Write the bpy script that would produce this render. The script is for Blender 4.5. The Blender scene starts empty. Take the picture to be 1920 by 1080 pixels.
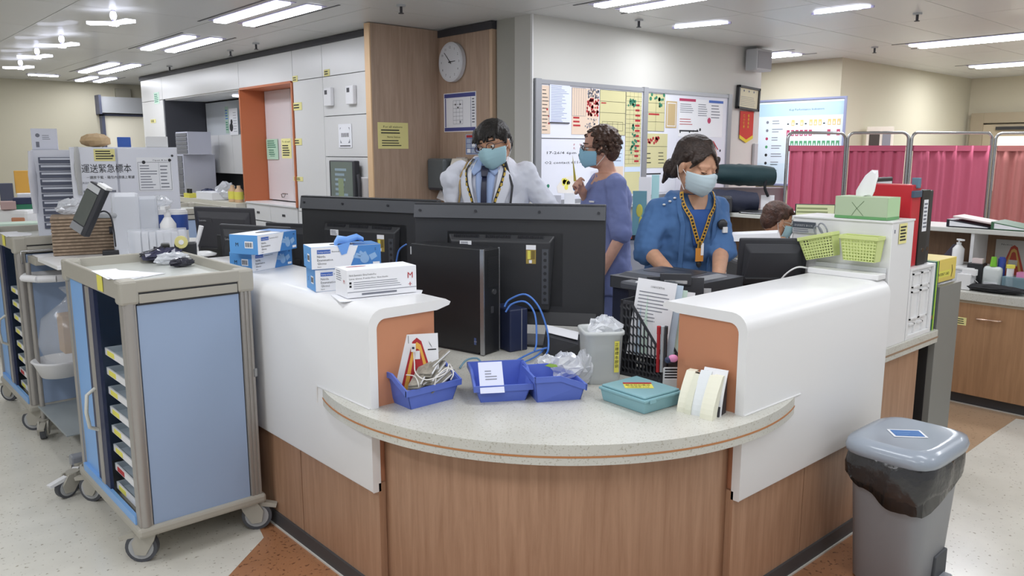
import bpy, bmesh, math, random
from math import sin, cos, pi, radians as RD
from mathutils import Vector as V, Matrix as M4, Euler
random.seed(7)
SC = bpy.context.scene
COL = SC.collection
# ---------------- camera (world: x = right-back building axis, y = left-back building axis) ----------------
CF, CH = 1490.0, 1.60
PITCH, YAW = math.atan(255/1490.0), RD(48.2)
cam = bpy.data.cameras.new('camera'); cam.sensor_width = 36.0; cam.lens = 36.0*CF/1920
cam.clip_start = .05; cam.clip_end = 60
co = bpy.data.objects.new('camera', cam); COL.objects.link(co)
co.location = (0, 0, CH); co.rotation_euler = (pi/2-PITCH, 0, YAW-pi/2)
SC.camera = co
# ---------------- world, exposure, lights ----------------
w = bpy.data.worlds.new('world'); SC.world = w; w.use_nodes = True
w.node_tree.nodes['Background'].inputs[0].default_value = (.93, .95, 1, 1)
w.node_tree.nodes['Background'].inputs[1].default_value = 0.62
SC.view_settings.view_transform = 'Standard'; SC.view_settings.look = 'None'
SC.view_settings.exposure = -0.2; SC.view_settings.gamma = 1; SC.view_settings.use_curve_mapping = False
HC = 2.55
def area(x, y, sx, sy, p, z=HC-.04, col=(.93, .95, 1), rot=(0, 0, 0)):
    l = bpy.data.lights.new('fixture_or_fill_lamp', 'AREA'); l.shape = 'RECTANGLE'; l.size = sx; l.size_y = sy; l.energy = p; l.color = col
    o = bpy.data.objects.new('fixture_or_fill_lamp', l); COL.objects.link(o); o.location = (x, y, z); o.rotation_euler = rot
    o.visible_camera = False if False else True
    return o
LP = 1.0
# unseen lamps added above and behind the camera to brighten front faces and floor
for (x, y, p) in [(1.0, 3.2, 16), (2.3, 1.6, 16), (3.3, .4, 16), (.3, .6, 24), (-.9, 2.6, 30), (1.6, -1.0, 20), (-1.2, -.6, 20), (4.4, -1.2, 18), (-1.0, 5.2, 26), (-.4, 8.6, 18), (6.2, .2, 26), (9, .3, 20)]:
    area(x, y, .35, 1.1, p*LP)
# ---------------- projection helpers used to lay out real positions ----------------
_F = V((cos(YAW)*cos(PITCH), sin(YAW)*cos(PITCH), -sin(PITCH))); _R = V((sin(YAW), -cos(YAW), 0)); _U = _R.cross(_F)
def ray(x, y): return _F+_R*((x-960)/CF)-_U*((y-540)/CF)
def PZ(x, y, z): d = ray(x, y); return V((0, 0, CH))+d*((z-CH)/d.z)
def PX(x, y, X): d = ray(x, y); return V((0, 0, CH))+d*(X/d.x)
def PY(x, y, Y): d = ray(x, y); return V((0, 0, CH))+d*(Y/d.y)
def PD(x, y, D): d = ray(x, y); h = V((cos(YAW), sin(YAW), 0)); return V((0, 0, CH))+d*(D/d.dot(h))
# ---------------- materials ----------------
def lin(h):
    h = h.lstrip('#'); o = []
    for i in (0, 2, 4):
        c = int(h[i:i+2], 16)/255; o.append(c/12.92 if c <= .04045 else ((c+.055)/1.055)**2.4)
    return (*o, 1)
_mats = {}
def mat(name, col='#808080', rough=.5, metal=0, emit=0, alpha=1, bump=0, bscale=200, coat=0, spec=.5, trans=0, var=0, vscale=8):
    if name in _mats: return _mats[name]
    m = bpy.data.materials.new(name); m.use_nodes = True; nt = m.node_tree; b = nt.nodes['Principled BSDF']
    c = lin(col) if isinstance(col, str) else col
    b.inputs['Base Color'].default_value = c; b.inputs['Roughness'].default_value = rough; b.inputs['Metallic'].default_value = metal
    b.inputs['Specular IOR Level'].default_value = spec
    if coat: b.inputs['Coat Weight'].default_value = coat
    if trans: b.inputs['Transmission Weight'].default_value = trans
    if alpha < 1: b.inputs['Alpha'].default_value = alpha
    if emit: b.inputs['Emission Color'].default_value = c; b.inputs['Emission Strength'].default_value = emit
    tc = nt.nodes.new('ShaderNodeTexCoord')
    if bump:
        n = nt.nodes.new('ShaderNodeTexNoise'); n.inputs['Scale'].default_value = bscale
        bp = nt.nodes.new('ShaderNodeBump'); bp.inputs['Strength'].default_value = bump; bp.inputs['Distance'].default_value = .01
        nt.links.new(tc.outputs['Object'], n.inputs['Vector']); nt.links.new(n.outputs['Fac'], bp.inputs['Height']); nt.links.new(bp.outputs['Normal'], b.inputs['Normal'])
    if var:
        n = nt.nodes.new('ShaderNodeTexNoise'); n.inputs['Scale'].default_value = vscale; n.inputs['Detail'].default_value = 3
        r = nt.nodes.new('ShaderNodeValToRGB'); r.color_ramp.elements[0].position = .3; r.color_ramp.elements[1].position = .7
        r.color_ramp.elements[0].color = (*[x*(1-var) for x in c[:3]], 1); r.color_ramp.elements[1].color = (*[min(1, x*(1+var*.6)) for x in c[:3]], 1)
        nt.links.new(tc.outputs['Object'], n.inputs['Vector']); nt.links.new(n.outputs['Fac'], r.inputs['Fac']); nt.links.new(r.outputs['Color'], b.inputs['Base Color'])
    _mats[name] = m; return m
def wood(name, c1, c2, rough=.45, sc=(14, 14, .8)):
    m = mat(name, c1, rough); nt = m.node_tree; b = nt.nodes['Principled BSDF']
    tc = nt.nodes.new('ShaderNodeTexCoord'); mp = nt.nodes.new('ShaderNodeMapping'); mp.inputs['Scale'].default_value = sc
    n = nt.nodes.new('ShaderNodeTexNoise'); n.inputs['Scale'].default_value = 3; n.inputs['Detail'].default_value = 8; n.inputs['Roughness'].default_value = .65; n.inputs['Distortion'].default_value = .4
    r = nt.nodes.new('ShaderNodeValToRGB'); r.color_ramp.elements[0].position = .32; r.color_ramp.elements[1].position = .68
    r.color_ramp.elements[0].color = lin(c2); r.color_ramp.elements[1].color = lin(c1)
    nt.links.new(tc.outputs['Object'], mp.inputs['Vector']); nt.links.new(mp.outputs['Vector'], n.inputs['Vector']); nt.links.new(n.outputs['Fac'], r.inputs['Fac']); nt.links.new(r.outputs['Color'], b.inputs['Base Color'])
    return m
def speckle(name, base, spot, scale=90, thr=.62, rough=.4, patch=None, stretch=(1, 1, 1)):
    m = mat(name, base, rough); nt = m.node_tree; b = nt.nodes['Principled BSDF']
    tc = nt.nodes.new('ShaderNodeTexCoord'); mp = nt.nodes.new('ShaderNodeMapping'); mp.inputs['Scale'].default_value = stretch
    nt.links.new(tc.outputs['Object'], mp.inputs['Vector'])
    n = nt.nodes.new('ShaderNodeTexNoise'); n.inputs['Scale'].default_value = scale; n.inputs['Detail'].default_value = 2
    r = nt.nodes.new('ShaderNodeValToRGB'); r.color_ramp.elements[0].position = thr; r.color_ramp.elements[1].position = thr+.06
    r.color_ramp.elements[0].color = lin(base); r.color_ramp.elements[1].color = lin(spot)
    n2 = nt.nodes.new('ShaderNodeTexNoise'); n2.inputs['Scale'].default_value = 5; n2.inputs['Detail'].default_value = 4
    mx = nt.nodes.new('ShaderNodeMix'); mx.data_type = 'RGBA'; mx.blend_type = 'MULTIPLY'; mx.inputs[0].default_value = .25
    nt.links.new(mp.outputs['Vector'], n.inputs['Vector']); nt.links.new(mp.outputs['Vector'], n2.inputs['Vector']); nt.links.new(n.outputs['Fac'], r.inputs['Fac'])
    nt.links.new(r.outputs['Color'], mx.inputs[6]); nt.links.new(n2.outputs['Fac'], mx.inputs[7]); nt.links.new(mx.outputs[2], b.inputs['Base Color'])
    return m
W = mat('white_laminate', '#e9e9e9', .35)
SOLID = mat('white_solid_surface', '#eeeeee', .32, bump=.03, bscale=400)
ORANGE = mat('orange_laminate', '#c98a68', .45)
WOOD = wood('oak_laminate', '#b48e72', '#9c765b')
WOODL = wood('pale_oak_laminate', '#b9a08c', '#a48b77', .5)
BLACK = mat('black_plastic', '#2b2c2f', .38)
BLACKM = mat('matt_black_plastic', '#333439', .55, bump=.1, bscale=900)
DGREY = mat('dark_grey', '#3b3b40', .5)
KICK = mat('grey_vinyl_kick', '#454547', .5)
GREY = mat('grey_plastic', '#8d9097', .4)
LGREY = mat('light_grey', '#b9bbbd', .45)
CREAMG = mat('warm_grey_plastic', '#aca89d', .45)
ALU = mat('brushed_aluminium', '#a5a19c', .35, .35)
STEEL = mat('stainless_steel', '#a8a8a8', .25, .9)
CHROME = mat('chrome', '#d0d0d0', .12, 1)
BLUEP = mat('blue_cart_panel', '#9bafcd', .45)
BLUED = mat('dark_blue_plastic', '#273050', .45)
WHITE = mat('white_plastic', '#eaeaec', .35)
PAPER = mat('white_paper', '#eff0f4', .8)
INK = mat('black_ink', '#222226', .7)
INKG = mat('grey_ink', '#7a7d88', .7)
RED = mat('red_print', '#b3262e', .6)
YEL = mat('yellow_label', '#e6de62', .6)
YELP = mat('pale_yellow_paper', '#e9e19a', .75)
GRN = mat('green_print', '#2f7f62', .6)
BLUI = mat('blue_print', '#3b64b8', .6)
WALLC = mat('cream_wall_paint', '#c8c2ac', .85)
WALLW = mat('grey_white_wall_paint', '#cfcec8', .8)
BAG = mat('clear_plastic_film', '#f4f6fa', .12, alpha=.2, spec=.9)
# ---------------- mesh building ----------------
class MB:
    def __init__(s): s.v = []; s.f = []; s.m = []; s.s = []
    def add(s, vs, fs, m=0, sm=False):
        b = len(s.v); s.v += [V(p) for p in vs]
        for f in fs: s.f.append([b+i for i in f]); s.m.append(m); s.s.append(sm)
        return b
    def box(s, x0, x1, y0, y1, z0, z1, m=0):
        s.add([(x0, y0, z0), (x1, y0, z0), (x1, y1, z0), (x0, y1, z0), (x0, y0, z1), (x1, y0, z1), (x1, y1, z1), (x0, y1, z1)],
              [(0, 3, 2, 1), (4, 5, 6, 7), (0, 1, 5, 4), (1, 2, 6, 5), (2, 3, 7, 6), (3, 0, 4, 7)], m); return s
    def hexa(s, b, t, m=0):
        s.add(list(b)+list(t), [(3, 2, 1, 0), (4, 5, 6, 7), (0, 1, 5, 4), (1, 2, 6, 5), (2, 3, 7, 6), (3, 0, 4, 7)], m); return s
    def prism(s, poly, a, b, m=0, ax='z', sm=False):
        def P(u, v, w): return {'z': (u, v, w), 'y': (u, w, v), 'x': (w, u, v)}[ax]
        n = len(poly); vs = [P(u, v, a) for u, v in poly]+[P(u, v, b) for u, v in poly]
        s.add(vs, [tuple(range(n))[::-1], tuple(range(n, 2*n))], m)
        s.add(vs, [(i, (i+1) % n, n+(i+1) % n, n+i) for i in range(n)], m, sm); return s
    def loft(s, rings, m=0, cap=True, sm=True, closed=True):
        n = len(rings[0]); vs = [p for r in rings for p in r]; fs = []
        for k in range(len(rings)-1):
            for i in range(n if closed else n-1):
                j = (i+1) % n; fs.append((k*n+i, k*n+j, (k+1)*n+j, (k+1)*n+i))
        s.add(vs, fs, m, sm)
        if cap: s.add(rings[0], [tuple(range(n))[::-1]], m); s.add(rings[-1], [tuple(range(n))], m)
        return s
    def cyl(s, c, r, h, m=0, n=20, r2=None, ax='z', sm=True):
        r2 = r if r2 is None else r2; c = V(c)
        def P(a, rr, t):
            u, v = rr*cos(a), rr*sin(a); return c+V({'z': (u, v, t), 'y': (u, t, v), 'x': (t, u, v)}[ax])
        return s.loft([[P(2*pi*i/n, r, 0) for i in range(n)], [P(2*pi*i/n, r2, h) for i in range(n)]], m, True, sm)
    def tube(s, pts, r, m=0, n=8, cap=True):
        pts = [V(p) for p in pts]; rings = []; up = V((0, 0, 1)); pu = None
        for i, p in enumerate(pts):
            t = (pts[min(i+1, len(pts)-1)]-pts[max(i-1, 0)]).normalized()
            if pu is None: pu = t.cross(up if abs(t.z) < .95 else V((1, 0, 0))).normalized()
            else:
                pu = (pu-t*pu.dot(t))
                pu = pu.normalized() if pu.length > 1e-6 else t.orthogonal().normalized()
            q = t.cross(pu); rr = r[i] if isinstance(r, (list, tuple)) else r
            rings.append([p+pu*rr*cos(2*pi*k/n)+q*rr*sin(2*pi*k/n) for k in range(n)])
        return s.loft(rings, m, cap)
    def lathe(s, prof, c=(0, 0, 0), m=0, n=24, sq=None):
        c = V(c)
        def P(r, z, a):
            if sq:
                e = sq; ca, sa = cos(a), sin(a); k = (abs(ca)**e+abs(sa)**e)**(-1/e); return c+V((r*ca*k, r*sa*k, z))
            return c+V((r*cos(a), r*sin(a), z))
        return s.loft([[P(r, z, 2*pi*i/n) for i in range(n)] for r, z in prof], m)
    def ell(s, c, r, m=0, rot=None, n=14, k=9):
        R = rot if rot else M4.Identity(3); rings = []
        for j in range(k+1):
            t = -pi/2+pi*(.02+.96*j/k); rings.append([V(c)+R @ V((r[0]*cos(t)*cos(2*pi*i/n), r[1]*cos(t)*sin(2*pi*i/n), r[2]*sin(t))) for i in range(n)])
        return s.loft(rings, m)
    def cap(s, p0, p1, r0, r1, m=0, n=12, fl=1, fa=None):
        p0, p1 = V(p0), V(p1); d = p1-p0; L = d.length; t = d.normalized()
        u = V(fa) if fa else t.orthogonal(); u = (u-t*u.dot(t)).normalized(); q = t.cross(u); rings = []
        for a in (-80, -50, -20): a = RD(a); rings.append((p0+t*r0*sin(a), r0*cos(a)))
        for a in (0, .5, 1): rings.append((p0+d*a, r0+(r1-r0)*a))
        for a in (20, 50, 80): a = RD(a); rings.append((p1+t*r1*sin(a), r1*cos(a)))
        return s.loft([[c+u*r*cos(2*pi*i/n)+q*r*fl*sin(2*pi*i/n) for i in range(n)] for c, r in rings], m)
    def xf(s, M, a=0):
        for i in range(a, len(s.v)): s.v[i] = M @ s.v[i]
        return s
    def obj(s, name, mats, parent=None, bev=0, seg=2, sub=0, smooth=False, kind=None, label=None):
        me = bpy.data.meshes.new(name); me.from_pydata([tuple(p) for p in s.v], [], s.f)
        if not isinstance(mats, (list, tuple)): mats = [mats]
        for m in mats: me.materials.append(m)
        me.polygons.foreach_set('material_index', s.m)
        me.polygons.foreach_set('use_smooth', [True]*len(s.f) if smooth else s.s); me.update()
        o = bpy.data.objects.new(name, me); COL.objects.link(o)
        if parent: o.parent = parent
        if bev:
            b = o.modifiers.new('b', 'BEVEL'); b.width = bev; b.segments = seg; b.limit_method = 'ANGLE'; b.angle_limit = RD(40)
        if sub:
            b = o.modifiers.new('s', 'SUBSURF'); b.levels = b.render_levels = sub
        if kind: o['kind'] = kind
        if label: o['label'] = label
        return o
def tag(o, label, cat, group=None):
    o['label'] = label; o['category'] = cat
    if group: o['group'] = group
    return o
def thing(name, label, cat, loc=(0, 0, 0), rz=0, group=None):
    o = bpy.data.objects.new(name, None); COL.objects.link(o); o.location = loc; o.rotation_euler = (0, 0, rz); o.empty_display_size = .1
    return tag(o, label, cat, group)
def struct(o): o['kind'] = 'structure'; return o
def copyt(root, label, loc, rz=None, group=None):
    r = root.copy(); COL.objects.link(r); r.location = loc
    if rz is not None: r.rotation_euler = (0, 0, rz)
    r['label'] = label
    if group: r['group'] = group
    for ch in list(root.children):
        c = ch.copy(); COL.objects.link(c); c.parent = r
        for g in ch.children:
            d = g.copy(); COL.objects.link(d); d.parent = c
    return r
_tx = {}
def glyph(t):
    if t not in _tx:
        cu = bpy.data.curves.new('t', 'FONT'); cu.body = t; cu.resolution_u = 1
        o = bpy.data.objects.new('t', cu); me = o.to_mesh()
        vs = [(v.co.x, v.co.y) for v in me.vertices]; fs = [tuple(p.vertices) for p in me.polygons]
        o.to_mesh_clear(); bpy.data.objects.remove(o); bpy.data.curves.remove(cu)
        x0 = min([v[0] for v in vs] or [0]); x1 = max([v[0] for v in vs] or [1])
        _tx[t] = ([(a-x0, b) for a, b in vs], fs, x1-x0)
    return _tx[t]
def put_text(mb, t, x, y, h, m, w=None, al='l', z=.0012, vert=False):
    """text on the local xy plane, facing +z; x,y = baseline start; h = letter size; w = squeeze to width"""
    if vert:
        for i, c in enumerate(t): put_text(mb, c, x, y-i*h*1.15, h, m, z=z)
        return
    vs, fs, tw = glyph(t); sy = h; sx = h if w is None else w/max(tw, .01)
    ox = x-(0 if al == 'l' else tw*sx/2)
    mb.add([(ox+a*sx, y+b*sy, z) for a, b in vs], fs, m)
def rect(mb, x0, y0, x1, y1, m, z=.0008): mb.add([(x0, y0, z), (x1, y0, z), (x1, y1, z), (x0, y1, z)], [(0, 1, 2, 3)], m)
def frameM(c, n, tilt=0, roll=0):
    """matrix for a sheet centred at c, its face turned towards heading n (radians); tilt leans the top back"""
    X = V((-sin(n), cos(n), 0)); N = V((cos(n), sin(n), 0)); Z = V((0, 0, 1))
    Y2 = Z*cos(tilt)-N*sin(tilt); N2 = N*cos(tilt)+Z*sin(tilt)
    if roll: X, Y2 = X*cos(roll)+Y2*sin(roll), Y2*cos(roll)-X*sin(roll)
    m = M4.Identity(4)
    for i, a in enumerate((X, Y2, N2)):
        for j in range(3): m[j][i] = a[j]
    m.translation = c; return m
class Sheet:
    """flat printed sheet w x h with real thickness; local x right, y up, z out of the face"""
    def __init__(s, w, h, t=.002): s.mb = MB(); s.w = w; s.h = h; s.mb.box(-w/2, w/2, -h/2, h/2, -t, 0, 0); s.mats = None
    def r(s, x0, y0, x1, y1, m, z=.0008): rect(s.mb, (x0-.5)*s.w, (y0-.5)*s.h, (x1-.5)*s.w, (y1-.5)*s.h, m, z); return s
    def t(s, txt, x, y, h, m=1, w=None, al='l', z=.0012, vert=False): put_text(s.mb, txt, (x-.5)*s.w, (y-.5)*s.h, h*s.h, m, None if w is None else w*s.w, al, z, vert); return s
    def lines(s, x0, y0, x1, y1, n, m, fill=.45, rag=.3, seed=0):
        rn = random.Random(seed); d = (y1-y0)/n
        for i in range(n): s.r(x0, y1-(i+1)*d+d*.3, x1-(x1-x0)*rag*rn.random(), y1-(i+1)*d+d*(.3+fill), m)
        return s
    def disc(s, x, y, r, m, n=12, z=.001):
        s.mb.add([((x-.5)*s.w+r*cos(2*pi*i/n), (y-.5)*s.h+r*sin(2*pi*i/n), z) for i in range(n)], [tuple(range(n))], m); return s
    def grid(s, x0, y0, x1, y1, nx, ny, m, t=.0012):
        for i in range(nx+1): a = x0+(x1-x0)*i/nx; s.r(a-t/s.w/2, y0, a+t/s.w/2, y1, m, .001)
        for i in range(ny+1): a = y0+(y1-y0)*i/ny; s.r(x0, a-t/s.h/2, x1, a+t/s.h/2, m, .001)
        return s
    def put(s, name, mats, M, parent=None, label=None, cat=None, group=None):
        if parent: s.mb.xf(M); o = s.mb.obj(name, mats, parent)
        else: o = s.mb.obj(name, mats); o.matrix_world = M
        if label: tag(o, label, cat, group)
        return o
AX, AY = pi, 1.5*pi      # headings of faces turned towards -x / -y
def planeX(X, x0, y0, x1, y1):
    a, b = PX(x0, y0, X), PX(x1, y1, X); return V((X, (a.y+b.y)/2, (a.z+b.z)/2)), abs(a.y-b.y), abs(a.z-b.z)
def planeY(Y, x0, y0, x1, y1):
    a, b = PY(x0, y0, Y), PY(x1, y1, Y); return V(((a.x+b.x)/2, Y, (a.z+b.z)/2)), abs(a.x-b.x), abs(a.z-b.z)
# =====================================================  STRUCTURE  =====================================================
FLOOR = speckle('cream_speckled_vinyl', '#e6e3d8', '#b3ad9e', 55, .64, .22)
FLOORO = speckle('tan_speckled_vinyl', '#b07c57', '#7a5038', 60, .6, .28)
FLOORT = speckle('pale_tan_vinyl', '#c2a486', '#9b7d60', 60, .62, .28)
fl = struct(MB().box(-4, 12, -4, 13, -.08, 0).obj('floor', FLOOR))
# tan inlay round the station: coloured vinyl let into the floor
pts = [(.95, 2.72), (1.30, 3.02), (1.44, 3.6), (1.6, 3.6), (2.4, 2.4), (3.9, 1.5), (3.9, 1.36), (3.05, .98), (2.6, .92), (1.6, 1.0), (.95, 1.62)]
MB().prism(pts, 0, .0015).obj('floor_inlay', FLOORO, fl)
MB().prism([tuple(PZ(a_, b_, 0)[:2]) for a_, b_ in ((1700, 745), (1785, 742), (1960, 792), (1905, 785), (1860, 815), (1795, 862), (1700, 905), (1600, 850))], 0, .0015).obj('floor_inlay', FLOORT, fl)
# ceiling with single lift-out panels
CEILB = mat('ceiling_void', '#77776f', .9)
CT = mat('ceiling_panel_enamel', '#cfcfcd', .42, coat=.1)
ce = struct(MB().box(-4, 12, -4, 13, HC+.014, HC+.06).obj('ceiling', CEILB))
tile = None
def ctile(x, y, sx, sy):
    global tile
    if tile is None:
        tile = MB().box(-.5, .5, -.5, .5, 0, .02).obj('ceiling_panel', CT, ce, bev=0); o = tile
    else: o = tile.copy(); COL.objects.link(o)
    o.location = (x, y, HC); o.scale = (sx-.005, sy-.005, 1)
for i in range(-6, 7):                      # station and right side: 1.2 x .5 panels
    for j in range(-8, 7):
        x = 3.87+1.2*i+.6; y = 1.16+.515*j+.2575
        if x < 12 and y > -3.9 and x > -3.9: ctile(x, y, 1.2, .515)
for x0, x1 in ((1.47, 2.42), (2.42, 2.99), (2.99, 3.87), (.27, 1.47)):   # left corridor: long panels
    for j in range(8): ctile((x0+x1)/2, 4.765+.6+1.2*j-(.0), x1-x0, 1.2)
for x0 in (-.93,-2.13,-3.33):
    for j in range(7): ctile(x0+.6, 5.365+1.2*j, 1.2, 1.2)
for x0 in (3.87, 5.07, 6.27, 7.47, 8.67, 9.87):
    for j in range(2): ctile(x0+.6, 5.0+.6*j+.065, 1.2, .6)
# walls
def wbox(name, x0, x1, y0, y1, m, z0=0, z1=HC): return struct(MB().box(x0, x1, y0, y1, z0, z1).obj(name, m))
wbox('wall_whiteboard', 3.96, 6.95, 4.22, 4.40, WALLW)
wbox('wall_column', 3.962, 4.3, 4.40, 4.60, mat('grey_column_paint', '#a9a89f', .7))
wbox('wall_alcove', 8.1, 8.25, 4.0, 6.2, WALLC)
wbox('wall_right', 8.25, 11.7, 4.0, 4.15, WALLC)
wbox('wall_far_right', 11.7, 11.85, -4, 4.0, WALLC)
wbox('wall_alcove_back', 6.8, 8.25, 6.0, 6.2, WALLC)
wbox('wall_far_left', -4, 4.6, 12.4, 12.55, WALLC)
wbox('wall_left', -4, -3.9, 4, 12.4, WALLC)
# oak side panel and clock cladding
k = struct(MB().box(3.30, 3.95, 5.27, 5.33, 0, 2.545).box(3.29, 3.30, 5.27, 5.34, 0, 2.545, 1).obj('wall_oak_return', [WOODL, mat('oak_edge', '#d9b78f', .5)]))
wbox('wall_clock_cladding', 3.93, 3.96, 4.65, 5.27, WOODL, 0, 2.49); wbox('wall_clock_return', 3.93, 4.05, 4.615, 4.648, mat('oak_narrow_panel', '#c9ad92', .5), 0, 2.49)
wbox('trim_shadow_gap', 3.92, 4.06, 4.605, 5.27, DGREY, 2.49, 2.545)
wbox('trim_column_edge', 3.955, 3.965, 4.21, 4.23, W, 0, HC)
# far left door with roller shutter box
c = planeX
d = struct(MB().box(3.32, 4.5, 12.32, 12.40, 0, 2.10).obj('door_1', mat('cream_door_lit', '#f2ecd8', .6, emit=.12)))  # faint glow put into the door colour so it looks lit
MB().box(3.29, 3.33, 12.28, 12.40, 0, 2.12).box(3.29, 4.5, 12.28, 12.4, 2.1, 2.13).obj('door_frame', mat('slate_frame', '#565a6e', .5), d)
MB().box(3.27, 4.5, 12.22, 12.40, 2.14, 2.36).box(3.25, 3.28, 12.2, 12.4, 2.12, 2.38, 1).obj('shutter_box', [LGREY, mat('slate_frame', '#565a6e', .5)], d)
# right door frame (far right)
d = struct(MB().box(11.62, 11.70, 2.9, 3.78, 0, 1.95).obj('door_2', mat('beige_door', '#b5a78c', .6)))
MB().box(11.60, 11.695, 3.78, 3.93, 0, 2.1).box(11.6, 11.7, 2.7, 3.779, 1.97, 2.1).obj('door_frame', mat('beige_frame', '#a3967e', .6), d)
MB().box(11.57, 11.62, 2.9, 3.62, 1.88, 1.92).obj('door_closer_bar', BLACK, d)
MB().box(11.60, 11.63, 2.85, 3.6, 1.1, 1.80).obj('vision_panel', mat('lit_glass', '#fff6e0', .3, emit=.7), d)
# =====================================================  CEILING FITTINGS  =====================================================
TUBE = mat('lit_tube', '#e8ecff', .5, emit=5)
REFL = mat('light_reflector', '#c9c4ea', .25, .3)
def fixture(x, y, lx, ly, label, n=2, gap=.22, cat='ceiling light', grp='recessed strip ceiling lights'):
    t = thing('ceiling_light', label, cat, (x, y, HC), 0, grp)
    W2 = (n-1)*gap/2+.11
    for k in range(n):
        o = (k-(n-1)/2)*gap
        f = MB(); 
        if ly > lx: f.box(o-.075, o+.075, -ly/2, ly/2, -.004, .0); g = MB().box(o-.045, o+.045, -ly/2+.02, ly/2-.02, -.012, -.004)
        else: f.box(-lx/2, lx/2, o-.075, o+.075, -.004, 0); g = MB().box(-lx/2+.02, lx/2-.02, o-.045, o+.045, -.012, -.004)
        f.obj('reflector', REFL, t); g.obj('tube', TUBE, t)
        area(x+o, y, .09, ly-.04, (6 if x < 3.5 and y > 4.6 else 20 if x > 6.5 else 10)*ly, HC-.016) if ly > lx else area(x, y+o, lx-.04, .09, 5, HC-.016)
    s = MB()
    for sx in (-1, 1): s.box(sx*W2-.008, sx*W2+.008, -ly/2-.1, ly/2+.1, -.003, .0)
    s.obj('slot_diffuser', BLACK, t)
    return t
fixture(2.565, 5.45, .1, 1.08, 'twin recessed ceiling light over the white wall cabinets, nearest of the left row')
fixture(2.68, 7.43, .1, 1.18, 'twin recessed ceiling light, second from the camera in the left row')
fixture(2.82, 10.1, .1, 1.35, 'twin recessed ceiling light, third from the camera in the left row')
fixture(3.1, 11.7, .1, .8, 'twin recessed ceiling light nearest the far left doorway')
fixture(4.18, 3.2, .1, 1.0, 'twin recessed ceiling light above the whiteboard, cut by the top of the picture', gap=.26)
fixture(7.7, 2.6, .1, 1.1, 'twin recessed ceiling light above the pink curtain screens', gap=.2)
fixture(10.05, 2.9, .1, 1.1, 'twin recessed ceiling light in the far right corner by the door', gap=.2)
fixture(7.35, 4.45, .1, .7, 'twin recessed ceiling light in front of the pale blue chart', gap=.2)
fixture(2.45, 11.5, .36, .12, 'single short ceiling light near the far left wall', n=1)
def wallwash(p, a, L, label):
    t = thing('ceiling_light', label, 'ceiling light', (p[0], p[1], HC), a, 'curved wall washer lights')
    MB().prism([(-L/2, -.04), (L/2, -.04), (L/2-.04, .04), (-L/2+.04, .04)], -.012, 0).obj('diffuser', TUBE, t)
    MB().box(-L/2-.02, L/2+.02, -.06, -.04, -.014, 0).obj('rim', REFL, t)
    area(p[0], p[1], L-.1, .05, 9, HC-.016, rot=(0, 0, a))
wallwash((5.19, 3.70), RD(104), .42, 'single recessed light over the right half of the whiteboard')
wallwash((5.35, 2.69), RD(94), .38, 'single recessed light between the whiteboard lamp and the curtain lamp')
# ring bulkhead segment
def arcwall(c, r, a0, a1, t, z0, z1, name, m, n=24):
    pts = [(c[0]+r*cos(a0+(a1-a0)*i/n), c[1]+r*sin(a0+(a1-a0)*i/n)) for i in range(n+1)]
    pts += [(c[0]+(r+t)*cos(a1+(a0-a1)*i/n), c[1]+(r+t)*sin(a1+(a0-a1)*i/n)) for i in range(n+1)]
    return MB().prism(pts, z0, z1).obj(name, m)
rn = ['nearest', 'second nearest', 'third nearest', 'farthest']
for i, (px, py) in enumerate([(212, 25), (115, 70), (69, 93), (38, 115)]):
    p = PZ(px, py, HC-.02)
    t = thing('ceiling_light', 'small three-lobed ceiling downlight at upper left, %s of four' % rn[i], 'ceiling light', (p.x, p.y, HC), 0, 'three-lobed downlights')
    for k, (a, L, wd) in enumerate([(RD(140), .17, .030), (0, 0, 0), (RD(-75), .20, .035)]):
        m = MB().prism([(0, -wd*.4), (L, -wd), (L, wd), (0, wd*.4)], -.095, -.075).xf(M4.Rotation(a, 4, 'Z')) if k != 1 else MB().ell((0, 0, -.035), (.022, .022, .033))
        m.obj('lamp_lobe', TUBE, t)
    MB().cyl((0, 0, -.085), .012, .085).obj('stem', REFL, t)
    area(p.x, p.y, .05, .05, 4, HC-.10)
for i, (px, py, lb) in enumerate([(1198, 42, 'above the whiteboard'), (1720, 30, 'near the right edge of the ceiling'), (1640, 92, 'in front of the right wall'), (752, 15, 'before the oak return wall'),
        (480, 85, 'above the white wall cabinets'), (432, 98, 'left of the one above the wall cabinets'), (318, 127, 'near the far end of the wall cabinets')]):
    p = PZ(px, py, HC-.02)
    t = thing('sprinkler', 'small pendent sprinkler head ' + lb, 'sprinkler', (p.x, p.y, HC), 0, 'sprinkler heads')
    MB().cyl((0, 0, -.012), .03, .012).obj('escutcheon', LGREY, t)
    MB().cyl((0, 0, -.05), .009, .04).cyl((0, 0, -.056), .018, .004).obj('head', DGREY, t)
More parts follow.
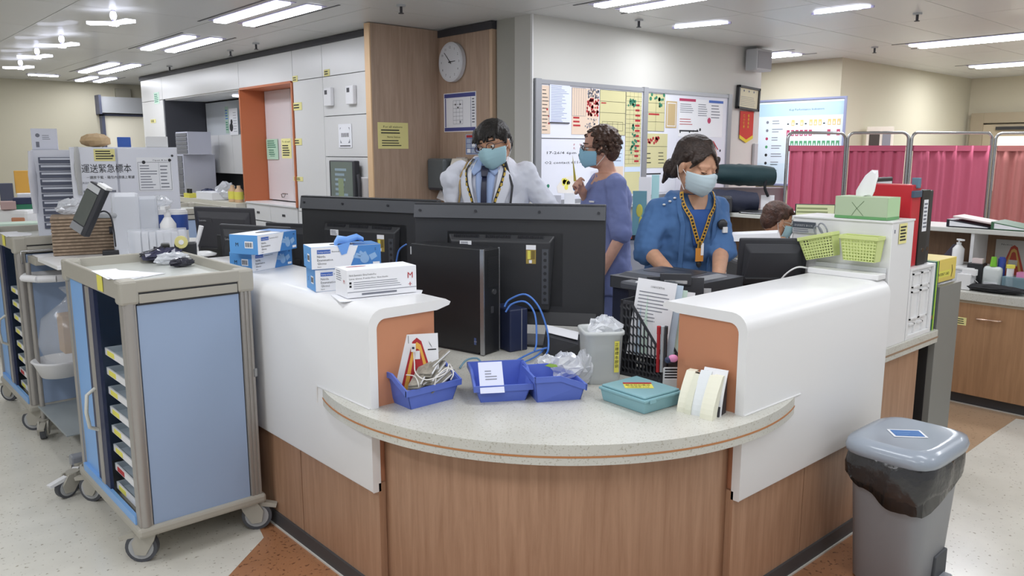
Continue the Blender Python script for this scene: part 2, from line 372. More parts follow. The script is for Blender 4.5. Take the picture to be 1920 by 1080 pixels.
# =====================================================  WALL CABINETS (x = 3.45 face)  =====================================================
CF_X = 3.45
t = thing('wall_cabinet', 'full-height white laminate wall of cabinets with orange recess and dark alcove', 'cabinet', (0, 0, 0))
B = MB()
B.box(3.475, 3.95, 5.335, 6.84, 0, 2.5).box(3.475, 3.95, 10.25, 11.05, 0, 2.5).box(3.475, 3.95, 6.84, 10.25, 2.235, 2.5).box(3.75, 3.95, 6.84, 8.0, 1.1, 2.235).box(3.475, 3.95, 6.84, 8.0, 0, 1.085)
B.box(3.475, 4.2, 8.0, 8.03, 0, 2.235).box(4.1, 4.2, 8.0, 10.25, 0, 2.235)
B.obj('carcass', mat('cabinet_shadow_gap', '#55555a', .6), t)
MB().box(3.44, 3.9, 5.335, 11.05, 2.495, 2.545).obj('top_trim', DGREY, t)
CW = mat('white_cabinet_door', '#dfdfde', .3)
def door(y0, y1, z0, z1, x=CF_X, m=CW): return MB().box(x, x+.024, y0+.003, y1-.003, z0+.003, z1-.003).obj('door', m, t)
for y0, y1 in ((5.345, 6.285), (6.285, 6.83), (6.83, 8.0), (8.0, 10.25), (10.25, 11.03)): door(y0, y1, 2.23, 2.5)
ds = [door(5.345, 6.285, 1.9, 2.23), door(5.345, 6.285, 1.56, 1.9), door(5.345, 6.285, 1.0, 1.56), door(5.345, 6.285, .1, 1.0), door(6.285, 6.83, 1.06, 2.23), door(6.285, 6.83, .1, 1.06)]
door(10.25, 11.03, .1, 2.23)
PK = mat('white_door_pink_tint', '#e2dadb', .3)
d1 = door(6.86, 7.40, 1.11, 2.215, 3.70, PK); d2 = door(7.40, 7.97, 1.11, 2.215, 3.70, PK)
def dhandle(o, x, y, z):
    MB().tube([(x, y-.05, z+.02), (x-.02, y-.045, z+.015), (x-.025, y-.02, z-.015), (x-.025, y+.02, z-.015), (x-.02, y+.045, z+.015), (x, y+.05, z+.02)], .005).box(x-.003, x, y-.06, y+.06, z+.016, z+.026).obj('handle', STEEL, o)
dhandle(d1, 3.70, 7.22, 1.16); dhandle(d2, 3.70, 7.60, 1.16)
for y0, y1 in ((6.85, 7.42), (7.42, 7.98)):
    o = door(y0, y1, .92, 1.085); o.name = 'drawer'; MB().box(3.445, 3.452, (y0+y1)/2-.03, (y0+y1)/2+.03, .99, 1.01).obj('key_lock', DGREY, o)
    o = door(y0, y1, .1, .915); dhandle(o, 3.45, (y0+y1)/2, .82)
MB().box(3.44, 3.74, 6.835, 6.86, 1.09, 2.22).box(3.44, 3.74, 7.975, 8.0, 1.09, 2.22).box(3.44, 3.74, 6.86, 7.975, 2.215, 2.235).obj('orange_reveal', mat('bright_orange_laminate', '#bf6f48', .45), t)
MB().box(3.44, 3.75, 6.86, 7.975, 1.085, 1.1).obj('sill', W, t)
# alcove: dark side, counter, wall boxes
MB().box(3.46, 4.1, 10.22, 10.25, 1.08, 2.235).box(4.07, 4.1, 9.25, 10.25, 1.08, 2.235).obj('alcove_lining', mat('charcoal_laminate', '#3e3f45', .5), t)
MB().box(3.36, 4.1, 8.03, 10.25, 1.02, 1.075).obj('alcove_counter', mat('alcove_worktop', '#d6d3c6', .4), t)
MB().box(3.47, 4.1, 8.03, 10.25, 2.22, 2.235).obj('alcove_ceiling', W, t)
MB().box(4.06, 4.1, 8.03, 9.25, 1.08, 1.25, 0).box(4.05, 4.1, 8.03, 9.25, 1.25, 1.35, 1).obj('splashback', [mat('terracotta_laminate', '#9c5a46', .5), DGREY], t)
for y0, y1 in ((8.04, 8.42), (8.42, 8.8), (8.8, 9.2), (9.2, 9.6), (9.6, 10.2)): MB().box(3.85, 4.05, y0+.003, y1-.003, 1.35, 1.80).obj('door', CW, t)
MB().box(3.95, 3.97, 8.04, 10.2, 1.80, 2.2).obj('alcove_pinboard', mat('pinboard_grey', '#c3c8cc', .6), t)
MB().cyl((3.8, 8.75, 2.205), .1, .012, n=20).obj('downlight', TUBE, t)
# prints and labels on cabinets
def stick(X, x0, y0, x1, y1, mats, fn, parent=None, name='label_sticker', label=None, cat=None, plane='x', group=None, roll=0):
    c, w_, h_ = planeX(X, x0, y0, x1, y1) if plane == 'x' else planeY(X, x0, y0, x1, y1)
    s = Sheet(w_, h_); fn(s); return s.put(name, mats, frameM(c, AX if plane == 'x' else AY, 0, roll), parent, label, cat, group)
ylab = lambda s: s.lines(.1, .15, .9, .85, 2, 1)
for i, r in enumerate([(548, 143, 558, 153), (607, 131, 618, 142), (549, 193, 566, 206), (548, 260, 566, 272), (550, 331, 568, 340)]):
    stick(3.447, *r, [YELP, INK], ylab, t, 'yellow_label')
stick(3.447, 282, 224, 292, 230, [YELP, INK], ylab, t, 'yellow_label')
stick(3.447, 288, 174, 299, 194, [mat('mint_paper', '#cfe8d8', .7), GRN], lambda s: s.lines(.1, .1, .9, .9, 5, 1), t, 'label_sheet')
stick(3.445, 634, 233, 660, 277, [PAPER, INKG, INK], lambda s: (s.r(.14, .2, .86, .85, 1), s.disc(.5, .55, .085, 0, 20, .0015), s.r(.1, .06, .9, .1, 2), [s.r(.24+.1*i, .45, .29+.1*i, .62, 2, .002) for i in range(6)]), None, 'notice_sheet',
      'white notice with a dark round face drawing on the cabinet door', 'notice')
stick(3.69, 480, 257, 496, 311, [mat('brown_poster', '#cdbcae', .7), DGREY], lambda s: (s.r(.05, .88, .95, .98, 1), s.r(.55, .05, .85, .6, 1), s.disc(.7, .66, .03, 1), s.lines(.08, .1, .4, .8, 8, 1)), None, 'poster', 'narrow brown poster of a standing figure on the recessed cabinet door', 'poster')
stick(3.69, 499, 261, 522, 299, [mat('mint_sheet', '#bfe3cb', .7), GRN], lambda s: (s.lines(.1, .55, .9, .95, 4, 1), s.r(.3, .15, .7, .18, 1), s.lines(.2, .2, .8, .5, 3, 1)), None, 'notice_sheet', 'pale green notice on the recessed cabinet door', 'notice')
stick(3.445, 527, 260, 547, 297, [YELP, INK], lambda s: (s.t('To all staff', .1, .8, .12, 1, .8), s.lines(.1, .1, .9, .7, 5, 1)), None, 'notice_sheet', 'pale yellow typed notice at the edge of the recessed cabinet', 'notice')
# two temperature loggers in door pockets
for i, (px, py) in enumerate([(620, 182), (662, 178)]):
    p = PX(px, py, 3.45); t2 = thing('temperature_logger', ('left' if i == 0 else 'right')+' one of two small white wall-mounted monitors on the cabinet door', 'monitor', (3.448, p.y, p.z), 0, 'white door monitors')
    MB().box(-.035, 0, -.06, .06, -.075, .075).obj('body', WHITE, t2, .006); MB().box(-.037, -.035, -.005, .035, .02, .055).obj('display', DGREY, t2)
# black framed cabinet screen
p = PX(644, 340, 3.44)
t2 = thing('display_board', 'black-framed grey display panel hanging at the end of the white cabinets', 'screen', (3.405, PX(644, 340, 3.40).y, 1.33), RD(-4))
MB().box(-.02, .03, -.235, .235, -.30, .20).obj('frame', BLACKM, t2, .008)
s = Sheet(.40, .46, .003); s.lines(.2, .1, .8, .9, 9, 1, .5, .5, 3); s.r(.35, .2, .6, .7, 2, .0015); s.put('screen', [mat('screen_grey_green', '#6f7a74', .3), mat('screen_line', '#93a7b3', .4), mat('screen_y', '#8c9a78', .4)], frameM(V((-.0215, 0, -.04)), AX), t2)
# handset beside it
t2 = thing('telephone_handset', 'white wall handset beside the black-framed display panel', 'handset', (3.42, PX(680, 350, 3.41).y, 1.30))
MB().box(-.03, .03, -.03, .03, -.16, .10).obj('cradle', WHITE, t2, .01); MB().tube([(-.05, -.01, -.14), (-.055, -.03, -.05), (-.055, -.03, .05), (-.05, -.01, .12)], .016).obj('receiver', DGREY, t2)
# =====================================================  NURSE STATION  =====================================================
S0 = 1.375
TOPM = speckle('speckled_stone_worktop', '#d7d6cd', '#b9b5a6', 160, .6, .35, stretch=(1, 1, 1))
EDGE = speckle('worktop_edge', '#bdbab0', '#a09b8d', 160, .6, .4)
st = thing('nurse_station', 'curved nurse station counter with white wings and oak base', 'counter', (2.2, 2.2, 0))
O = V((2.2, 2.2, 0))
def wing(flip, y1):
    """cross-section swept along the wing from the open end at 2.26; flip swaps x and y for the right wing"""
    pr = []; r = .06
    pr += [(S0, .43)]
    for i in range(7): a = pi-pi/2*i/6; pr.append((S0+r+r*cos(a), 1.078-r+r*sin(a)))
    pr += [(1.70, 1.078), (1.722, 1.066), (1.715, 1.055), (1.66, 1.042)]
    ri = .035
    for i in range(7): a = pi/2+pi/2*i/6; pr.append((S0+.032+ri+ri*cos(a), 1.042-ri+ri*sin(a)))
    pr += [(S0+.032, .43)]
    n = len(pr); ya, yb = 2.26, y1
    def P(u, v, w): return V((u, w, v))-O if not flip else V((w, u, v))-O
    rings = []
    for w_ in (ya, yb): rings.append([P(u, v, w_) for u, v in pr])
    m = MB(); m.loft(rings, 0, True, True)
    o = m.obj('wing_shell', SOLID, st, bev=.004, label=('right' if flip else 'left')+' white wing shell with rounded top edge')
    b = MB(); F = (lambda x0, x1, y0, y1_, z0, z1: b.box(x0-O.x, x1-O.x, y0-O.y, y1_-O.y, z0, z1)) if not flip else (lambda x0, x1, y0, y1_, z0, z1: b.box(y0-O.x, y1_-O.x, x0-O.y, x1-O.y, z0, z1))
    F(S0+.033, 1.655, 2.272, yb, .45, 1.041); b.obj('end_panel', ORANGE, st)
    b = MB(); F(S0+.022, 1.66, 2.262, min(yb, 2.262+.001+ (2.63-2.26 if False else .9)), .065, .449); return o
wing(False, 3.95); wing(True, 3.34)
R0 = .835
def arcpts(c, r, a0, a1, n): return [(c+r*cos(a0+(a1-a0)*i/n)-O.x, c+r*sin(a0+(a1-a0)*i/n)-O.y) for i in range(n+1)]
a = arcpts(2.26, R0, pi, 1.5*pi, 36); b_ = arcpts(2.26, R0-.03, 1.5*pi, pi, 36)
MB().prism(a+b_, .065, .68, 0, 'z', True).obj('curved_front_panel', WOOD, st)
# straight base panels separated by dark shadow gaps
x = 1.398
def bpanel(flip, y0, y1):
    b = MB(); c0 = (x-O.x, x+.03-O.x, y0-O.y, y1-O.y)
    b.box(*(c0 if not flip else (c0[2], c0[3], c0[0], c0[1])), .065, .46); b.obj('base_panel', WOOD, st)
for y0, y1 in ((2.26, 2.842), (2.848, 3.40), (3.406, 3.95)): bpanel(False, y0, y1)
for y0, y1 in ((2.26, 2.745), (2.751, 3.30), (3.306, 3.34)): bpanel(True, y0, y1)
MB().box(x+.035-O.x, 1.64-O.x, 2.40-O.y, 3.95-O.y, .02, .449).obj('carcass', BLACK, st); MB().box(2.40-O.x, 3.34-O.x, x+.035-O.y, 1.64-O.y, .02, .449).obj('carcass', BLACK, st)
MB().prism([(1.388-O.x, 3.95-O.y)]+arcpts(2.26, .872, pi, 1.5*pi, 36)+[(3.92-O.x, 1.388-O.y), (3.92-O.x, 1.42-O.y)]+arcpts(2.26, .84, 1.5*pi, pi, 36)+[(1.42-O.x, 3.95-O.y)], .0, .065).obj('kickboard', KICK, st)
MB().prism([(1.382-O.x, 3.95-O.y)]+arcpts(2.26, .878, pi, 1.5*pi, 36)+[(3.92-O.x, 1.382-O.y), (3.92-O.x, 1.388-O.y)]+arcpts(2.26, .872, 1.5*pi, pi, 36)+[(1.388-O.x, 3.95-O.y)], 0, .008).obj('sealant_strip', mat('white_sealant', '#cfccc4', .5), st)
# low base at the far right under the side worktop
MB().box(3.345-O.x, 3.75-O.x, 1.41-O.y, 1.44-O.y, .065, .71).obj('base_panel', WOOD, st)
MB().box(3.75-O.x, 3.78-O.x, 1.41-O.y, 2.4-O.y, .0, .71).box(3.345-O.x, 3.375-O.x, 1.44-O.y, 2.0-O.y, 0, .71).obj('side_gable', WOOD, st)
MB().box(1.68-O.x, 1.71-O.x, 2.7-O.y, 3.9-O.y, 0, .66).obj('knee_wall', WOOD, st); MB().box(2.7-O.x, 3.3-O.x, 1.68-O.y, 1.71-O.y, 0, .66).obj('knee_wall', WOOD, st)
# worktops
DZ = .733
wt = thing('curved_worktop', 'speckled pale stone worktop with a bulging front edge and orange inlay line', 'worktop', (2.2, 2.2, 0))
c0 = 2.29; r = .965; a0 = pi-math.asin(.36/r)+0; 
def rim(r, n=48):
    a_s = pi-math.asin(.345/r); a_e = 1.5*pi+math.asin(.345/r); return [(c0+r*cos(a_s+(a_e-a_s)*i/n)-O.x, c0+r*sin(a_s+(a_e-a_s)*i/n)-O.y) for i in range(n+1)]
inner = [(2.64, 1.70), (3.33, 1.70), (3.33, 1.85), (3.6, 1.85), (3.6, 2.05), (3.3, 2.15), (3.0, 2.6), (2.6, 3.0), (2.3, 3.33), (2.3, 3.94), (1.70, 3.94), (1.70, 2.64)]
inner = [(p[0]-O.x, p[1]-O.y) for p in inner]
MB().prism(rim(r)+inner, .668, DZ, 0, 'z', False).obj('slab', [TOPM], wt, .006)
MB().prism(rim(r+.0015)+rim(r-.004)[::-1], .692, .698).obj('inlay_line', mat('orange_inlay', '#b87c4c', .5), wt)
# white caulk where it meets the wings
MB().tube([(S0-.002-O.x, 2.262-O.y, DZ+.002), (S0-.002-O.x, 2.632-O.y, DZ+.002), (S0-.002-O.x, 2.638-O.y, .67)], .0035, n=6).obj('caulk_bead', W, wt); MB().tube([(2.262-O.x, S0-.002-O.y, DZ+.002), (2.632-O.x, S0-.002-O.y, DZ+.002)], .0035, n=6).obj('caulk_bead', W, wt)
w2 = thing('side_worktop', 'beige laminated side worktop under the white box cabinet and white tray', 'worktop', (3.62, 1.7, 0))
MB().box(-.28, .31, -.315, .6, -.0+.715, .777).obj('slab', TOPM, w2, .004); MB().box(-.281, .311, -.3165, .6, .738, .746).obj('inlay_line', mat('brown_inlay', '#9c8169', .5), w2)
# =====================================================  BLUE CARTS  =====================================================
def castor(root, x, y, a, r=.062, name='castor', white=False):
    m = MB(); m.cyl((0, -.014, r), r, .028, 0, 24, ax='y').cyl((0, -.016, r), r*.78, .032, 1, 24, ax='y').cyl((0, -.02, r), r*.2, .04, 2, 12, ax='y')
    m.prism([(-.02, r*.6), (.02, r*.55), (.055, r*1.5), (.07, r*2.25), (-.0, r*2.25), (-.03, r*1.4)], -.028, -.018, 2, 'y').prism([(-.02, r*.6), (.02, r*.55), (.055, r*1.5), (.07, r*2.25), (-.0, r*2.25), (-.03, r*1.4)], .018, .028, 2, 'y')
    m.cyl((.035, 0, r*1.9), .03, r*.45, 2, 16)
    m.prism([(-.0, r*1.75), (-.08, r*1.5), (-.085, r*1.75), (-.0, r*2.1)], -.015, .015, 3 if white else 2, 'y')
    m.xf(M4.Translation((x, y, 0)) @ M4.Rotation(a, 4, 'Z') @ M4.Translation((-.035, 0, 0)))
    m.obj(name, [mat('castor_tyre', '#4d4f55', .6), mat('castor_hub', '#a9abad', .4), CREAMG, W], root)
def cart(loc, label, ajar=True, tray=False):
    t = thing('medication_cart', label, 'cart', loc, 0, 'blue supply carts')
    X1, Y1 = .50, .84
    # base rail, posts, top rim
    MB().box(-.01, X1+.01, -.01, Y1+.01, .125, .165).obj('base_frame', CREAMG, t, .012)
    for (x, y) in ((0, 0), (X1-.055, 0), (0, Y1-.055), (X1-.055, Y1-.055)):
        m = MB().box(x+.004, x+.05, y+.004, y+.05, .165, 1.06)
        for k in range(3): m.box(x+.006+.016*k, x+.014+.016*k, y, y+.054, .165, 1.06) if x > .1 else None
        if x < .1: m.cyl((x+.027, y+.02, .165), .024, .895)
        m.obj('corner_post', ALU, t)
        MB().box(x-.006, x+.064, y-.006, y+.064, 1.04, 1.135).obj('corner_cap', CREAMG, t, .012)
    for a in ((.05, X1-.05, -.004, .014), (.05, X1-.05, Y1-.014, Y1+.004)): MB().box(a[0], a[1], a[2], a[3], 1.085, 1.133).obj('rim_end', CREAMG, t, .005)
    for a in ((-.004, .014), (X1-.014, X1+.004)): MB().box(a[0], a[1], .05, Y1-.05, 1.06, 1.133).obj('rim_side', CREAMG, t, .005)
    MB().box(.01, X1-.01, .01, Y1-.01, 1.075, 1.092).obj('top_tray', mat('grey_top_tray', '#c9ccc6', .25), t, .004)
    # ends: blue panel, black-lined pull-out strip
    for y in (.008, Y1-.02):
        MB().box(.055, X1-.055, y, y+.012, .165, 1.035).obj('end_panel', BLUEP, t)
    MB().box(.062, X1-.062, -.003, .005, 1.044, 1.078).box(.055, X1-.055, .002, .012, 1.036, 1.086, 1).obj('pull_out_shelf', [CREAMG, BLACK], t, .002)
    MB().box(X1-.02, X1-.01, .05, Y1-.05, .165, 1.06).obj('side_panel', BLUEP, t)
    # left face: blue tambour at far end, grey stiles, open bay with trays near
    MB().box(.012, .022, .56, Y1-.055, .165, 1.055).obj('sliding_door', mat('light_blue_door', '#7fb0e8', .4), t)
    MB().box(.006, .016, .505, .56, .165, 1.055).obj('door_gap', BLUED, t)
    MB().box(.0, .02, .455, .505, .165, 1.055).obj('door_stile', ALU, t, .003)
    MB().box(.004, .018, .39, .455, .165, 1.055).obj('door_panel_edge', BLUED, t)
    MB().tube([(-.0, .475, .42+z) for z in ()] or [(.0, .48, .44), (-.035, .47, .46), (-.045, .46, .53), (-.035, .47, .60), (.0, .48, .62)], .008).obj('door_handle', mat('cream_handle', '#d3d3cb', .3), t)
    MB().box(-.002, .012, .05, Y1-.05, .165, .20).obj('door_sill', mat('light_blue_door', '#7fb0e8', .4), t)
    MB().box(.06, X1-.03, .055, .065, .165, 1.06).box(.36, .37, .06, .5, .165, 1.06).obj('bay_lining', mat('bay_blue', '#86a6cc', .5), t)
    for k in range(10):
        z = .20+.083*k
        m = MB().box(.03, .35, .07, .385, z, z+.004).box(.028, .034, .07, .385, z, z+.028, 1).box(.028, .35, .38, .386, z, z+.03).box(.028, .35, .07, .076, z, z+.03)
        m.box(.0265, .0282, .26, .35, z+.004, z+.024, 2 if k in (1,) else 3)
        if k < 8: m.obj('shelf_tray', [mat('pale_tray', '#b9c4cc', .4), WHITE, RED, YEL], t)
    for (x, y, a) in ((.05, .05, RD(-38)), (X1-.05, .05, RD(150)), (.05, Y1-.06, RD(-55)), (X1-.05, Y1-.06, RD(120))): castor(t, x, y, a)
    if tray: MB().box(.04, X1-.04, -.17, .02, 1.00, 1.03).box(.06, X1-.06, -.15, .0, 1.03, 1.034, 1).obj('slide_out_tray', [CREAMG, PAPER], t, .005)
    return t
c1 = cart((.84, 3.09, 0), 'nearest tall blue and grey cart beside the counter wing, side door ajar on trays')
k = MB().box(.486, .502, .0, .012, .68, .715).obj('door_catch', STEEL, c1)
s = Sheet(.09, .22, .001); s.put('paper_flap', [PAPER], frameM(V((.03, .2, 1.137)), AY, RD(88)), c1)
MB().prism([(-.006, .05), (.10, .05), (.13, .2), (.06, .32), (-.006, .34)], 1.135, 1.137).box(-.008, -.006, .2, .27, 1.07, 1.13, 1).obj('taped_note', [PAPER, YEL], c1)
c2 = copyt(c1, 'blue and grey cart cut by the left edge of the photo, behind the nearest cart', (.86, 5.1, 0))
t = c2; MB().box(.06, .44, -.19, .0, .99, 1.03).box(.08, .42, -.17, -.02, 1.03, 1.034, 1).obj('slide_out_tray', [CREAMG, PAPER], c2, .005)
# third cart far behind, seen as blue panel with cream top
c3 = copyt(c1, 'distant blue and grey cart in front of the dark alcove', (2.28, 6.78, 0))
# steel utility trolley between the carts
t = thing('utility_trolley', 'small steel-legged utility trolley with white tray and hanging bag between two blue carts', 'trolley', (.90, 4.38, 0))
for i, (x, y) in enumerate(((0, .62), (.35, .62), (.12, 0), (.38, 0))):
    MB().tube([(x, y, .10), (x-.0, y, 1.0 if i < 2 else 1.035)], .013).obj('leg', ALU, t); castor(t, x, y, RD(70+30*i), .045)
MB().box(-.0, .42, -.06, .36, 1.033, 1.054).obj('top_shelf', W, t, .003); MB().box(-.02, .40, .0, .64, .17, .18).obj('bottom_shelf', mat('grey_shelf', '#8f9698', .4), t, .004)
MB().tube([(-.02, .66, .99), (-.02, .66, 1.06), (.37, .66, 1.06), (.37, .66, .99)], .006).obj('wire_rail', STEEL, t)
m = MB(); P = [(-.03, .60), (.02, .50), (.10, .46), (.36, .46), (.4, .62), (.3, .68), (0, .68)]
m.prism(P, .90, .905); 
for i in range(len(P)): a, b = V((*P[i], 0)), V((*P[(i+1) % len(P)], 0)); m.tube([a+V((0, 0, .92)), b+V((0, 0, .92))], .02, n=8)
m.obj('white_tray', WHITE, t)
MB().lathe([(.02, 0), (.10, .01), (.135, .09), (.145, .10), (.13, .105), (.09, .03), (.01, .02)], tuple(PD(116, 705, 4.33)-V((.90, 4.38, 0))), 0, 28).obj('kidney_basin', WHITE, t)
MB().box(.13, .26, -.03, .03, .80, .87).box(.14, .24, -.02, .04, .74, .80, 1).obj('clamp_box', [W, DGREY], t, .006)
MB().box(.05, .30, .18, .30, .56, .76).obj('cardboard_box', mat('cardboard', '#a58a6c', .8), t)
bm = MB(); rn_ = random.Random(3); rings = []
for k, (z, r) in enumerate([(.50, .05), (.53, .13), (.62, .15), (.74, .13), (.82, .05), (.86, .02), (.90, .05)]):
    rings.append([V((.12+r*1.1*cos(a)*(1+.12*rn_.random()), .24+r*sin(a)*(1+.12*rn_.random()), z)) for a in [2*pi*i/16 for i in range(16)]])
bm.loft(rings).obj('plastic_bag', BAG, t)
# grey castored stand foot peeping out behind the cart
t = thing('drip_stand_base', 'grey and white castored stand foot behind the nearest cart', 'stand', (.87, 4.12, 0))
MB().tube([(.25, .1, .13), (.0, .03, .12)], .022).box(-.03, .05, .0, .06, .09, .15).obj('foot', GREY, t, .01)
castor(t, .0, .02, RD(60), .05, white=True); castor(t, -.05, -.09, RD(20), .05, white=True)
MB().tube([(.25, .1, .1), (.25, .1, 1.0)], .015).obj('post', GREY, t)
# =====================================================  GLOVE BOXES  =====================================================
BXB = mat('glove_box_blue', '#5c9ddb', .45); BXD = mat('glove_box_deep_blue', '#4a86c8', .45); HANDC = mat('printed_glove', '#8fb4dc', .5); GLV = mat('nitrile_glove', '#6fa3ea', .45)
def glovebox(loc, ang, label, size, L=.24, Wd=.125, H=.084, dx=0):
    t = thing('glove_box', label, 'box', loc, ang, 'blue nitrile glove boxes')
    MB().box(0, L, 0, Wd, 0, H).obj('carton', [BXB], t, .0015)
    s = Sheet(L-.002, H-.002, .0006)
    bl = s.mb; W2, H2 = L/2-.001, H/2-.001
    bl.add([(-.0+.012, -H2, .0008), (W2, -H2, .0008), (W2, H2, .0008), (.045, H2, .0008)], [(0, 1, 2, 3)], 1)
    s.r(.08, .70, .27, .88, 2, .001); s.t('Sempermed', .09, .75, .11, 4, .17, z=.0015); s.t('Examination PLUS', .29, .75, .09, 3, .22)
    s.t('Nitrile', .08, .52, .15, 3); s.t('Examination', .08, .36, .15, 3); s.t('Gloves', .08, .20, .15, 3); s.t('Nitril', .08, .07, .08, 3)
    s.t(size, .91, .74, .18, 3)
    for (x0, y0, x1, y1, r_) in ((.70, .45, .60, .50, .006), (.72, .5, .63, .62, .006), (.75, .53, .69, .72, .006), (.78, .5, .76, .7, .006), (.84, .4, .93, .55, .012)):
        a, b = V(((x0-.5)*s.w, (y0-.5)*s.h, .0012)), V(((x1-.5)*s.w, (y1-.5)*s.h, .0012)); d = (b-a).normalized().cross(V((0, 0, 1)))*r_
        bl.add([a-d, a+d, b+d*.8, b-d*.8], [(0, 1, 2, 3)], 5)
    s.disc(.76, .38, .018, 5, 16, .0013); s.r(.88, .07, .98, .2, 4, .0013)
    s.put('printed_side', [PAPER, BXD, BLUI, INK, PAPER, HANDC], frameM(V((L/2, -.0004, H/2)), AY), t)
    s = Sheet(Wd-.002, H-.002, .0006); s.t(size, .22, .4, .28, 2); s.r(.55, .32, .85, .68, 1)
    for i in range(9): s.r(.58+.028*i, .38, .58+.028*i+(.012 if i % 3 else .02), .62, 2, .0012)
    s.put('printed_end', [BXB, PAPER, INK], frameM(V((-.0004, Wd/2, H/2)), AX), t)
    s = Sheet(L-.002, Wd-.002, .0006)
    s.mb.add([(L*.1, -Wd/2+.001, .0008), (L/2-.001, -Wd/2+.001, .0008), (L/2-.001, Wd/2-.001, .0008), (L*.2, Wd/2-.001, .0008)], [(0, 1, 2, 3)], 1)
    s.mb.add([(.05*cos(2*pi*i/16), .018*sin(2*pi*i/16), .0012) for i in range(16)], [tuple(range(16))], 2)
    s.put('printed_top', [PAPER, BXD, DGREY], M4.Translation((L/2, Wd/2, H+.0004)), t)
    return t
WZ = 1.078
glovebox((1.417, 2.697, WZ), RD(-13), 'lower blue and white glove box of the pair behind the white glove box', 'S', L=.25)
g = glovebox((1.403, 2.695, WZ+.0865), RD(-15), 'upper blue and white glove box with a blue glove poking out of its top', 'S', L=.27)
rings = []
for k, (x, z, r) in enumerate([(.10, .086, .02), (.115, .105, .035), (.15, .10, .03), (.19, .112, .022), (.215, .10, .012)]):
    rings.append([V((x+.2*r*cos(a), .045+r*cos(a), z+r*.4*sin(a)+.006*sin(3*a))) for a in [2*pi*i/12 for i in range(12)]])
MB().loft(rings).prism([(.10, .088), (.15, .098), (.135, .055), (.115, .05)], -.003, -.0015, 0, 'y').obj('protruding_glove', GLV, g)
glovebox((1.452, 3.337, WZ), RD(24.5), 'lower blue and white glove box beside the nearest blue cart', 'M', L=.27)
glovebox((1.443, 3.247, WZ+.086), RD(26.8), 'upper blue glove box marked M on its blue end, beside the nearest blue cart', 'M', L=.27, Wd=.15)
# white glove box and flattened carton
t = thing('glove_box', 'white glove box with a red M nearest the open end of the left wing', 'box', (1.422, 2.471, WZ+.006), RD(-9.8))
L, Wd, H = .27, .12, .10
MB().box(0, L, 0, Wd, 0, H).obj('carton', [PAPER], t, .0015)
s = Sheet(L, H, .0006); s.t('M', .87, .55, .32, 1); s.r(.90, .26, .91, .40, 1); s.r(.88, .32, .93, .34, 1)
s.t('Nitrile Examination Gloves Powder-Free', .03, .78, .10, 2, .38); s.t('Latex Gloves, Powder-Free  Non-Sterile', .03, .66, .08, 2, .55); s.lines(.09, .3, .80, .6, 4, 3, .25, .15); s.r(.03, .5, .06, .58, 2); s.r(.03, .38, .06, .46, 2)
s.r(0, .2, 1, .22, 3); s.lines(.2, .04, .75, .16, 1, 3, .6, .1)
s.put('printed_side', [PAPER, RED, INK, INKG], frameM(V((L/2, -.0005, H/2)), AY), t)
s = Sheet(Wd, H, .0006); s.t('M', .72, .5, .2, 1); s.lines(.1, .55, .6, .95, 5, 2, .3); s.put('printed_end', [PAPER, RED, INKG], frameM(V((-.0005, Wd/2, H/2)), AX), t)
s = Sheet(L, Wd, .0006); s.mb.add([(-.07+.04*cos(2*pi*i/16), .02+.006*sin(2*pi*i/16), .001) for i in range(16)], [tuple(range(16))], 1); s.put('printed_top', [PAPER, RED], M4.Translation((L/2, Wd/2, H+.0005)), t)
t = thing('leaflet', 'creased white leaflet lying under the white glove box', 'paper', (1.402, 2.455, WZ), RD(-9))
MB().prism([(-.02, .0), (.30, .0), (.33, .05), (.28, .13), (.0, .14)], .0, .003).prism([(-.02, .0), (.05, .0), (.0, -.012)], .0, .002, 0).obj('sheet', PAPER, t)
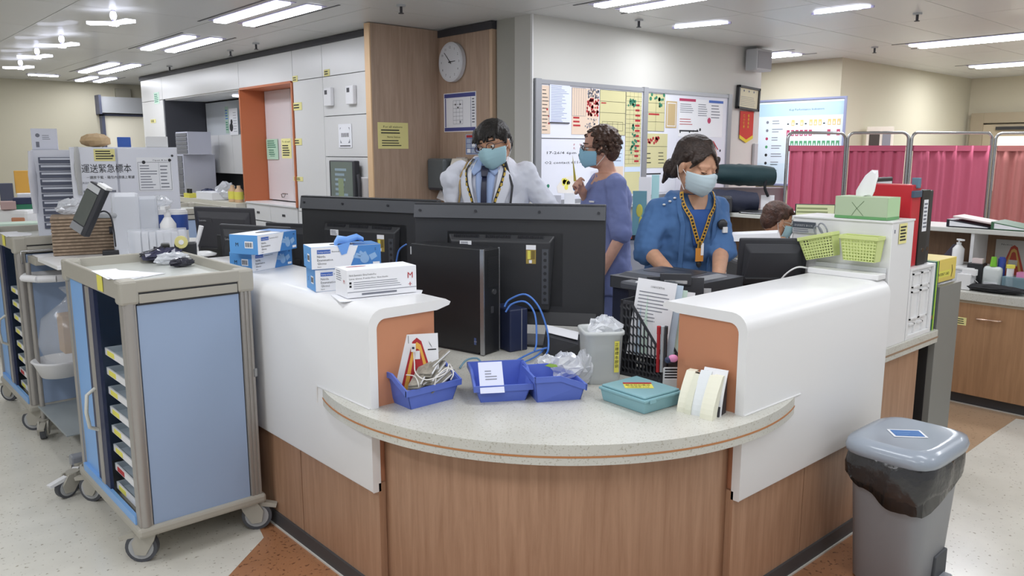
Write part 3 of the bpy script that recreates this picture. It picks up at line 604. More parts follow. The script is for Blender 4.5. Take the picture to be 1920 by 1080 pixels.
# =====================================================  BLUE PARTS BINS  =====================================================
BIN = mat('royal_blue_plastic', '#5d74cb', .4)
def bin_(loc, ang, label, wdt=.15, dep=.20, H=.10):
    t = thing('parts_bin', label, 'storage bin', loc, ang, 'royal blue open-fronted storage bins')
    w0, w1, th = wdt*.40, wdt*.5, .003; hf = H*.62
    m = MB()
    b = [(-w0, 0, 0), (w0, 0, 0), (w0, dep, 0), (-w0, dep, 0)]
    m.hexa(b, [(x, y, .003) for x, y, z in b])
    def wall(p, q, r, s_, n):
        n = V(n)*th; m.hexa([V(p), V(q), V(q)+n, V(p)+n], [V(s_), V(r), V(r)+n, V(s_)+n])
    yf = -.012
    wall((-w0, 0, 0), (w0, 0, 0), (w1, yf, hf), (-w1, yf, hf), (0, 1, 0))
    wall((w0, dep, 0), (-w0, dep, 0), (-w1, dep+.012, H), (w1, dep+.012, H), (0, -1, 0))
    for sgn in (-1, 1):
        a = [(sgn*w0, 0, 0), (sgn*w0, dep, 0), (sgn*w1, dep+.012, H), (sgn*w1, dep*.5, H), (sgn*w1, yf, hf)]
        vs = [V(p) for p in a]+[V(p)-V((sgn*th, 0, 0)) for p in a]
        m.add(vs, [(0, 1, 2, 3, 4), (9, 8, 7, 6, 5)]+[(i, (i+1) % 5, 5+(i+1) % 5, 5+i) for i in range(5)])
    m.obj('tub', BIN, t)
    r = MB()
    e = .006
    r.hexa([(-w1-e, yf-.004, hf-.02), (w1+e, yf-.004, hf-.02), (w1+e, yf+.001, hf-.02), (-w1-e, yf+.001, hf-.02)], [(-w1-e, yf-.006, hf+.002), (w1+e, yf-.006, hf+.002), (w1+e, yf+.001, hf+.002), (-w1-e, yf+.001, hf+.002)])
    for sgn in (-1, 1):
        x0, x1 = sorted((sgn*w1, sgn*(w1+e)))
        r.prism([(yf-.004, hf-.02), (yf-.004, hf+.002), (dep*.5, H+.002), (dep+.016, H+.002), (dep+.016, H-.018), (dep*.5, H-.018)], x0, x1, 0, 'x')
    r.box(-w1-e, w1+e, dep+.01, dep+.018, H-.018, H+.002)
    r.obj('rolled_rim', BIN, t)
    return t
bc = RD(0)
bin_((1.568, 2.171, DZ), RD(0), 'blue bin full of grey folded cuffs and white cords, leftmost of the three', .225, .15, .115)
bin_(((1.674+1.848)/2+.012, 2.03, DZ), RD(-31.6), 'blue bin with a white sheet over its front, middle of the three', .20, .16, .10)
bin_((2.025, 1.922, DZ), RD(61.4), 'blue bin holding crumpled clear bags, rightmost of the three', .165, .16, .095)
CUFF = mat('grey_cuff_fabric', '#9b978c', .8, var=.3, vscale=40)
rr = random.Random(5)
for i in range(9):
    x, y = 1.53+.10*rr.random(), 2.20+.08*rr.random()
    t = thing('tape_bundle', ('topmost grey folded tape bundle in the leftmost blue bin' if i == 8 else 'grey folded tape bundle under the topmost one in the leftmost blue bin'), 'tape', (x, y, DZ+.055+.009*i), RD(10+40*rr.random()-10), 'grey folded tapes in the leftmost blue bin')
    MB().box(-.075, .07, -.022, .022, 0, .005).box(-.07, .075, -.02, .02, .008, .012).box(-.06, .07, -.024, .018, .0055, .0075, 1).obj('strap', [CUFF, PAPER], t); t.rotation_euler = (RD(-15+20*rr.random()), RD(-22+10*rr.random()), t.rotation_euler[2])
cordm = mat('white_cord', '#e2e0dc', .5)
def cord(name, pts, r, m, label, cat='cable', n=8, sub=6, group=None):
    P = [V(p) for p in pts]; out = []
    for i in range(len(P)-1):
        p0, p1, p2, p3 = P[max(i-1, 0)], P[i], P[i+1], P[min(i+2, len(P)-1)]
        for k in range(sub):
            u = k/sub; out.append(.5*((2*p1)+(p2-p0)*u+(2*p0-5*p1+4*p2-p3)*u*u+(3*p1-p0-3*p2+p3)*u**3))
    out.append(P[-1]); o = MB().tube(out, r, 0, n).obj(name, m)
    return tag(o, label, cat, group)
bz = DZ+.1
def bp(px, py, z): return tuple(PZ(px, py, z))
cord('cord', [bp(775, 648, .93), bp(777, 680, .88), bp(780, 700, .86), bp(800, 712, .85), bp(835, 700, .85), bp(842, 682, .86), bp(850, 700, .85), bp(845, 712, .83)], .0022, cordm, 'white cord looping out of the leftmost blue bin', group=None)
cord('cord', [bp(762, 703, .845), bp(778, 706, .85), bp(785, 722, .83), bp(783, 728, .80)], .0022, cordm, 'short white cord at the front of the leftmost blue bin')
cord('cord', [bp(815, 722, .82), bp(820, 705, .85), bp(838, 690, .87), bp(852, 697, .86)], .0022, cordm, 'white cord crossing the right side of the leftmost blue bin')
p = PZ(775, 652, .93); o = MB().box(-.008, .008, -.004, .004, -.014, .014).box(-.004, .004, -.0045, -.004, -.004, .004, 1).obj('cord_tag', [W, BLUED]); o.location = p; o.rotation_euler = (0, 0, RD(-40)); tag(o, 'small white tag at the top of a white cord in front of the warning leaflet', 'tag')
# triangle leaflet leaning in the first bin
s = Sheet(.15, .21, .002)
def tri(s, k, m, z): s.mb.add([((.5-.40*k-.5)*s.w+.0, (-.42+.0)*s.h, z), ((.40*k)*s.w, -.42*s.h, z), (.10*k*s.w, (.36*k)*s.h, z), (0, (.42*k)*s.h, z), (-.10*k*s.w, .36*k*s.h, z)], [(0, 1, 2, 3, 4)], m)
tri(s, 1.05, 1, .0008); tri(s, .88, 2, .0012); tri(s, .62, 1, .0016); s.r(.44, .58, .56, .72, 0, .002); s.lines(.3, .3, .7, .5, 4, 0, .35, .1); s.r(.30, .85, .31, .98, 3)
s.mb.add([((.27)*s.w, .38*s.h, .001), ((.33)*s.w, .30*s.h, .001), (.36*s.w, .25*s.h, .001), (.30*s.w, .32*s.h, .001)], [(0, 1, 2, 3)], 3); s.r(.75, .72, .95, .74, 3)
s.put('leaflet', [PAPER, RED, mat('orange_yellow_print', '#e9b04a', .6), INK], frameM(V((1.56, 2.243, .865)), RD(-118), RD(8)), None, 'white leaflet with a red and yellow triangle leaning on the orange panel', 'leaflet')
# sheet over the second bin
s = Sheet(.085, .115, .001); s.lines(.25, .4, .75, .75, 4, 1, .3, .5, 2); c = PZ(921, 706, .825)
s.put('note_sheet', [mat('bluish_paper', '#dfe4fb', .8), INKG], frameM(V((c.x, c.y, .822)), RD(238), RD(35)), None, 'small white note hanging over the front of the middle blue bin', 'note')
# crumpled bags
def crumple(loc, rad, label, seed, sq=(1, 1, 1), m=None, name='plastic_bag', cat='bag', amp=.45, n=18, k=11, wh=None, group=None):
    rn2 = random.Random(seed); mb = MB(); rings = []
    for j in range(k+1):
        t_ = -pi/2+pi*(.03+.94*j/k)
        rings.append([V((rad*sq[0]*cos(t_)*cos(2*pi*i/n)*(1+amp*(rn2.random()-.5)), rad*sq[1]*cos(t_)*sin(2*pi*i/n)*(1+amp*(rn2.random()-.5)), rad*sq[2]*(sin(t_)+1)*(1+amp*.5*(rn2.random()-.5)))) for i in range(n)])
    mb.loft(rings, 0, True, False)
    o = mb.obj(name, m or BAG); o.location = loc
    return tag(o, label, cat, group)
CL = mat('crinkled_film', '#eef1f6', .12, alpha=.5, spec=1)
p = PZ(1075, 700, .80); crumple((p.x-.005, p.y+.03, .775), .052, 'crinkled clear bag puffing out of the right blue bin', 3, (1.2, 1, .95), CL)
p = PZ(1035, 690, .80); crumple((p.x, p.y+.03, .77), .045, 'clear bag with green print in the right blue bin', 8, (1, 1, .8), CL)
t_ = PZ(1098, 690, .80); crumple((t_.x+.0, t_.y+.01, DZ), .04, 'crinkled clear bag between the right blue bin and the translucent tub', 11, (.8, .9, 1.6), CL)
p = PZ(1033, 686, .85); o = MB().prism([(-.022, 0), (-.005, .008), (.02, .004), (.024, -.004), (0, -.006)], 0, .002).obj('green_leaf_print', mat('leaf_green', '#7fa23c', .6)); o.location = p; o.rotation_euler = (RD(60), 0, RD(-40)); tag(o, 'small green label showing through the clear bag', 'label')
# =====================================================  TUB, FILE HOLDER, TEAL BOX, BROCHURES  =====================================================
TL = mat('translucent_plastic', '#dfe3e2', .35, alpha=.72, spec=.5)
t = thing('plastic_tub', 'translucent square tub with a vertical yellow label', 'tub', (2.226, 1.981, DZ), RD(-35))
MB().lathe([(.058, 0), (.066, .02), (.074, .19), (.080, .192), (.080, .205), (.072, .206), (.068, .19), (.060, .02), (.01, .012)], (0, 0, 0), 0, 40, 6).obj('tub_body', TL, t)
MB().lathe([(.005, .014), (.056, .02), (.063, .13), (.03, .15), (.004, .14)], (0, 0, 0), 0, 24, 5).obj('white_contents', mat('white_film_roll', '#e8eaea', .7, bump=.3, bscale=60), t)
s = Sheet(.018, .12, .001); s.t('正確標本膠袋', .12, .85, .12, 1, vert=True); s.put('yellow_label', [YEL, INK], frameM(V((.045, -.0745, .11)), AY), t)
p = PZ(1150, 612, .94); crumple((2.235, 1.976, .90), .05, 'clear film bunched in the mouth of the translucent tub', 21, (1.3, 1.1, .8), CL, amp=.7)
# lattice file holder
t = thing('file_holder', 'black lattice magazine file stuffed with papers beside the printer', 'file holder', (2.42, 1.775, DZ), RD(97))
# local: x = depth (from low front to tall back), y = width
LAT = BLACKM
D2, H1, H2 = .22, .08, .30
def side(y):
    m = MB(); poly = [(0, 0), (D2, 0), (D2, H2), (D2-.05, H2), (0, H1)]
    m.prism([(0, 0), (D2, 0), (D2, .014), (0, .014)], y, y+.003, 0, 'y').prism([(D2-.012, 0), (D2, 0), (D2, H2), (D2-.012, H2)], y, y+.003, 0, 'y').prism([(0, 0), (.012, 0), (.012, H1), (0, H1)], y, y+.003, 0, 'y')
    m.prism([(0, H1-.014), (0, H1), (D2-.05, H2), (D2-.05, H2-.02)], y, y+.003, 0, 'y').prism([(D2-.06, H2-.014), (D2, H2-.014), (D2, H2), (D2-.06, H2)], y, y+.003, 0, 'y')
    k = 0
    while k < 13:
        x = .008+k*.0165; top = H1+(H2-H1)*min(1, x/(D2-.05))-.01
        if x < D2-.01:
            m.box(x, x+.005, y, y+.003, 0, top); k2 = 0
            z = .02
            while z < top: m.prism([(x, z), (x+.0165, z+.012), (x+.0165, z+.018), (x, z+.006)], y, y+.003, 0, 'y') if z+.02 < top else None; z += .034
        k += 1
    m.obj('lattice_side', LAT, t)
side(-.05); side(.047)
MB().box(0, D2, -.05, .05, 0, .003).box(D2-.003, D2, -.05, .05, 0, H2).box(0, .003, -.05, .05, 0, H1).obj('tray_base', LAT, t)
# papers fanned in it, facing the camera left
for i, (mm, h_, dx, lb) in enumerate([(PAPER, .30, .0, 'printed white form'), (mat('pale_blue_folder', '#c5d6e6', .5), .29, .02, 'pale blue plastic folder'), (mat('mint_folder', '#cfe6da', .5), .27, .035, 'mint plastic folder'), (PAPER, .26, .06, 'plain white sheet')]):
    s = Sheet(.15, h_, .003)
    if i == 0: s.t('CONSULTATION', .35, .9, .035, 1, .35); s.lines(.08, .45, .9, .86, 9, 2, .25, .5, 4)
    c = V((2.41+dx*1.0, 1.885-dx*.9, DZ+.03+h_/2+.05))
    s.put('document', [mm, INK, INKG], frameM(c, RD(214+6*i), RD(6), RD(-7)), None, lb+' standing in the black lattice file', 'document', 'papers in the lattice file')
t = thing('clipboard', 'black clipboard with a metal clip standing behind the lattice file', 'clipboard', (2.52, 1.86, DZ), RD(-50))
MB().box(-.11, .11, 0, .006, 0, .385).obj('board', BLACKM, t, .002); MB().box(-.06, .06, -.012, 0, .355, .40).box(-.045, .045, -.016, -.01, .36, .375, 1).obj('clip', [BLACKM, STEEL], t, .002)
MB().box(-.10, .10, .006, .012, .01, .34).obj('papers', PAPER, t)
t = thing('ruler', 'grey strip standing next to the black clipboard', 'ruler', (2.60, 1.79, DZ), RD(-45)); MB().box(0, .035, 0, .004, 0, .34).obj('blade', LGREY, t)
for i, (px, py, m_, lb) in enumerate([(1236, 600, RED, 'red pen'), (1243, 606, mat('clear_pen', '#b9c3c9', .3), 'clear pen'), (1249, 610, DGREY, 'grey pen')]):
    p = PD(px, py, 2.90); t = thing('pen', lb+' standing in the lattice file', 'pen', (p.x, p.y, DZ+.05), RD(0), 'pens in the lattice file'); t.rotation_euler = (RD(3), RD(-4), 0)
    MB().cyl((0, 0, 0), .0065, .15).cyl((0, 0, .15), .0075, .03).obj('barrel', m_, t)
p = PD(1262, 672, 2.72)
t = thing('binder_clip', 'pink and dark blue clip above the small card holder', 'clip', tuple(p), RD(-40)); MB().ell((0, 0, 0), (.018, .012, .014)).obj('pink_pad', mat('pink_rubber', '#d98ab5', .5), t); MB().ell((-.018, 0, -.006), (.012, .01, .012)).obj('blue_pad', BLUED, t)
t = thing('card_holder', 'small white card holder of printed cards at the foot of the lattice file', 'card holder', (2.30, 1.70, DZ), RD(-42))
MB().box(-.03, .03, -.012, .012, 0, .09).obj('holder', mat('pale_card', '#d5d8d8', .5), t, .002); s = Sheet(.062, .05, .001); s.lines(.05, .08, .95, .92, 4, 1, .55, .15, 5); s.put('printed_card', [PAPER, INK], frameM(V((0, -.014, .075)), AY, RD(-5)), t)
# teal lidded box
TEAL = mat('teal_plastic', '#86b2ba', .4)
t = thing('lidded_box', 'flat teal plastic box with a red and yellow label on the lid', 'box', (2.022, 1.60, DZ), RD(-4.1))
MB().hexa([(.008, .008, 0), (.177, .008, 0), (.177, .205, 0), (.008, .205, 0)], [(0, 0, .045), (.185, 0, .045), (.185, .213, .045), (0, .213, .045)]).obj('base', TEAL, t, .004)
MB().box(-.004, .189, -.004, .217, .041, .052).box(.004, .181, .004, .209, .052, .06).obj('lid', TEAL, t, .004)
MB().box(.02, .05, -.007, -.004, .036, .05).obj('latch', TEAL, t, .001)
s = Sheet(.10, .065, .001); s.r(0, .74, 1, 1, 1); s.t('標本鈕扣電池', .06, .40, .26, 2, .85); s.t('只限專用 2023', .10, .08, .2, 2, .75); s.put('lid_label', [YEL, RED, INK], M4.Translation((.09, .115, .0615)) @ M4.Rotation(RD(-38), 4, 'Z'), t)
# cream brochures: curved cards in a dark holder
CRM = mat('cream_card', '#ecebd8', .5)
t = thing('brochure_holder', 'dark holder with curved cream dispensers leaning by the orange panel', 'brochure holder', (2.165, 1.492, DZ), RD(-78)); t.scale = (.80, 1, .95)
def curved(x0, x1, y, H, lean, m, nm, th=.006):
    q = [(y+lean*((z/H)**1.6), z) for z in [H*i/8 for i in range(9)]]
    MB().prism(q+[(a+th, b) for a, b in q[::-1]], x0, x1, 0, 'x').obj(nm, m, t)
curved(-.085, -.045, -.01, .135, .07, CRM, 'cream_dispenser', .03); curved(-.045, -.018, -.02, .13, .07, mat('cream_card_2', '#dfe0cd', .5), 'cream_dispenser', .03)
curved(-.02, .03, -.015, .145, .075, mat('pale_card_face', '#e3e8ea', .5), 'white_leaf', .004); curved(.028, .048, -.03, .135, .075, CRM, 'cream_dispenser', .035); curved(.046, .085, -.035, .138, .08, CRM, 'cream_dispenser', .04)
curved(-.01, .095, .02, .155, .05, PAPER, 'white_backing', .004)
MB().prism([(.012, 0), (.075, 0), (.075, .13), (.06, .13)], -.06, .09, 0, 'x').obj('dark_stand', DGREY, t)
# =====================================================  SCREENS, COMPUTER, PRINTER  =====================================================
TVB = mat('tv_back_black', '#303134', .45, bump=.05, bscale=1500); TVG = mat('tv_back_glossy_band', '#4c4e53', .35)
def tv(c, n, wd, ht, label, z0):
    """c = centre of the back face bottom; n = heading of the back"""
    t = thing('television', label, 'television', (c[0], c[1], z0), n-AY, 'large black screens seen from behind')
    b = ht
    MB().box(-wd/2, wd/2, .0, .035, 0, b).obj('panel_back', TVB, t, .004)
    MB().hexa([(-wd/2, -.0, b-.065), (wd/2, -.0, b-.065), (wd/2, .01, b-.065), (-wd/2, .01, b-.065)], [(-wd/2, -.0, b-.002), (wd/2, -.0, b-.002), (wd/2, .01, b-.002), (-wd/2, .01, b-.002)]).hexa([(-wd/2, -.012, b-.068), (wd/2, -.012, b-.068), (wd/2, .0, b-.068), (-wd/2, .0, b-.068)], [(-wd/2, -.002, b-.01), (wd/2, -.002, b-.01), (wd/2, .0, b-.01), (-wd/2, .0, b-.01)]).obj('upper_band', TVG, t)
    # centre housing with vents
    x0, x1 = -.26, .20
    MB().hexa([(x0-.03, 0, .08), (x1+.06, 0, .08), (x1+.06, .01, .08), (x0-.03, .01, .08)], [(x0-.03, 0, b-.125), (x1+.06, 0, b-.125), (x1+.06, .01, b-.125), (x0-.03, .01, b-.125)]).hexa([(x0, -.03, .07), (x1, -.03, .07), (x1, 0, .07), (x0, 0, .07)], [(x0, -.03, b-.17), (x1, -.03, b-.17), (x1+.02, 0, b-.14), (x0-.02, 0, b-.14)]).obj('rear_housing', TVB, t, .006)
    m = MB()
    for g in range(3):
        for k in range(22): m.box(x0+.01+g*.15+.0055*k, x0+.0125+g*.15+.0055*k, -.018, -.008, b-.165, b-.142)
    m.obj('vent_slots', BLACKM, t, kind='stuff')
    MB().box(x1-.035, x1-.005, -.033, -.03, .10, b-.20).obj('port_panel', mat('port_grey', '#55585e', .35, .4), t)
    m = MB()
    for k in range(8): m.cyl((x1-.02, -.0335, .12+.03*k), .008, .001, n=10, ax='y')
    m.obj('sockets', BLACK, t, kind='stuff')
    s = Sheet(.055, .03, .001); s.lines(.1, .1, .9, .9, 3, 1); s.put('rating_label', [PAPER, INKG], frameM(V((x0+.07, -.031, b-.185)), AY), t)
    s = Sheet(.045, .085, .001); s.r(0, .75, 1, 1, 2); s.r(.15, .25, .45, .7, 1); s.r(.55, .25, .9, .7, 3); s.r(.3, .03, .6, .2, 2); s.put('energy_label', [mat('gold_label', '#a8924a', .4), YEL, PAPER, mat('gold2', '#7a6a34', .4)], frameM(V((x1-.085, -.031, b-.225)), AY), t)
    m = MB()
    for x in (-.42, -.15, .15, .42): m.cyl((x*wd/.9, -.013, b-.035), .006, .004, n=10, ax='y')
    m.cyl((wd/2-.02, -.003, .06), .006, .004, n=10, ax='y'); m.obj('screws', BLACKM, t, kind='stuff')
    MB().box(-wd/2+.01, wd/2-.01, .035, .038, .01, b-.01).obj('display', BLACK, t)
    # stand
    MB().hexa([(-.30, -.02, -.001), (wd/2-.03, -.02, -.001), (wd/2-.03, .03, -.001), (-.30, .03, -.001)], [(-.30, -.0, .06), (wd/2-.03, -.0, .06), (wd/2-.03, .03, .06), (-.30, .03, .06)]).obj('lower_housing', TVB, t, .004)
    MB().box(-.30, .30, -.10, .12, DZ-z0, DZ-z0+.012).box(-.05, .05, .0, .03, DZ-z0+.01, .02).obj('stand', BLACK, t, .003)
    return t
nR = RD(215.9); a = PD(776, 376, 3.70); b = PD(1136, 382, 3.52); c = (a+b)/2; wR = (V((a.x, a.y))-V((b.x, b.y))).length
tv((c.x, c.y), nR, wR, .55, 'largest black television back, right of the two, behind the computer tower', .82)
nL = RD(199); a = PD(564, 367, 4.30); X = V((-sin(nL), cos(nL))); c = V((a.x, a.y))+X*wR/2
tv((c.x, c.y), nL, wR, .55, 'left black television back, partly hidden by the stacked glove boxes', .82)
# computer tower
t = thing('computer_tower', 'tall black desktop computer tower with silver-edged front beside the worktop cables', 'computer', (2.121, 2.562, DZ), RD(12))
Wt, Dt, Ht = .115, .41, .462
MB().box(0, Wt, .012, Dt, .012, Ht).obj('case', mat('tower_black', '#242528', .35), t, .004)
MB().box(.006, Wt-.004, -.006, .014, .006, Ht-.004).obj('front_bezel', mat('bezel_dark', '#222326', .35), t, .003)
MB().box(-.001, .007, -.008, .012, .004, Ht).box(Wt-.005, Wt, -.008, .0, .004, Ht).obj('silver_edge', mat('silver_strip', '#aeb1b5', .25, .8), t, .001)
m = MB()
for k in range(24): m.box(.03, Wt-.012, -.0075, -.006, Ht-.04-.0055*k, Ht-.0375-.0055*k)
m.obj('bezel_vents', BLACK, t, kind='stuff')
MB().cyl((.075, -.010, Ht-.19), .012, .004, n=20, ax='y').obj('round_emblem', STEEL, t); MB().box(.05, .07, -.0085, -.006, .18, .21).obj('power_button', DGREY, t, .001)
s = Sheet(.012, .03, .0005); s.t('intel', .1, .4, .3, 1); s.put('badge', [mat('badge_blue', '#4b5c8c', .4), LGREY], frameM(V((-.0008, .04, .06)), AX), t)
MB().box(-.0012, 0, .405, .412, Ht-.05, Ht-.015).obj('side_latch', LGREY, t); MB().box(.01, .1, .03, .40, 0, .012).obj('feet', BLACKM, t)
t = thing('backup_power_box', 'small navy box with cable behind the computer tower', 'power supply', (2.250, 2.53, DZ), RD(-8))
MB().box(0, .095, 0, .16, 0, .19).obj('case', BLUED, t, .006); MB().box(.060, .064, -.001, .0, .0, .19).obj('seam', GREY, t)
CB = mat('blue_network_cable', '#4f7fd0', .4)
cord('network_cable', [PD(946, 575, 3.36), PD(955, 562, 3.36), PD(985, 552, 3.34), PD(1010, 575, 3.32), PD(1026, 620, 3.30), PD(1028, 655, 3.26), PD(1020, 668, 3.2)], .0042, CB, 'outer blue network cable looping up behind the tower')
cord('network_cable', [PD(948, 585, 3.34), PD(960, 570, 3.34), PD(985, 566, 3.32), PD(1003, 590, 3.30), PD(1006, 640, 3.26), PD(1002, 658, 3.2)], .004, CB, 'inner blue network cable looping down in front of the navy box')
cord('network_cable', [PZ(1026, 652, .78), PZ(1000, 660, .76), PZ(970, 675, .745), PZ(945, 690, .74), PZ(915, 700, .74)], .0042, CB, 'blue network cable lying on the worktop behind the bins')
cord('network_cable', [PZ(1030, 645, .78), PZ(1005, 668, .75), PZ(975, 682, .742), PZ(950, 692, .74)], .004, CB, 'second blue network cable lying beside the first on the worktop')
cord('network_cable', [PZ(862, 690, .74), PZ(875, 675, .765), PZ(895, 672, .77), PZ(905, 685, .745)], .004, mat('teal_cable', '#6c93a8', .4), 'grey-blue cable arching between the left and middle bins')
cord('network_cable', [PD(762, 458, 3.75), PD(748, 470, 3.78), PD(742, 500, 3.8)], .004, CB, 'blue cable behind the top left corner of the tower')
t = thing('desk_bin', 'dark slanted tray with a white top card behind the right blue bin', 'tray', (2.30, 2.36, DZ), RD(-35))
MB().hexa([(0, 0, 0), (.16, 0, 0), (.16, .1, 0), (0, .1, 0)], [(0, 0, .10), (.14, -.02, .06), (.17, .08, .08), (.02, .1, .115)]).obj('tray', BLACKM, t, .003); MB().hexa([(.01, .02, .107), (.14, .0, .075), (.16, .08, .09), (.02, .1, .122)], [(.01, .02, .109), (.14, .0, .077), (.16, .08, .092), (.02, .1, .124)]).obj('card', PAPER, t)
# printer
PRB = mat('printer_charcoal', '#3b3d42', .45); PRL = mat('printer_dark_grey', '#4c4f56', .35)
t = thing('printer', 'wide charcoal multifunction printer behind the lattice file holder', 'printer', (2.655, 1.90, DZ), 0)
Wp, Dp, Hp = .42, .42, .335
MB().box(.02, Wp-.02, .02, Dp, 0, Hp-.055).obj('body', mat('printer_navy', '#262a3c', .4), t, .01)
MB().prism([(-.0, 0), (Wp, 0), (Wp, Dp), (.0, Dp)], Hp-.06, Hp-.008).obj('top_housing', PRB, t, .012)
MB().hexa([(.03, .04, Hp-.01), (Wp-.05, .04, Hp-.01), (Wp-.05, Dp-.02, Hp-.01), (.03, Dp-.02, Hp-.01)], [(.06, .07, Hp+.006), (Wp-.10, .07, Hp+.006), (Wp-.10, Dp-.04, Hp+.006), (.06, Dp-.04, Hp+.006)]).obj('scanner_lid', PRL, t, .003)
MB().prism([(.16, .10), (Wp-.11, .12), (Wp-.13, Dp-.08), (.14, Dp-.08)], Hp+.006, Hp+.0075).obj('output_recess', BLACK, t)
MB().box(-.07, .03, .10, .3, Hp-.045, Hp-.012).obj('side_tray', PRL, t, .01)
MB().box(-.06, -.002, .12, .26, Hp-.10, Hp-.045).obj('side_unit', mat('printer_side_dark', '#20222a', .4), t, .004)
s = Sheet(.03, .12, .001); s.t('NTU', .1, .1, .2, 1); s.put('white_label', [PAPER, INK], frameM(V((-.04, .12-.002, .17)), AY), t)
MB().box(-.06, -.002, .122, .26, .0, Hp-.10).obj('lower_unit', mat('printer_side_dark', '#20222a', .4), t, .004)
MB().box(-.06, -.0, .12, .22, Hp-.012, Hp-.006).obj('paper_stack', PAPER, t)
# small monitor
def monitor(c, n, w_, h_, z0, label, zt=0, brand=None, tilt=RD(-8), stand=True, m_=BLACKM, zb=None):
    t = thing('monitor', label, 'monitor', (c[0], c[1], z0), n-AY)
    m = MB().box(-w_/2, w_/2, 0, .02, 0, h_).hexa([(-w_/2+.02, -.02, .03), (w_/2-.02, -.02, .03), (w_/2-.02, 0, .02), (-w_/2+.02, 0, .02)], [(-w_/2+.05, -.02, h_-.06), (w_/2-.05, -.02, h_-.06), (w_/2-.02, 0, h_-.02), (-w_/2+.02, 0, h_-.02)])
    m.xf(M4.Rotation(tilt, 4, 'X')); m.obj('screen_back', m_, t, .006)
    zb = DZ if zb is None else zb
    if stand: MB().box(-.04, .04, -.035, .0, zb-z0+.01, h_*.5).box(-.12, .12, -.10, .10, zb-z0, zb-z0+.012).obj('stand', BLACK, t, .004)
    MB().box(-w_/2+.015, w_/2-.015, .02, .022, .015, h_-.015).xf(M4.Rotation(tilt, 4, 'X')).obj('display', BLACK, t)
    MB().box(-w_*.4, w_*.3, -.03, -.018, h_*.12, h_*.26).xf(M4.Rotation(tilt, 4, 'X')).obj('hinge_cover', BLACK, t, .008)
    if brand:
        s = Sheet(.09, .025, .0004); s.t(brand, 0, .2, .7, 1); s.mb.xf(M4.Rotation(tilt, 4, 'X') @ frameM(V((-w_/2+.10, -.0215, h_-.07)), AY)); s.mb.obj('lettering', [m_, LGREY], t)
    return t
a, b = PD(1384, 452, 3.62), PD(1513, 446, 3.50); c = (a+b)/2
monitor((c.x, c.y), RD(224), (a-b).length*1.02, .235, 1.205-.215, 'small black monitor back beside the white box with green baskets', tilt=RD(12))
t = thing('paper_tray_stack', 'white sheets standing behind the small black monitor', 'paper', tuple(PD(1420, 445, 3.9)), RD(-42)); MB().hexa([(-.15, 0, -.02), (.12, 0, -.02), (.14, .06, -.02), (-.12, .06, -.02)], [(-.14, .01, .012), (.10, .01, .02), (.12, .06, .03), (-.11, .06, .02)]).obj('sheets', PAPER, t)
# left monitors and desk gear on the left wing desk
a, b = PD(378, 394, 4.55), PD(470, 408, 4.25); c = (a+b)/2
monitor((c.x, c.y), RD(205), .42, .30, 1.0, 'left dark monitor back behind the M glove boxes', brand='Lenovo', tilt=RD(4), m_=DGREY)
a, b = PD(420, 414, 4.1), PD(498, 427, 3.85); c = (a+b)/2
monitor((c.x+.06, c.y-.0), RD(203), .46, .28, .955, 'dark monitor back right above the M glove boxes', brand='Lenovo', tilt=RD(4), m_=mat('graphite_plastic', '#313236', .5))
c = PD(540, 422, 4.75); monitor((c.x, c.y), RD(205), .34, .28, .90, 'black monitor edge just left of the left television', tilt=0)
# =====================================================  WHITE BOX CABINET AND SIDE WORKTOP  =====================================================
t = thing('box_cabinet', 'tall white box cabinet at the end of the right wing holding green baskets', 'cabinet', (3.35, 1.392, .777), 0)
MB().box(0, .215, 0, .44, 0, .535).obj('body', W, t, .002)
MB().box(-.006, .22, -.003, .445, .532, .541).obj('lid_panel', W, t, .002)
s = Sheet(.11, .05, .001); s.r(0, .45, 1, 1, 1); s.t('SHARPS BOX', .08, .6, .25, 0, .8); s.lines(.05, .05, .9, .4, 2, 2); s.put('dark_label', [LGREY, mat('slate_label', '#4c525c', .5), INKG], frameM(V((-.008, .385, .49)), AX), t)
s = Sheet(.075, .085, .001); s.lines(.1, .1, .9, .9, 5, 1, .5, .2, 8); s.put('yellow_notice', [YELP, INK], frameM(V((.10, -.0035, .485)), AY), t)
MB().box(.02, .0225, -.0035, .0, .49, .505).obj('key_hole', INKG, t)
LIME = mat('lime_plastic', '#d0dc90', .45)
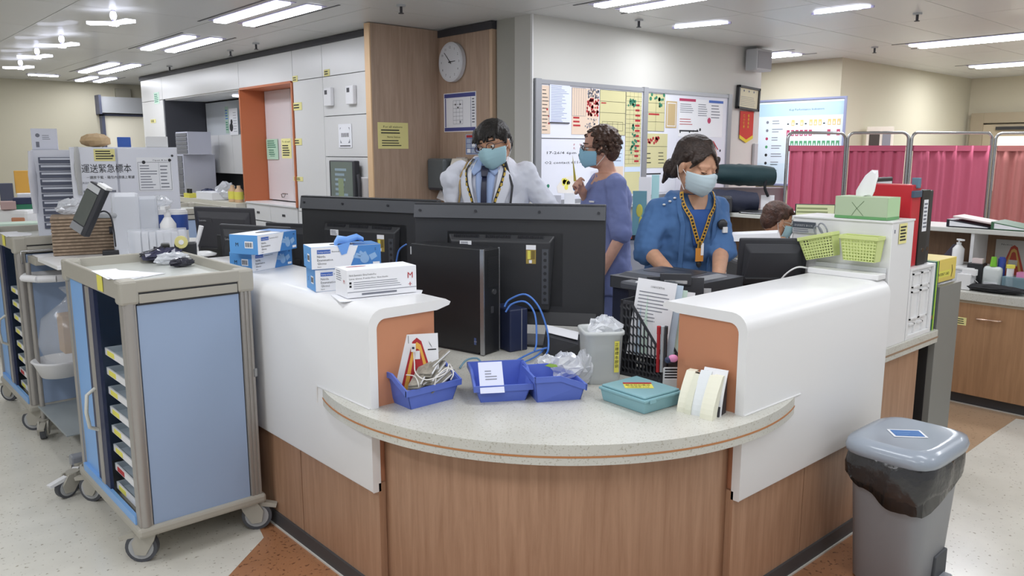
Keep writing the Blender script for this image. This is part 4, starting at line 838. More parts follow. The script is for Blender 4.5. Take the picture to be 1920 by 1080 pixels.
def basket(loc, roll, label, w_=.15, h_=.105):
    t = thing('basket', label, 'basket', loc, 0, 'lime green baskets on the white box')
    R_ = M4.Rotation(roll, 4, 'X')
    def pan(x, wa, wb, nm):   # perforated panel facing -x: bars instead of holes
        m = MB(); n = 11
        for i in range(n+1):
            f = i/n; ya, yb = -wb+2*wb*f, -wa+2*wa*f; m.hexa([(x[0], ya-.0022, 0), (x[0]+.003, ya-.0022, 0), (x[0]+.003, ya+.0022, 0), (x[0], ya+.0022, 0)], [(x[1], yb-.0032, h_), (x[1]+.003, yb-.0032, h_), (x[1]+.003, yb+.0032, h_), (x[1], yb+.0032, h_)])
        for k in range(9):
            z = h_*k/8; m.box(min(x[0], x[0]+(x[1]-x[0])*k/8)-.0002, x[0]+(x[1]-x[0])*k/8+.003, -wb-(wa-wb)*k/8, wb+(wa-wb)*k/8, z-.003 if k else 0, z+.0025 if k < 8 else z)
        m.xf(R_); m.obj(nm, LIME, t)
    pan((-.055, -.07), w_/2, w_/2-.012, 'front_grid'); pan((-.006, -.006), w_/2, w_/2-.012, 'back_grid')
    for sg in (-1, 1):
        m = MB(); m.hexa([(-.055, sg*(w_/2-.012)-.0015, 0), (-.004, sg*(w_/2-.012)-.0015, 0), (-.004, sg*(w_/2-.012)+.0015, 0), (-.055, sg*(w_/2-.012)+.0015, 0)], [(-.07, sg*w_/2-.0015, h_), (-.004, sg*w_/2-.0015, h_), (-.004, sg*w_/2+.0015, h_), (-.07, sg*w_/2+.0015, h_)]); m.xf(R_); m.obj('basket_side', LIME, t)
    MB().box(-.056, -.003, -w_/2+.012, w_/2-.012, 0, .003).xf(R_).obj('basket_base', LIME, t)
    m = MB().box(-.077, -.069, -w_/2-.004, w_/2+.004, h_-.012, h_+.003).box(-.006, .0, -w_/2-.004, w_/2+.004, h_-.012, h_+.003).box(-.07, -.003, w_/2, w_/2+.005, h_-.012, h_+.003).box(-.07, -.003, -w_/2-.005, -w_/2, h_-.012, h_+.003); m.xf(R_); m.obj('rim', LIME, t, .001)
    return t
basket((3.342, 1.665, 1.145), RD(-14), 'tilted lime green basket, left of two on the white box', .15, .10); basket((3.342, 1.495, 1.148), 0, 'level lime green basket, right of two on the white box', .155, .105)
t = thing('scissors', 'grey scissors standing in the tilted lime basket', 'scissors', (3.30, 1.625, 1.19), 0)
for i, s_ in enumerate((-1, 1)):
    pts = [V((0, .012*s_+.016*cos(a_), .09+.028*sin(a_))) for a_ in [2*pi*k/14 for k in range(15)]]
    MB().tube(pts, .0035, n=6).xf(M4.Rotation(RD(-35), 4, 'X')).obj('handle_loop', GREY, t)
MB().box(-.001, .001, -.006, .006, 0, .065).xf(M4.Rotation(RD(-35), 4, 'X')).obj('blade', STEEL, t)
t = thing('extension_box', 'flat white rail box lying on the right wing in front of the baskets', 'box', (3.268, 1.40, WZ), 0); MB().box(0, .075, 0, .31, 0, .024).obj('rail', W, t, .004); MB().box(.068, .0755, .0, .31, .024, .045).obj('back_lip', mat('grey_lip', '#cfd1d4', .4), t, .002)
cord('power_cord', [(3.30, 1.71, WZ+.012), (3.25, 1.75, WZ+.02), (3.22, 1.80, WZ-.03), (3.23, 1.85, .95), (3.25, 1.9, .75)], .004, W, 'white cord from the rail box to behind the small monitor')
# tissue box
t = thing('tissue_box', 'pale green tissue box on the white box cabinet with a tissue pulled up', 'tissue box', (3.352, 1.42, 1.319), 0)
GT = mat('pale_green_card', '#b6c8a8', .55); GD = mat('green_card', '#6aa56a', .5)
MB().box(0, .12, 0, .225, 0, .094).obj('carton', GT, t, .0015)
s = Sheet(.224, .093, .0005); s.r(0, 0, 1, .13, 1); 
for (p0, p1, p2) in (((.34, .15), (.42, .45), (.56, .82)), ((.33, .75), (.42, .5), (.56, .15))):
    q = [V(((p[0]-.5)*.224, (p[1]-.5)*.093, .001)) for p in (p0, p1, p2)]
    for u, v in ((0, 1), (1, 2)):
        d = (q[v]-q[u]).normalized().cross(V((0, 0, 1)))*.001; s.mb.add([q[u]-d, q[u]+d, q[v]+d, q[v]-d], [(0, 1, 2, 3)], 2)
s.put('printed_side', [GT, GD, mat('olive_ink', '#5f7a55', .6)], frameM(V((-.0005, .1125, .047)), AX), t)
s = Sheet(.119, .093, .0005); s.r(0, 0, 1, .13, 1); s.put('printed_end', [mat('pale_green_card2', '#b6d6a8', .5), GD], frameM(V((.06, -.0005, .047)), AY), t)
tm = MB(); rings = []
for k, (z, wd, dx, dy) in enumerate([(.0, .035, 0, 0), (.03, .040, -.0, -.005), (.06, .034, .0, -.015), (.085, .028, 0, -.028), (.105, .012, 0, -.04)]):
    rings.append([V((.06+dx+.008*cos(a_)*(1+.3*sin(5*a_)), .13+dy+wd*sin(a_), .094+z+.008*sin(2*a_+k))) for a_ in [2*pi*i/20 for i in range(20)]])
tm.loft(rings).obj('tissue', mat('tissue_white', '#f4f4f4', .9), t)
# white louvre tray, files and binders on the side worktop
t = thing('document_rack', 'white plastic tray rack with embossed frame panels on the side worktop', 'rack', (3.575, 1.393, .777), 0)
MB().box(0, .275, .012, .32, 0, .322).box(0, .275, .0, .012, .0, .02).box(0, .275, 0, .012, .31, .322).box(0, .02, 0, .012, .02, .31).box(.255, .275, 0, .012, .02, .31).obj('body', W, t, .002)
def fr(x0, x1, z0, z1):
    MB().box(x0, x1, .004, .012, z1-.007, z1).box(x0, x1, .004, .012, z0, z0+.007).box(x0, x0+.007, .004, .012, z0, z1).box(x1-.007, x1, .004, .012, z0, z1).obj('embossed_frame', W, t)
for x0 in (.045, .14): fr(x0, x0+.085, .23, .295); fr(x0, x0+.085, .085, .215)
for x0 in (.05, .14): MB().box(x0, x0+.05, .004, .012, .06, .067).box(x0+.043, x0+.05, .004, .012, .025, .067).obj('embossed_frame', W, t)
REDP = mat('red_plastic', '#c22733', .35)
t = thing('magazine_file', 'bright red plastic magazine file behind the tissue box', 'file holder', (3.59, 1.42, 1.10), 0)
MB().box(0, .095, 0, .24, 0, .36).obj('shell', REDP, t, .004); MB().box(.03, .055, -.012, .02, .345, .39).box(-.004, .075, -.012, .004, .305, .335, 1).obj('grey_clip', [mat('blue_grey_clip', '#5f7f92', .5), mat('dark_blue_clip', '#46586c', .5)], t, .003)
m = MB()
for k in range(4): a_ = RD(45+90*k); m.tube([(-.003, .15, .22), (-.003, .15+.05*cos(a_), .22+.05*sin(a_))], .004, n=6).tube([(-.003, .15+.05*cos(a_), .22+.05*sin(a_)), (-.003, .15+.05*cos(a_+pi/2), .22+.05*sin(a_+pi/2))], .004, n=6)
m.obj('raised_star', mat('dark_red', '#8c1f2a', .4), t, kind='stuff'); MB().cyl((.015, -.002, .07), .012, .003, ax='y').obj('finger_hole', mat('dark_red', '#8c1f2a', .4), t)
def binder(loc, rz, label, m_, h_=.32, th=.07, dp=.27, lab=True, group=None):
    t = thing('ring_binder', label, 'binder', loc, rz, group)
    MB().box(0, th, 0, dp, 0, .003*0+h_).obj('covers', m_, t, .003)
    MB().box(.006, th-.006, .01, dp+.002, .004, h_-.004).obj('page_block', PAPER, t)
    if lab: s = Sheet(th*.55, h_*.42, .001); s.lines(.1, .08, .9, .92, 7, 1, .5, .3, 3); s.put('spine_label', [PAPER, INKG], frameM(V((th/2, -.001, h_*.66)), AY), t)
    MB().cyl((th/2, -.002, h_*.2), .010, .003, n=14, ax='y').obj('finger_ring', CHROME, t)
    return t
binder((3.69, 1.415, 1.10), 0, 'black ring binder with a white spine label beside the red file', mat('black_board', '#2b2724', .5), .335, .085)
binder((3.785, 1.425, 1.10), 0, 'black and grey ring binder, rightmost of those on the white rack', mat('grey_board', '#3a3838', .5), .33, .05, lab=False)
t = thing('storage_folder', 'tall dark folder standing behind the red file and black binder', 'folder', (3.67, 1.62, 1.10), 0); MB().box(0, .19, 0, .02, 0, .385).obj('board', BLACK, t, .006); MB().box(.02, .17, -.004, 0, .02, .365).obj('papers', PAPER, t)
binder((3.853, 1.40, .777), 0, 'dark green and navy binder standing at the end of the side worktop', mat('bottle_green_board', '#1f5a4a', .5), .325, .035, .26, lab=False)
t = thing('folder', 'slim lime edged folder at the end of the side worktop', 'folder', (3.892, 1.40, .777), 0); MB().box(0, .012, 0, .25, 0.0, .325).box(.012, .02, 0, .25, 0, .325, 1).obj('cover', [mat('lime_board', '#a9d24a', .5), BLUED], t)
t = thing('end_board', 'tall grey board standing at the end of the side worktop', 'board', (3.945, 1.40, 0), 0); MB().box(0, .27, 0, .03, 0.0, .975).obj('face', mat('mid_grey_laminate', '#84847f', .5), t, .002); MB().box(-.0, .27, .03, .5, 0, .95).obj('dark_side', mat('black_laminate', '#2b2b2c', .5), t, .002)
t = thing('card_box', 'yellow card box lying on its side above the grey board', 'box', (3.96, 1.43, .975), 0); MB().box(0, .25, 0, .2, .01, .12).box(0.01, .25, .01, .2, 0, .01, 1).obj('carton', [mat('yellow_card', '#e6cf6a', .5), LGREY], t, .003)
s = Sheet(.20, .08, .001); s.r(0, .1, .8, .5, 1); s.t('PATIENT CARD', .05, .2, .25, 2, .65); s.t(')', .84, .2, .8, 2); s.put('printed_band', [mat('yellow_card', '#e6cf6a', .5), YEL, INK], frameM(V((.12, -.001, .065)), AY), t)
t = thing('drawer_box', 'white open-topped tray box behind the yellow card box', 'box', (3.93, 1.66, .95), 0); MB().box(0, .36, 0, .25, 0, .19).obj('shell', mat('white_grey_plastic', '#d9dbdd', .4), t, .004); MB().box(-.01, .37, -.01, .26, .18, .2).obj('rim', W, t, .003)
# =====================================================  WASTE BIN  =====================================================
t = thing('pedal_bin', 'grey pedal waste bin with a black liner and blue label on its lid', 'waste bin', (2.99, 1.125, 0), 0)
GB = mat('bin_grey', '#8f9196', .42); GL_ = mat('bin_lid_grey', '#9aa3af', .25, coat=.2)
def sq(w_, d_, z, e=5, n=48): 
    o_ = []
    for i in range(n):
        a_ = 2*pi*i/n; k_ = (abs(cos(a_))**e+abs(sin(a_))**e)**(-1/e); o_.append(V((w_*cos(a_)*k_, d_*sin(a_)*k_, z)))
    return o_
MB().loft([sq(.150, .115, .0), sq(.158, .122, .012), sq(.195, .146, .50), sq(.20, .15, .51)], 0).obj('body', GB, t)
MB().loft([sq(.206, .156, .505, 4.5), sq(.218, .166, .512, 4.5), sq(.222, .170, .53, 4.5), sq(.215, .163, .552, 4.5), sq(.175, .128, .566, 4.5), sq(.165, .118, .564, 4.5), sq(.02, .02, .566, 4.5)], 0).obj('lid', GL_, t)
rn3 = random.Random(4); n = 72; R_ = []
for j, (f, e_, z) in enumerate([(1.03, 0, .515), (1.07, .004, .50), (1.10, .006, .46), (1.09, .008, .42), (1.08, .010, 0), (1.03, .006, 1)]):
    ring = []
    for i, p in enumerate(sq(.2, .15, 0, 4, n)):
        a_ = 2*pi*i/n; drop = .40-.035*sin(a_*2+.6)-.03*cos(a_-3.9)+.006*sin(9*a_)
        zz = z if z > .1 and z < .9 else (drop if z == 0 else drop+.02)
        ff = f+.015*sin(11*a_+j)+.012*sin(5*a_-j)+.01*(rn3.random()-.5); ring.append(V((p.x*ff, p.y*ff*1.01, zz+.004*(rn3.random()-.5))))
    R_.append(ring)
MB().loft(R_, 0, False, True).obj('bin_liner', mat('black_liner_film', '#28282a', .22, bump=.3, bscale=35, spec=.8), t)
s = Sheet(.12, .08, .001); s.r(.07, .1, .93, .9, 1); s.r(.1, .55, .6, .6, 2, .0012); s.r(.15, .3, .5, .34, 2, .0012); s.put('blue_label', [PAPER, mat('label_blue', '#4b78b4', .5), mat('label_blue_l', '#7ea2cf', .5)], M4.Translation((-.01, .0, .5675)) @ M4.Rotation(RD(-48), 4, 'Z'), t)
MB().box(.0, .115, -.136, -.10, .02, .12).obj('pedal_recess', mat('recess_dark', '#4a4d52', .6), t, .006); MB().box(.02, .10, -.165, -.11, .012, .03).obj('pedal', GREY, t, .006)
MB().box(.17, .20, -.03, .05, .33, .37).obj('side_grip', LGREY, t, .006)
# =====================================================  PEOPLE  =====================================================
def skinmat(n, c): 
    m = mat(n, c, .5, var=.08, vscale=30); m.node_tree.nodes['Principled BSDF'].inputs['Subsurface Weight'].default_value = .08; return m
def hairmat(n, c): return mat(n, c, .55, bump=.5, bscale=120, var=.5, vscale=45)
MASKB = mat('mask_blue', '#a9cfd9', .75, bump=.1, bscale=300); MASKS = mat('mask_bend_light', '#c9dbe2', .75)
EYEW = mat('eye_white', '#e8e4de', .3); IRIS = mat('iris_dark', '#2b1d14', .2); LACE = mat('ear_loop_white', '#eeeeee', .6)
def remesh(o, vox, sm=4, disp=0):
    r = o.modifiers.new('r', 'REMESH'); r.mode = 'VOXEL'; r.voxel_size = vox; r.use_smooth_shade = True
    if sm: s = o.modifiers.new('s', 'SMOOTH'); s.iterations = sm; s.factor = .5
    if disp:
        tx = bpy.data.textures.new('folds', 'CLOUDS'); tx.noise_scale = disp[1]; tx.noise_depth = 2
        d = o.modifiers.new('d', 'DISPLACE'); d.texture = tx; d.strength = disp[0]; d.mid_level = .5; d.texture_coords = 'LOCAL'
    return o
def arm(mb, sh, el, wr, r=(.048, .04, .028), clothed=False):
    mb.cap(sh, el, r[0], r[1]); mb.cap(el, wr, r[1]*.98, r[2])
def hand(mb, wr, d, n, thumb=1, curl=.5, sc=1.0, spread=.0):
    d = V(d).normalized(); n = V(n); n = (n-d*n.dot(d)).normalized(); s = d.cross(n)
    W_ = V(wr); L_ = [.066, .075, .070, .055]
    mb.cap(W_-d*.03, W_+d*.02, .026*sc, .024*sc, fl=.7, fa=s)
    for k in range(4):
        o = (k-1.5)*thumb*-1
        a = W_+s*o*.013*sc; kn = W_+(d*(.088-.004*abs(k-1))+s*o*.021)*sc
        mb.cap(a, kn, .0135*sc, .0108*sc, n=10)
        p = kn; ang = 0; segs = [L_[k]*.45, L_[k]*.31, L_[k]*.24]
        for j, sg in enumerate(segs):
            ang += curl*(.9 if j else .7)+.05*k*curl; dd = d*cos(ang)+n*sin(ang)+s*o*spread; q = p+dd*sg*sc; mb.cap(p, q, (.0098-.0010*j)*sc, (.0088-.0010*j)*sc, n=10); p = q
    t0 = W_+(d*.018+s*thumb*.022)*sc; t1 = t0+(d*.55+s*thumb*.62+n*.35).normalized()*.042*sc; t2 = t1+(d*.8+s*thumb*.15+n*.55).normalized()*.034*sc; t3 = t2+(d*.75-s*thumb*.15+n*.6).normalized()*.026*sc
    mb.cap(t0, t1, .016*sc, .013*sc, n=10); mb.cap(t1, t2, .012*sc, .0105*sc, n=10); mb.cap(t2, t3, .0105*sc, .009*sc, n=10)
def headM(c, yaw, pitch=0, roll=0, s=1): return M4.Translation(V(c)) @ Euler((roll, pitch, yaw), 'XYZ').to_matrix().to_4x4() @ M4.Scale(s, 4)
def head(skin, HM):
    a = len(skin.v)
    skin.ell((-.008, 0, .035), (.094, .076, .085), n=20, k=14); skin.ell((.016, 0, -.03), (.072, .064, .09), n=20, k=12); skin.ell((.036, 0, -.078), (.045, .044, .036)); skin.ell((-.03, 0, -.03), (.065, .06, .06))
    skin.cap((.084, 0, .004), (.104, 0, -.033), .0075, .0135, n=10); skin.ell((.096, .011, -.037), (.009, .008, .007)); skin.ell((.096, -.011, -.037), (.009, .008, .007))
    for s in (-1, 1):
        skin.ell((-.006, s*.078, -.012), (.018, .008, .032)); skin.ell((-.002, s*.083, -.002), (.012, .006, .018))
        skin.ell((.062, s*.042, -.03), (.022, .02, .022)); skin.cap((.083, s*.014, .022), (.066, s*.052, .018), .008, .007, n=8)
        skin.cap((.0835, s*.020, .0075), (.0735, s*.044, .006), .0042, .0038, n=8); skin.cap((.083, s*.020, -.0085), (.0735, s*.044, -.009), .0035, .0035, n=8)
    skin.cap((.088, -.02, -.062), (.088, .02, -.062), .006, .006, n=8); skin.cap((.085, -.016, -.070), (.085, .016, -.070), .0065, .0065, n=8)
    skin.xf(HM, a)
def face(root, HM, hairc, mask=True, glasses=None, closed=False, maskm=None):
    e = MB(); i_ = MB(); b = MB()
    for s in (-1, 1):
        e.ell((.0745, s*.032, -.001), (.0115, .0125, .009 if not closed else .006)); i_.ell((.0830, s*.031, -.001), (.0035, .0055, .0055 if not closed else .003)); b.cap((.091, s*.016, .029), (.074, s*.052, .027), .0035, .0022, n=6)
    if closed:
        for s in (-1, 1): i_.v = [] if s < 0 else i_.v
        i_ = MB()
        for s in (-1, 1): i_.tube([(.0875, s*.019, -.005), (.0865, s*.031, -.0085), (.079, s*.044, -.005)], .0014, n=5)
        e.xf(HM).obj('eyelids', closed, root); i_.xf(HM).obj('eyelashes', IRIS, root)
    else: e.xf(HM).obj('eyes', EYEW, root); i_.xf(HM).obj('irises', IRIS, root); b.xf(HM).obj('eyebrows', hairc, root)
    if mask:
        m = MB(); nu, nv = 24, 12; G = []
        for layer in (0, 1):
            for j in range(nv+1):
                v = j/nv; z = -.010-.104*v
                for i in range(nu+1):
                    u = (i/nu-.5)*2; a = u*RD(74-6*v)
                    bulge = .026*(1-abs(u)**1.6)*(sin(pi*min(1, .15+.8*v))**.6)
                    yr = .072-.022*v*v; xr = .088-.018*v*v
                    zz = z+(.014*(1-abs(u)*2.2) if v < .001 and abs(u) < .45 else 0)-.006*abs(u)*(1-v)+.018*abs(u)*v
                    pl = .0022*sin(v*5*2*pi)
                    r_ = 1+(.07 if layer == 0 else .045)
                    G.append(V(((xr*cos(a)+bulge+pl)*r_+.002, (yr+.006)*sin(a)*r_, zz)))
        n1 = (nu+1)*(nv+1); fs = []
        for j in range(nv):
            for i in range(nu):
                q = j*(nu+1)+i; fs.append((q, q+1, q+nu+2, q+nu+1)); fs.append((n1+q+nu+1, n1+q+nu+2, n1+q+1, n1+q))
        for i in range(nu): q = i; fs.append((q+1, q, n1+q, n1+q+1)); q = nv*(nu+1)+i; fs.append((q, q+1, n1+q+1, n1+q))
        for j in range(nv): q = j*(nu+1); fs.append((q, q+nu+1, n1+q+nu+1, n1+q)); q += nu; fs.append((q+nu+1, q, n1+q, n1+q+nu+1))
        m.add(G, fs, 0, True); m.xf(HM); mk = m.obj('face_mask', maskm or MASKB, root)
        for s in (-1, 1):
            l = MB(); l.tube([(.028, s*.076, -.03), (.0, s*.082, -.012), (-.022, s*.083, .012), (-.03, s*.082, -.01), (-.012, s*.078, -.05), (.03, s*.062, -.100)], .0016, n=5)
            l.xf(HM).obj('ear_loop', LACE, mk)
    if glasses:
        g = MB()
        for s in (-1, 1):
            g.tube([(.100+.0*cos(a), s*.034+.024*cos(a), +.003+.017*sin(a)) for a in [2*pi*k/18 for k in range(19)]], .0022, n=6); g.tube([(.098, s*.058, .006), (.05, s*.078, .005), (-.01, s*.083, .004), (-.03, s*.082, -.012)], .0018, n=6)
        g.tube([(.101, -.011, .0), (.106, 0, .003), (.101, .011, .0)], .0018, n=6); g.xf(HM).obj('glasses', glasses, root)
class Torso:
    def __init__(s, prof, ctr=None): s.p = prof; s.c = ctr or (lambda z: (0, 0))
    def r(s, z):
        p = s.p
        for i in range(len(p)-1):
            if p[i][0] <= z <= p[i+1][0]:
                f = (z-p[i][0])/(p[i+1][0]-p[i][0]); return [p[i][k]+(p[i+1][k]-p[i][k])*f for k in (1, 2)]
        return list(p[0][1:3]) if z < p[0][0] else list(p[-1][1:3])
    def pt(s, u, z, off=0, e=2.5):
        rx, ry = s.r(z); cx, cy = s.c(z); k = (abs(cos(u))**e+abs(sin(u))**e)**(-1/e); return V((cx+(rx+off)*cos(u)*k, cy+(ry+off)*sin(u)*k, z))
    def mesh(s, mb, z0, z1, n=28, k=16, off=0): mb.loft([[s.pt(2*pi*i/n, z0+(z1-z0)*j/k, off) for i in range(n)] for j in range(k+1)])
    def strip(s, mb, uz, wd, m=0, off=.004, th=.002, sub=8):
        P = []
        for a, b in zip(uz[:-1], uz[1:]):
            for k in range(sub): f = k/sub; P.append((a[0]+(b[0]-a[0])*f, a[1]+(b[1]-a[1])*f))
        P.append(uz[-1]); pts = [s.pt(u, z, off) for u, z in P]; rings = []
        for i, p in enumerate(pts):
            t = (pts[min(i+1, len(pts)-1)]-pts[max(i-1, 0)]).normalized(); N = V((p.x-s.c(p.z)[0], p.y-s.c(p.z)[1], 0)).normalized(); S = t.cross(N).normalized()
            rings.append([p-S*wd/2, p+S*wd/2, p+S*wd/2+N*th, p-S*wd/2+N*th])
        mb.loft(rings, m, True, False); return pts
    def patch(s, mb, q, m=0, off=.006, th=.004, n=8):
        vs = []
        for L_ in (0, 1):
            for j in range(n+1):
                for i in range(n+1):
                    a, b = i/n, j/n; u = (q[0][0]*(1-a)+q[1][0]*a)*(1-b)+(q[3][0]*(1-a)+q[2][0]*a)*b; z = (q[0][1]*(1-a)+q[1][1]*a)*(1-b)+(q[3][1]*(1-a)+q[2][1]*a)*b
                    vs.append(s.pt(u, z, off+th*(1-L_)))
        N = (n+1)**2; fs = []
        for j in range(n):
            for i in range(n): k = j*(n+1)+i; fs += [(k, k+1, k+n+2, k+n+1), (N+k+n+1, N+k+n+2, N+k+1, N+k)]
        for i in range(n):
            a = i; fs.append((a+1, a, N+a, N+a+1)); a = n*(n+1)+i; fs.append((a, a+1, N+a+1, N+a)); a = i*(n+1); fs.append((a, a+n+1, N+a+n+1, N+a)); a = i*(n+1)+n; fs.append((a+n+1, a, N+a, N+a+n+1))
        mb.add(vs, fs, m, True)
def legs(skin, cl, s, sit=False):
    for g in (-1, 1):
        if not sit:
            h, k, a = V((0, g*.09, .90))*s, V((.01, g*.095, .48))*s, V((-.01, g*.10, .08))*s
        else: h, k, a = V((0, g*.09, .53)), V((.42, g*.10, .50)), V((.40, g*.11, .08))
        skin.cap(h, k, .07*s, .05*s); skin.cap(k, a, .048*s, .034*s); cl.cap(h, k, .088*s, .068*s); cl.cap(k, a+V((0, 0, .02)), .066*s, .058*s)
        skin.cap(a-V((.02, 0, .03)), a+V((.13, 0, -.045)), .035*s, .028*s)
def shoes(root, s, sit=False, m=None):
    for g in (-1, 1):
        x = -.01*s if not sit else .40; y = (.10 if not sit else .11)*g*s
        MB().cap((x-.03, y, .045), (x+.15, y, .035), .046, .036, fl=.9).obj('shoe', m or BLACKM, root)
DEF = [(.78, .125, .185), (.92, .125, .18), (1.05, .115, .155), (1.2, .125, .165), (1.32, .12, .175), (1.40, .095, .165), (1.45, .065, .085), (1.48, .055, .06)]
def grow(p, k, off=0): return [(z, rx*k+off, ry*k+off) for z, rx, ry in p]
# ---------- man in white coat ----------
def person(label, xy, rz, s=1):
    t = thing('person', label, 'person', (xy[0], xy[1], 0), rz); t.scale = (s, s, s); return t
b = PD(922, 330, 4.5); rz = RD(214); pm = person('man in an open white coat, blue shirt, navy tie and pale blue mask', (b.x, b.y), rz, 1.075)
INV = (M4.Translation((b.x, b.y, 0)) @ M4.Rotation(rz, 4, 'Z') @ M4.Scale(1.075, 4)).inverted()
SKA = skinmat('skin_light_tan', '#c99a7c'); HB = hairmat('hair_black', '#1d1815')
hc = INV @ PD(926, 272, 4.42); HMm = headM(hc, RD(-12), RD(10), RD(13), 1.0)
sk = MB(); T = Torso(DEF); T.mesh(sk, .80, 1.46); head(sk, HMm); sk.cap((-.01, 0, 1.40), hc+V((-.025, 0, -.06)), .056, .05); cl = MB(); legs(sk, cl, 1.0)
shL, shR = V((0, .175, 1.385)), V((0, -.175, 1.385)); elR = INV @ PD(846, 338, 4.42); wrR = V((.08, -.16, 1.08)); elL = V((-.06, .34, 1.13)); wrL = V((.06, .19, 1.02))
arm(sk, shR, elR, wrR); arm(sk, shL, elL, wrL); hand(sk, wrR, wrR-elR, (0, 1, -.3), -1, .5); hand(sk, wrL, wrL-elL, (0, -1, -.3), 1, .5)
remesh(sk.obj('body', SKA, pm), .0055, 3)
cl.loft([[V((.11*cos(a), .165*sin(a), z)) for a in [2*pi*i/20 for i in range(20)]] for z in (.78, .9, 1.0)]); remesh(cl.obj('trousers', mat('charcoal_cloth', '#34363c', .8), pm), .012, 3)
CT2 = [(.58, .165, .22), (.78, .16, .215), (.95, .15, .20), (1.08, .142, .185), (1.2, .147, .19), (1.32, .14, .195), (1.40, .112, .175), (1.44, .082, .11), (1.475, .07, .075)]
Tc = Torso(CT2); co_ = MB(); Tc.mesh(co_, .58, 1.465, 32, 20)
for sh, el, wr in ((shR, elR, wrR), (shL, elL, wrL)):
    co_.cap(sh, el, .060, .056); co_.cap(el, wr+(el-wr).normalized()*.02, .056, .043); co_.ell(el, (.06, .056, .06))
    for f in (.35, .6, .82): q = sh+(el-sh)*f; co_.ell(q, (.062, .062, .02))
WCOAT = mat('white_coat_cotton', '#e4e7f2', .8, bump=.25, bscale=14)
remesh(co_.obj('white_coat', WCOAT, pm), .008, 2, (.024, .06))
m = MB(); Tc.patch(m, [(-.06, 1.08), (.10, 1.08), (.32, 1.43), (-.28, 1.43)], 0, .008); m.obj('blue_shirt', mat('light_blue_shirt', '#a9bfe8', .8), pm)
m = MB(); Tc.patch(m, [(-.07, 1.06), (.11, 1.06), (.075, 1.37), (-.045, 1.37)], 0, .020); Tc.patch(m, [(-.05, 1.365), (.08, 1.365), (.13, 1.42), (-.10, 1.42)], 0, .026); m.obj('navy_tie', mat('navy_silk', '#23263f', .4), pm)
for g in (-1, 1):
    m = MB(); Tc.patch(m, [(g*.03+.02, 1.0), (g*.10+.02, 1.0), (g*.72, 1.36), (g*.40, 1.45)] if g > 0 else [(g*.10+.02, 1.0), (g*.03+.02, 1.0), (g*.40, 1.45), (g*.72, 1.36)], 0, .018, .005); m.obj('lapel', WCOAT, pm)
    m = MB(); Tc.patch(m, [(g*.10, 1.40), (g*.28, 1.37), (g*.6, 1.46), (g*.2, 1.47)] if g > 0 else [(g*.28, 1.37), (g*.10, 1.40), (g*.2, 1.47), (g*.6, 1.46)], 0, .016); m.obj('shirt_collar', mat('light_blue_shirt', '#a9bfe8', .8), pm)
LAN = mat('black_lanyard', '#2a2624', .6); LANY = mat('lanyard_yellow', '#d0b04c', .6)
def lanyard(T_, root, uz, base, dots, wd=.018, off=.022, n=None):
    m = MB(); pts = T_.strip(m, uz, wd, 0, off, .002)
    o = MB(); k = 0
    for i in range(1, len(pts)-1, 1):
        p = pts[i]; c_ = T_.c(p.z); N = V((p.x-c_[0], p.y-c_[1], 0)).normalized(); t_ = (pts[i+1]-pts[i-1]).normalized(); S = t_.cross(N); q = p+N*.003; w2, l2 = wd*.3, (pts[i+1]-pts[i]).length*.32
        o.add([q-S*w2-t_*l2, q+S*w2-t_*l2, q+S*w2+t_*l2, q-S*w2+t_*l2], [(0, 1, 2, 3)])
    l = m.obj('lanyard', base, root); o.obj('lanyard_print', dots, l); return pts
lanyard(Tc, pm, [(.62, 1.455), (.30, 1.25), (.10, 1.02)], LAN, LANY); lanyard(Tc, pm, [(-.60, 1.455), (-.28, 1.25), (-.05, 1.02)], LAN, LANY)
m = MB(); P = [Tc.pt(u, z, .03) for u, z in ((-.75, 1.44), (-.62, 1.36), (-.55, 1.28), (-.62, 1.2))]; m.tube(P, .005)
P = [Tc.pt(u, z, .03) for u, z in ((.72, 1.44), (.66, 1.32), (.62, 1.2), (.64, 1.12))]; m.tube(P, .006, 1); m.cyl(P[-1]+V((0, 0, -.01)), .022, .01, 1, 18, ax='x'); m.cyl(P[-1]+V((.01, 0, -.01)), .014, .004, 2, 18, ax='x')
m.obj('stethoscope', [mat('brass_tube', '#a58d62', .4, .5), BLACKM, STEEL], pm)
m = MB(); Tc.patch(m, [(-.60, 1.17), (-.42, 1.17), (-.42, 1.18), (-.60, 1.18)], 0, .012, .005); m.obj('pocket_pen_clip', DGREY, pm)
face(pm, HMm, HB, glasses=mat('thin_dark_frame', '#4a3f45', .3))
h = MB(); h.ell((-.018, 0, .052), (.1, .088, .082), n=20, k=12); h.ell((-.06, 0, .0), (.058, .078, .07))
for i in range(13): y = -.072+.012*i; h.cap((.05-.25*abs(y), y*.9, .103-.2*abs(y)), (.092-4*y*y, y*1.04+.008*sin(i*2.1), .040+.012*sin(i*1.7)), .014, .006, n=8)
for g in (-1, 1): h.cap((.0, g*.078, .05), (.02, g*.079, .0), .018, .008, n=8); h.cap((-.04, g*.07, .03), (-.045, g*.07, -.025), .02, .012, n=8)
h.xf(HMm); remesh(h.obj('hair', HB, pm), .004, 1, (.006, .02))
shoes(pm, 1)
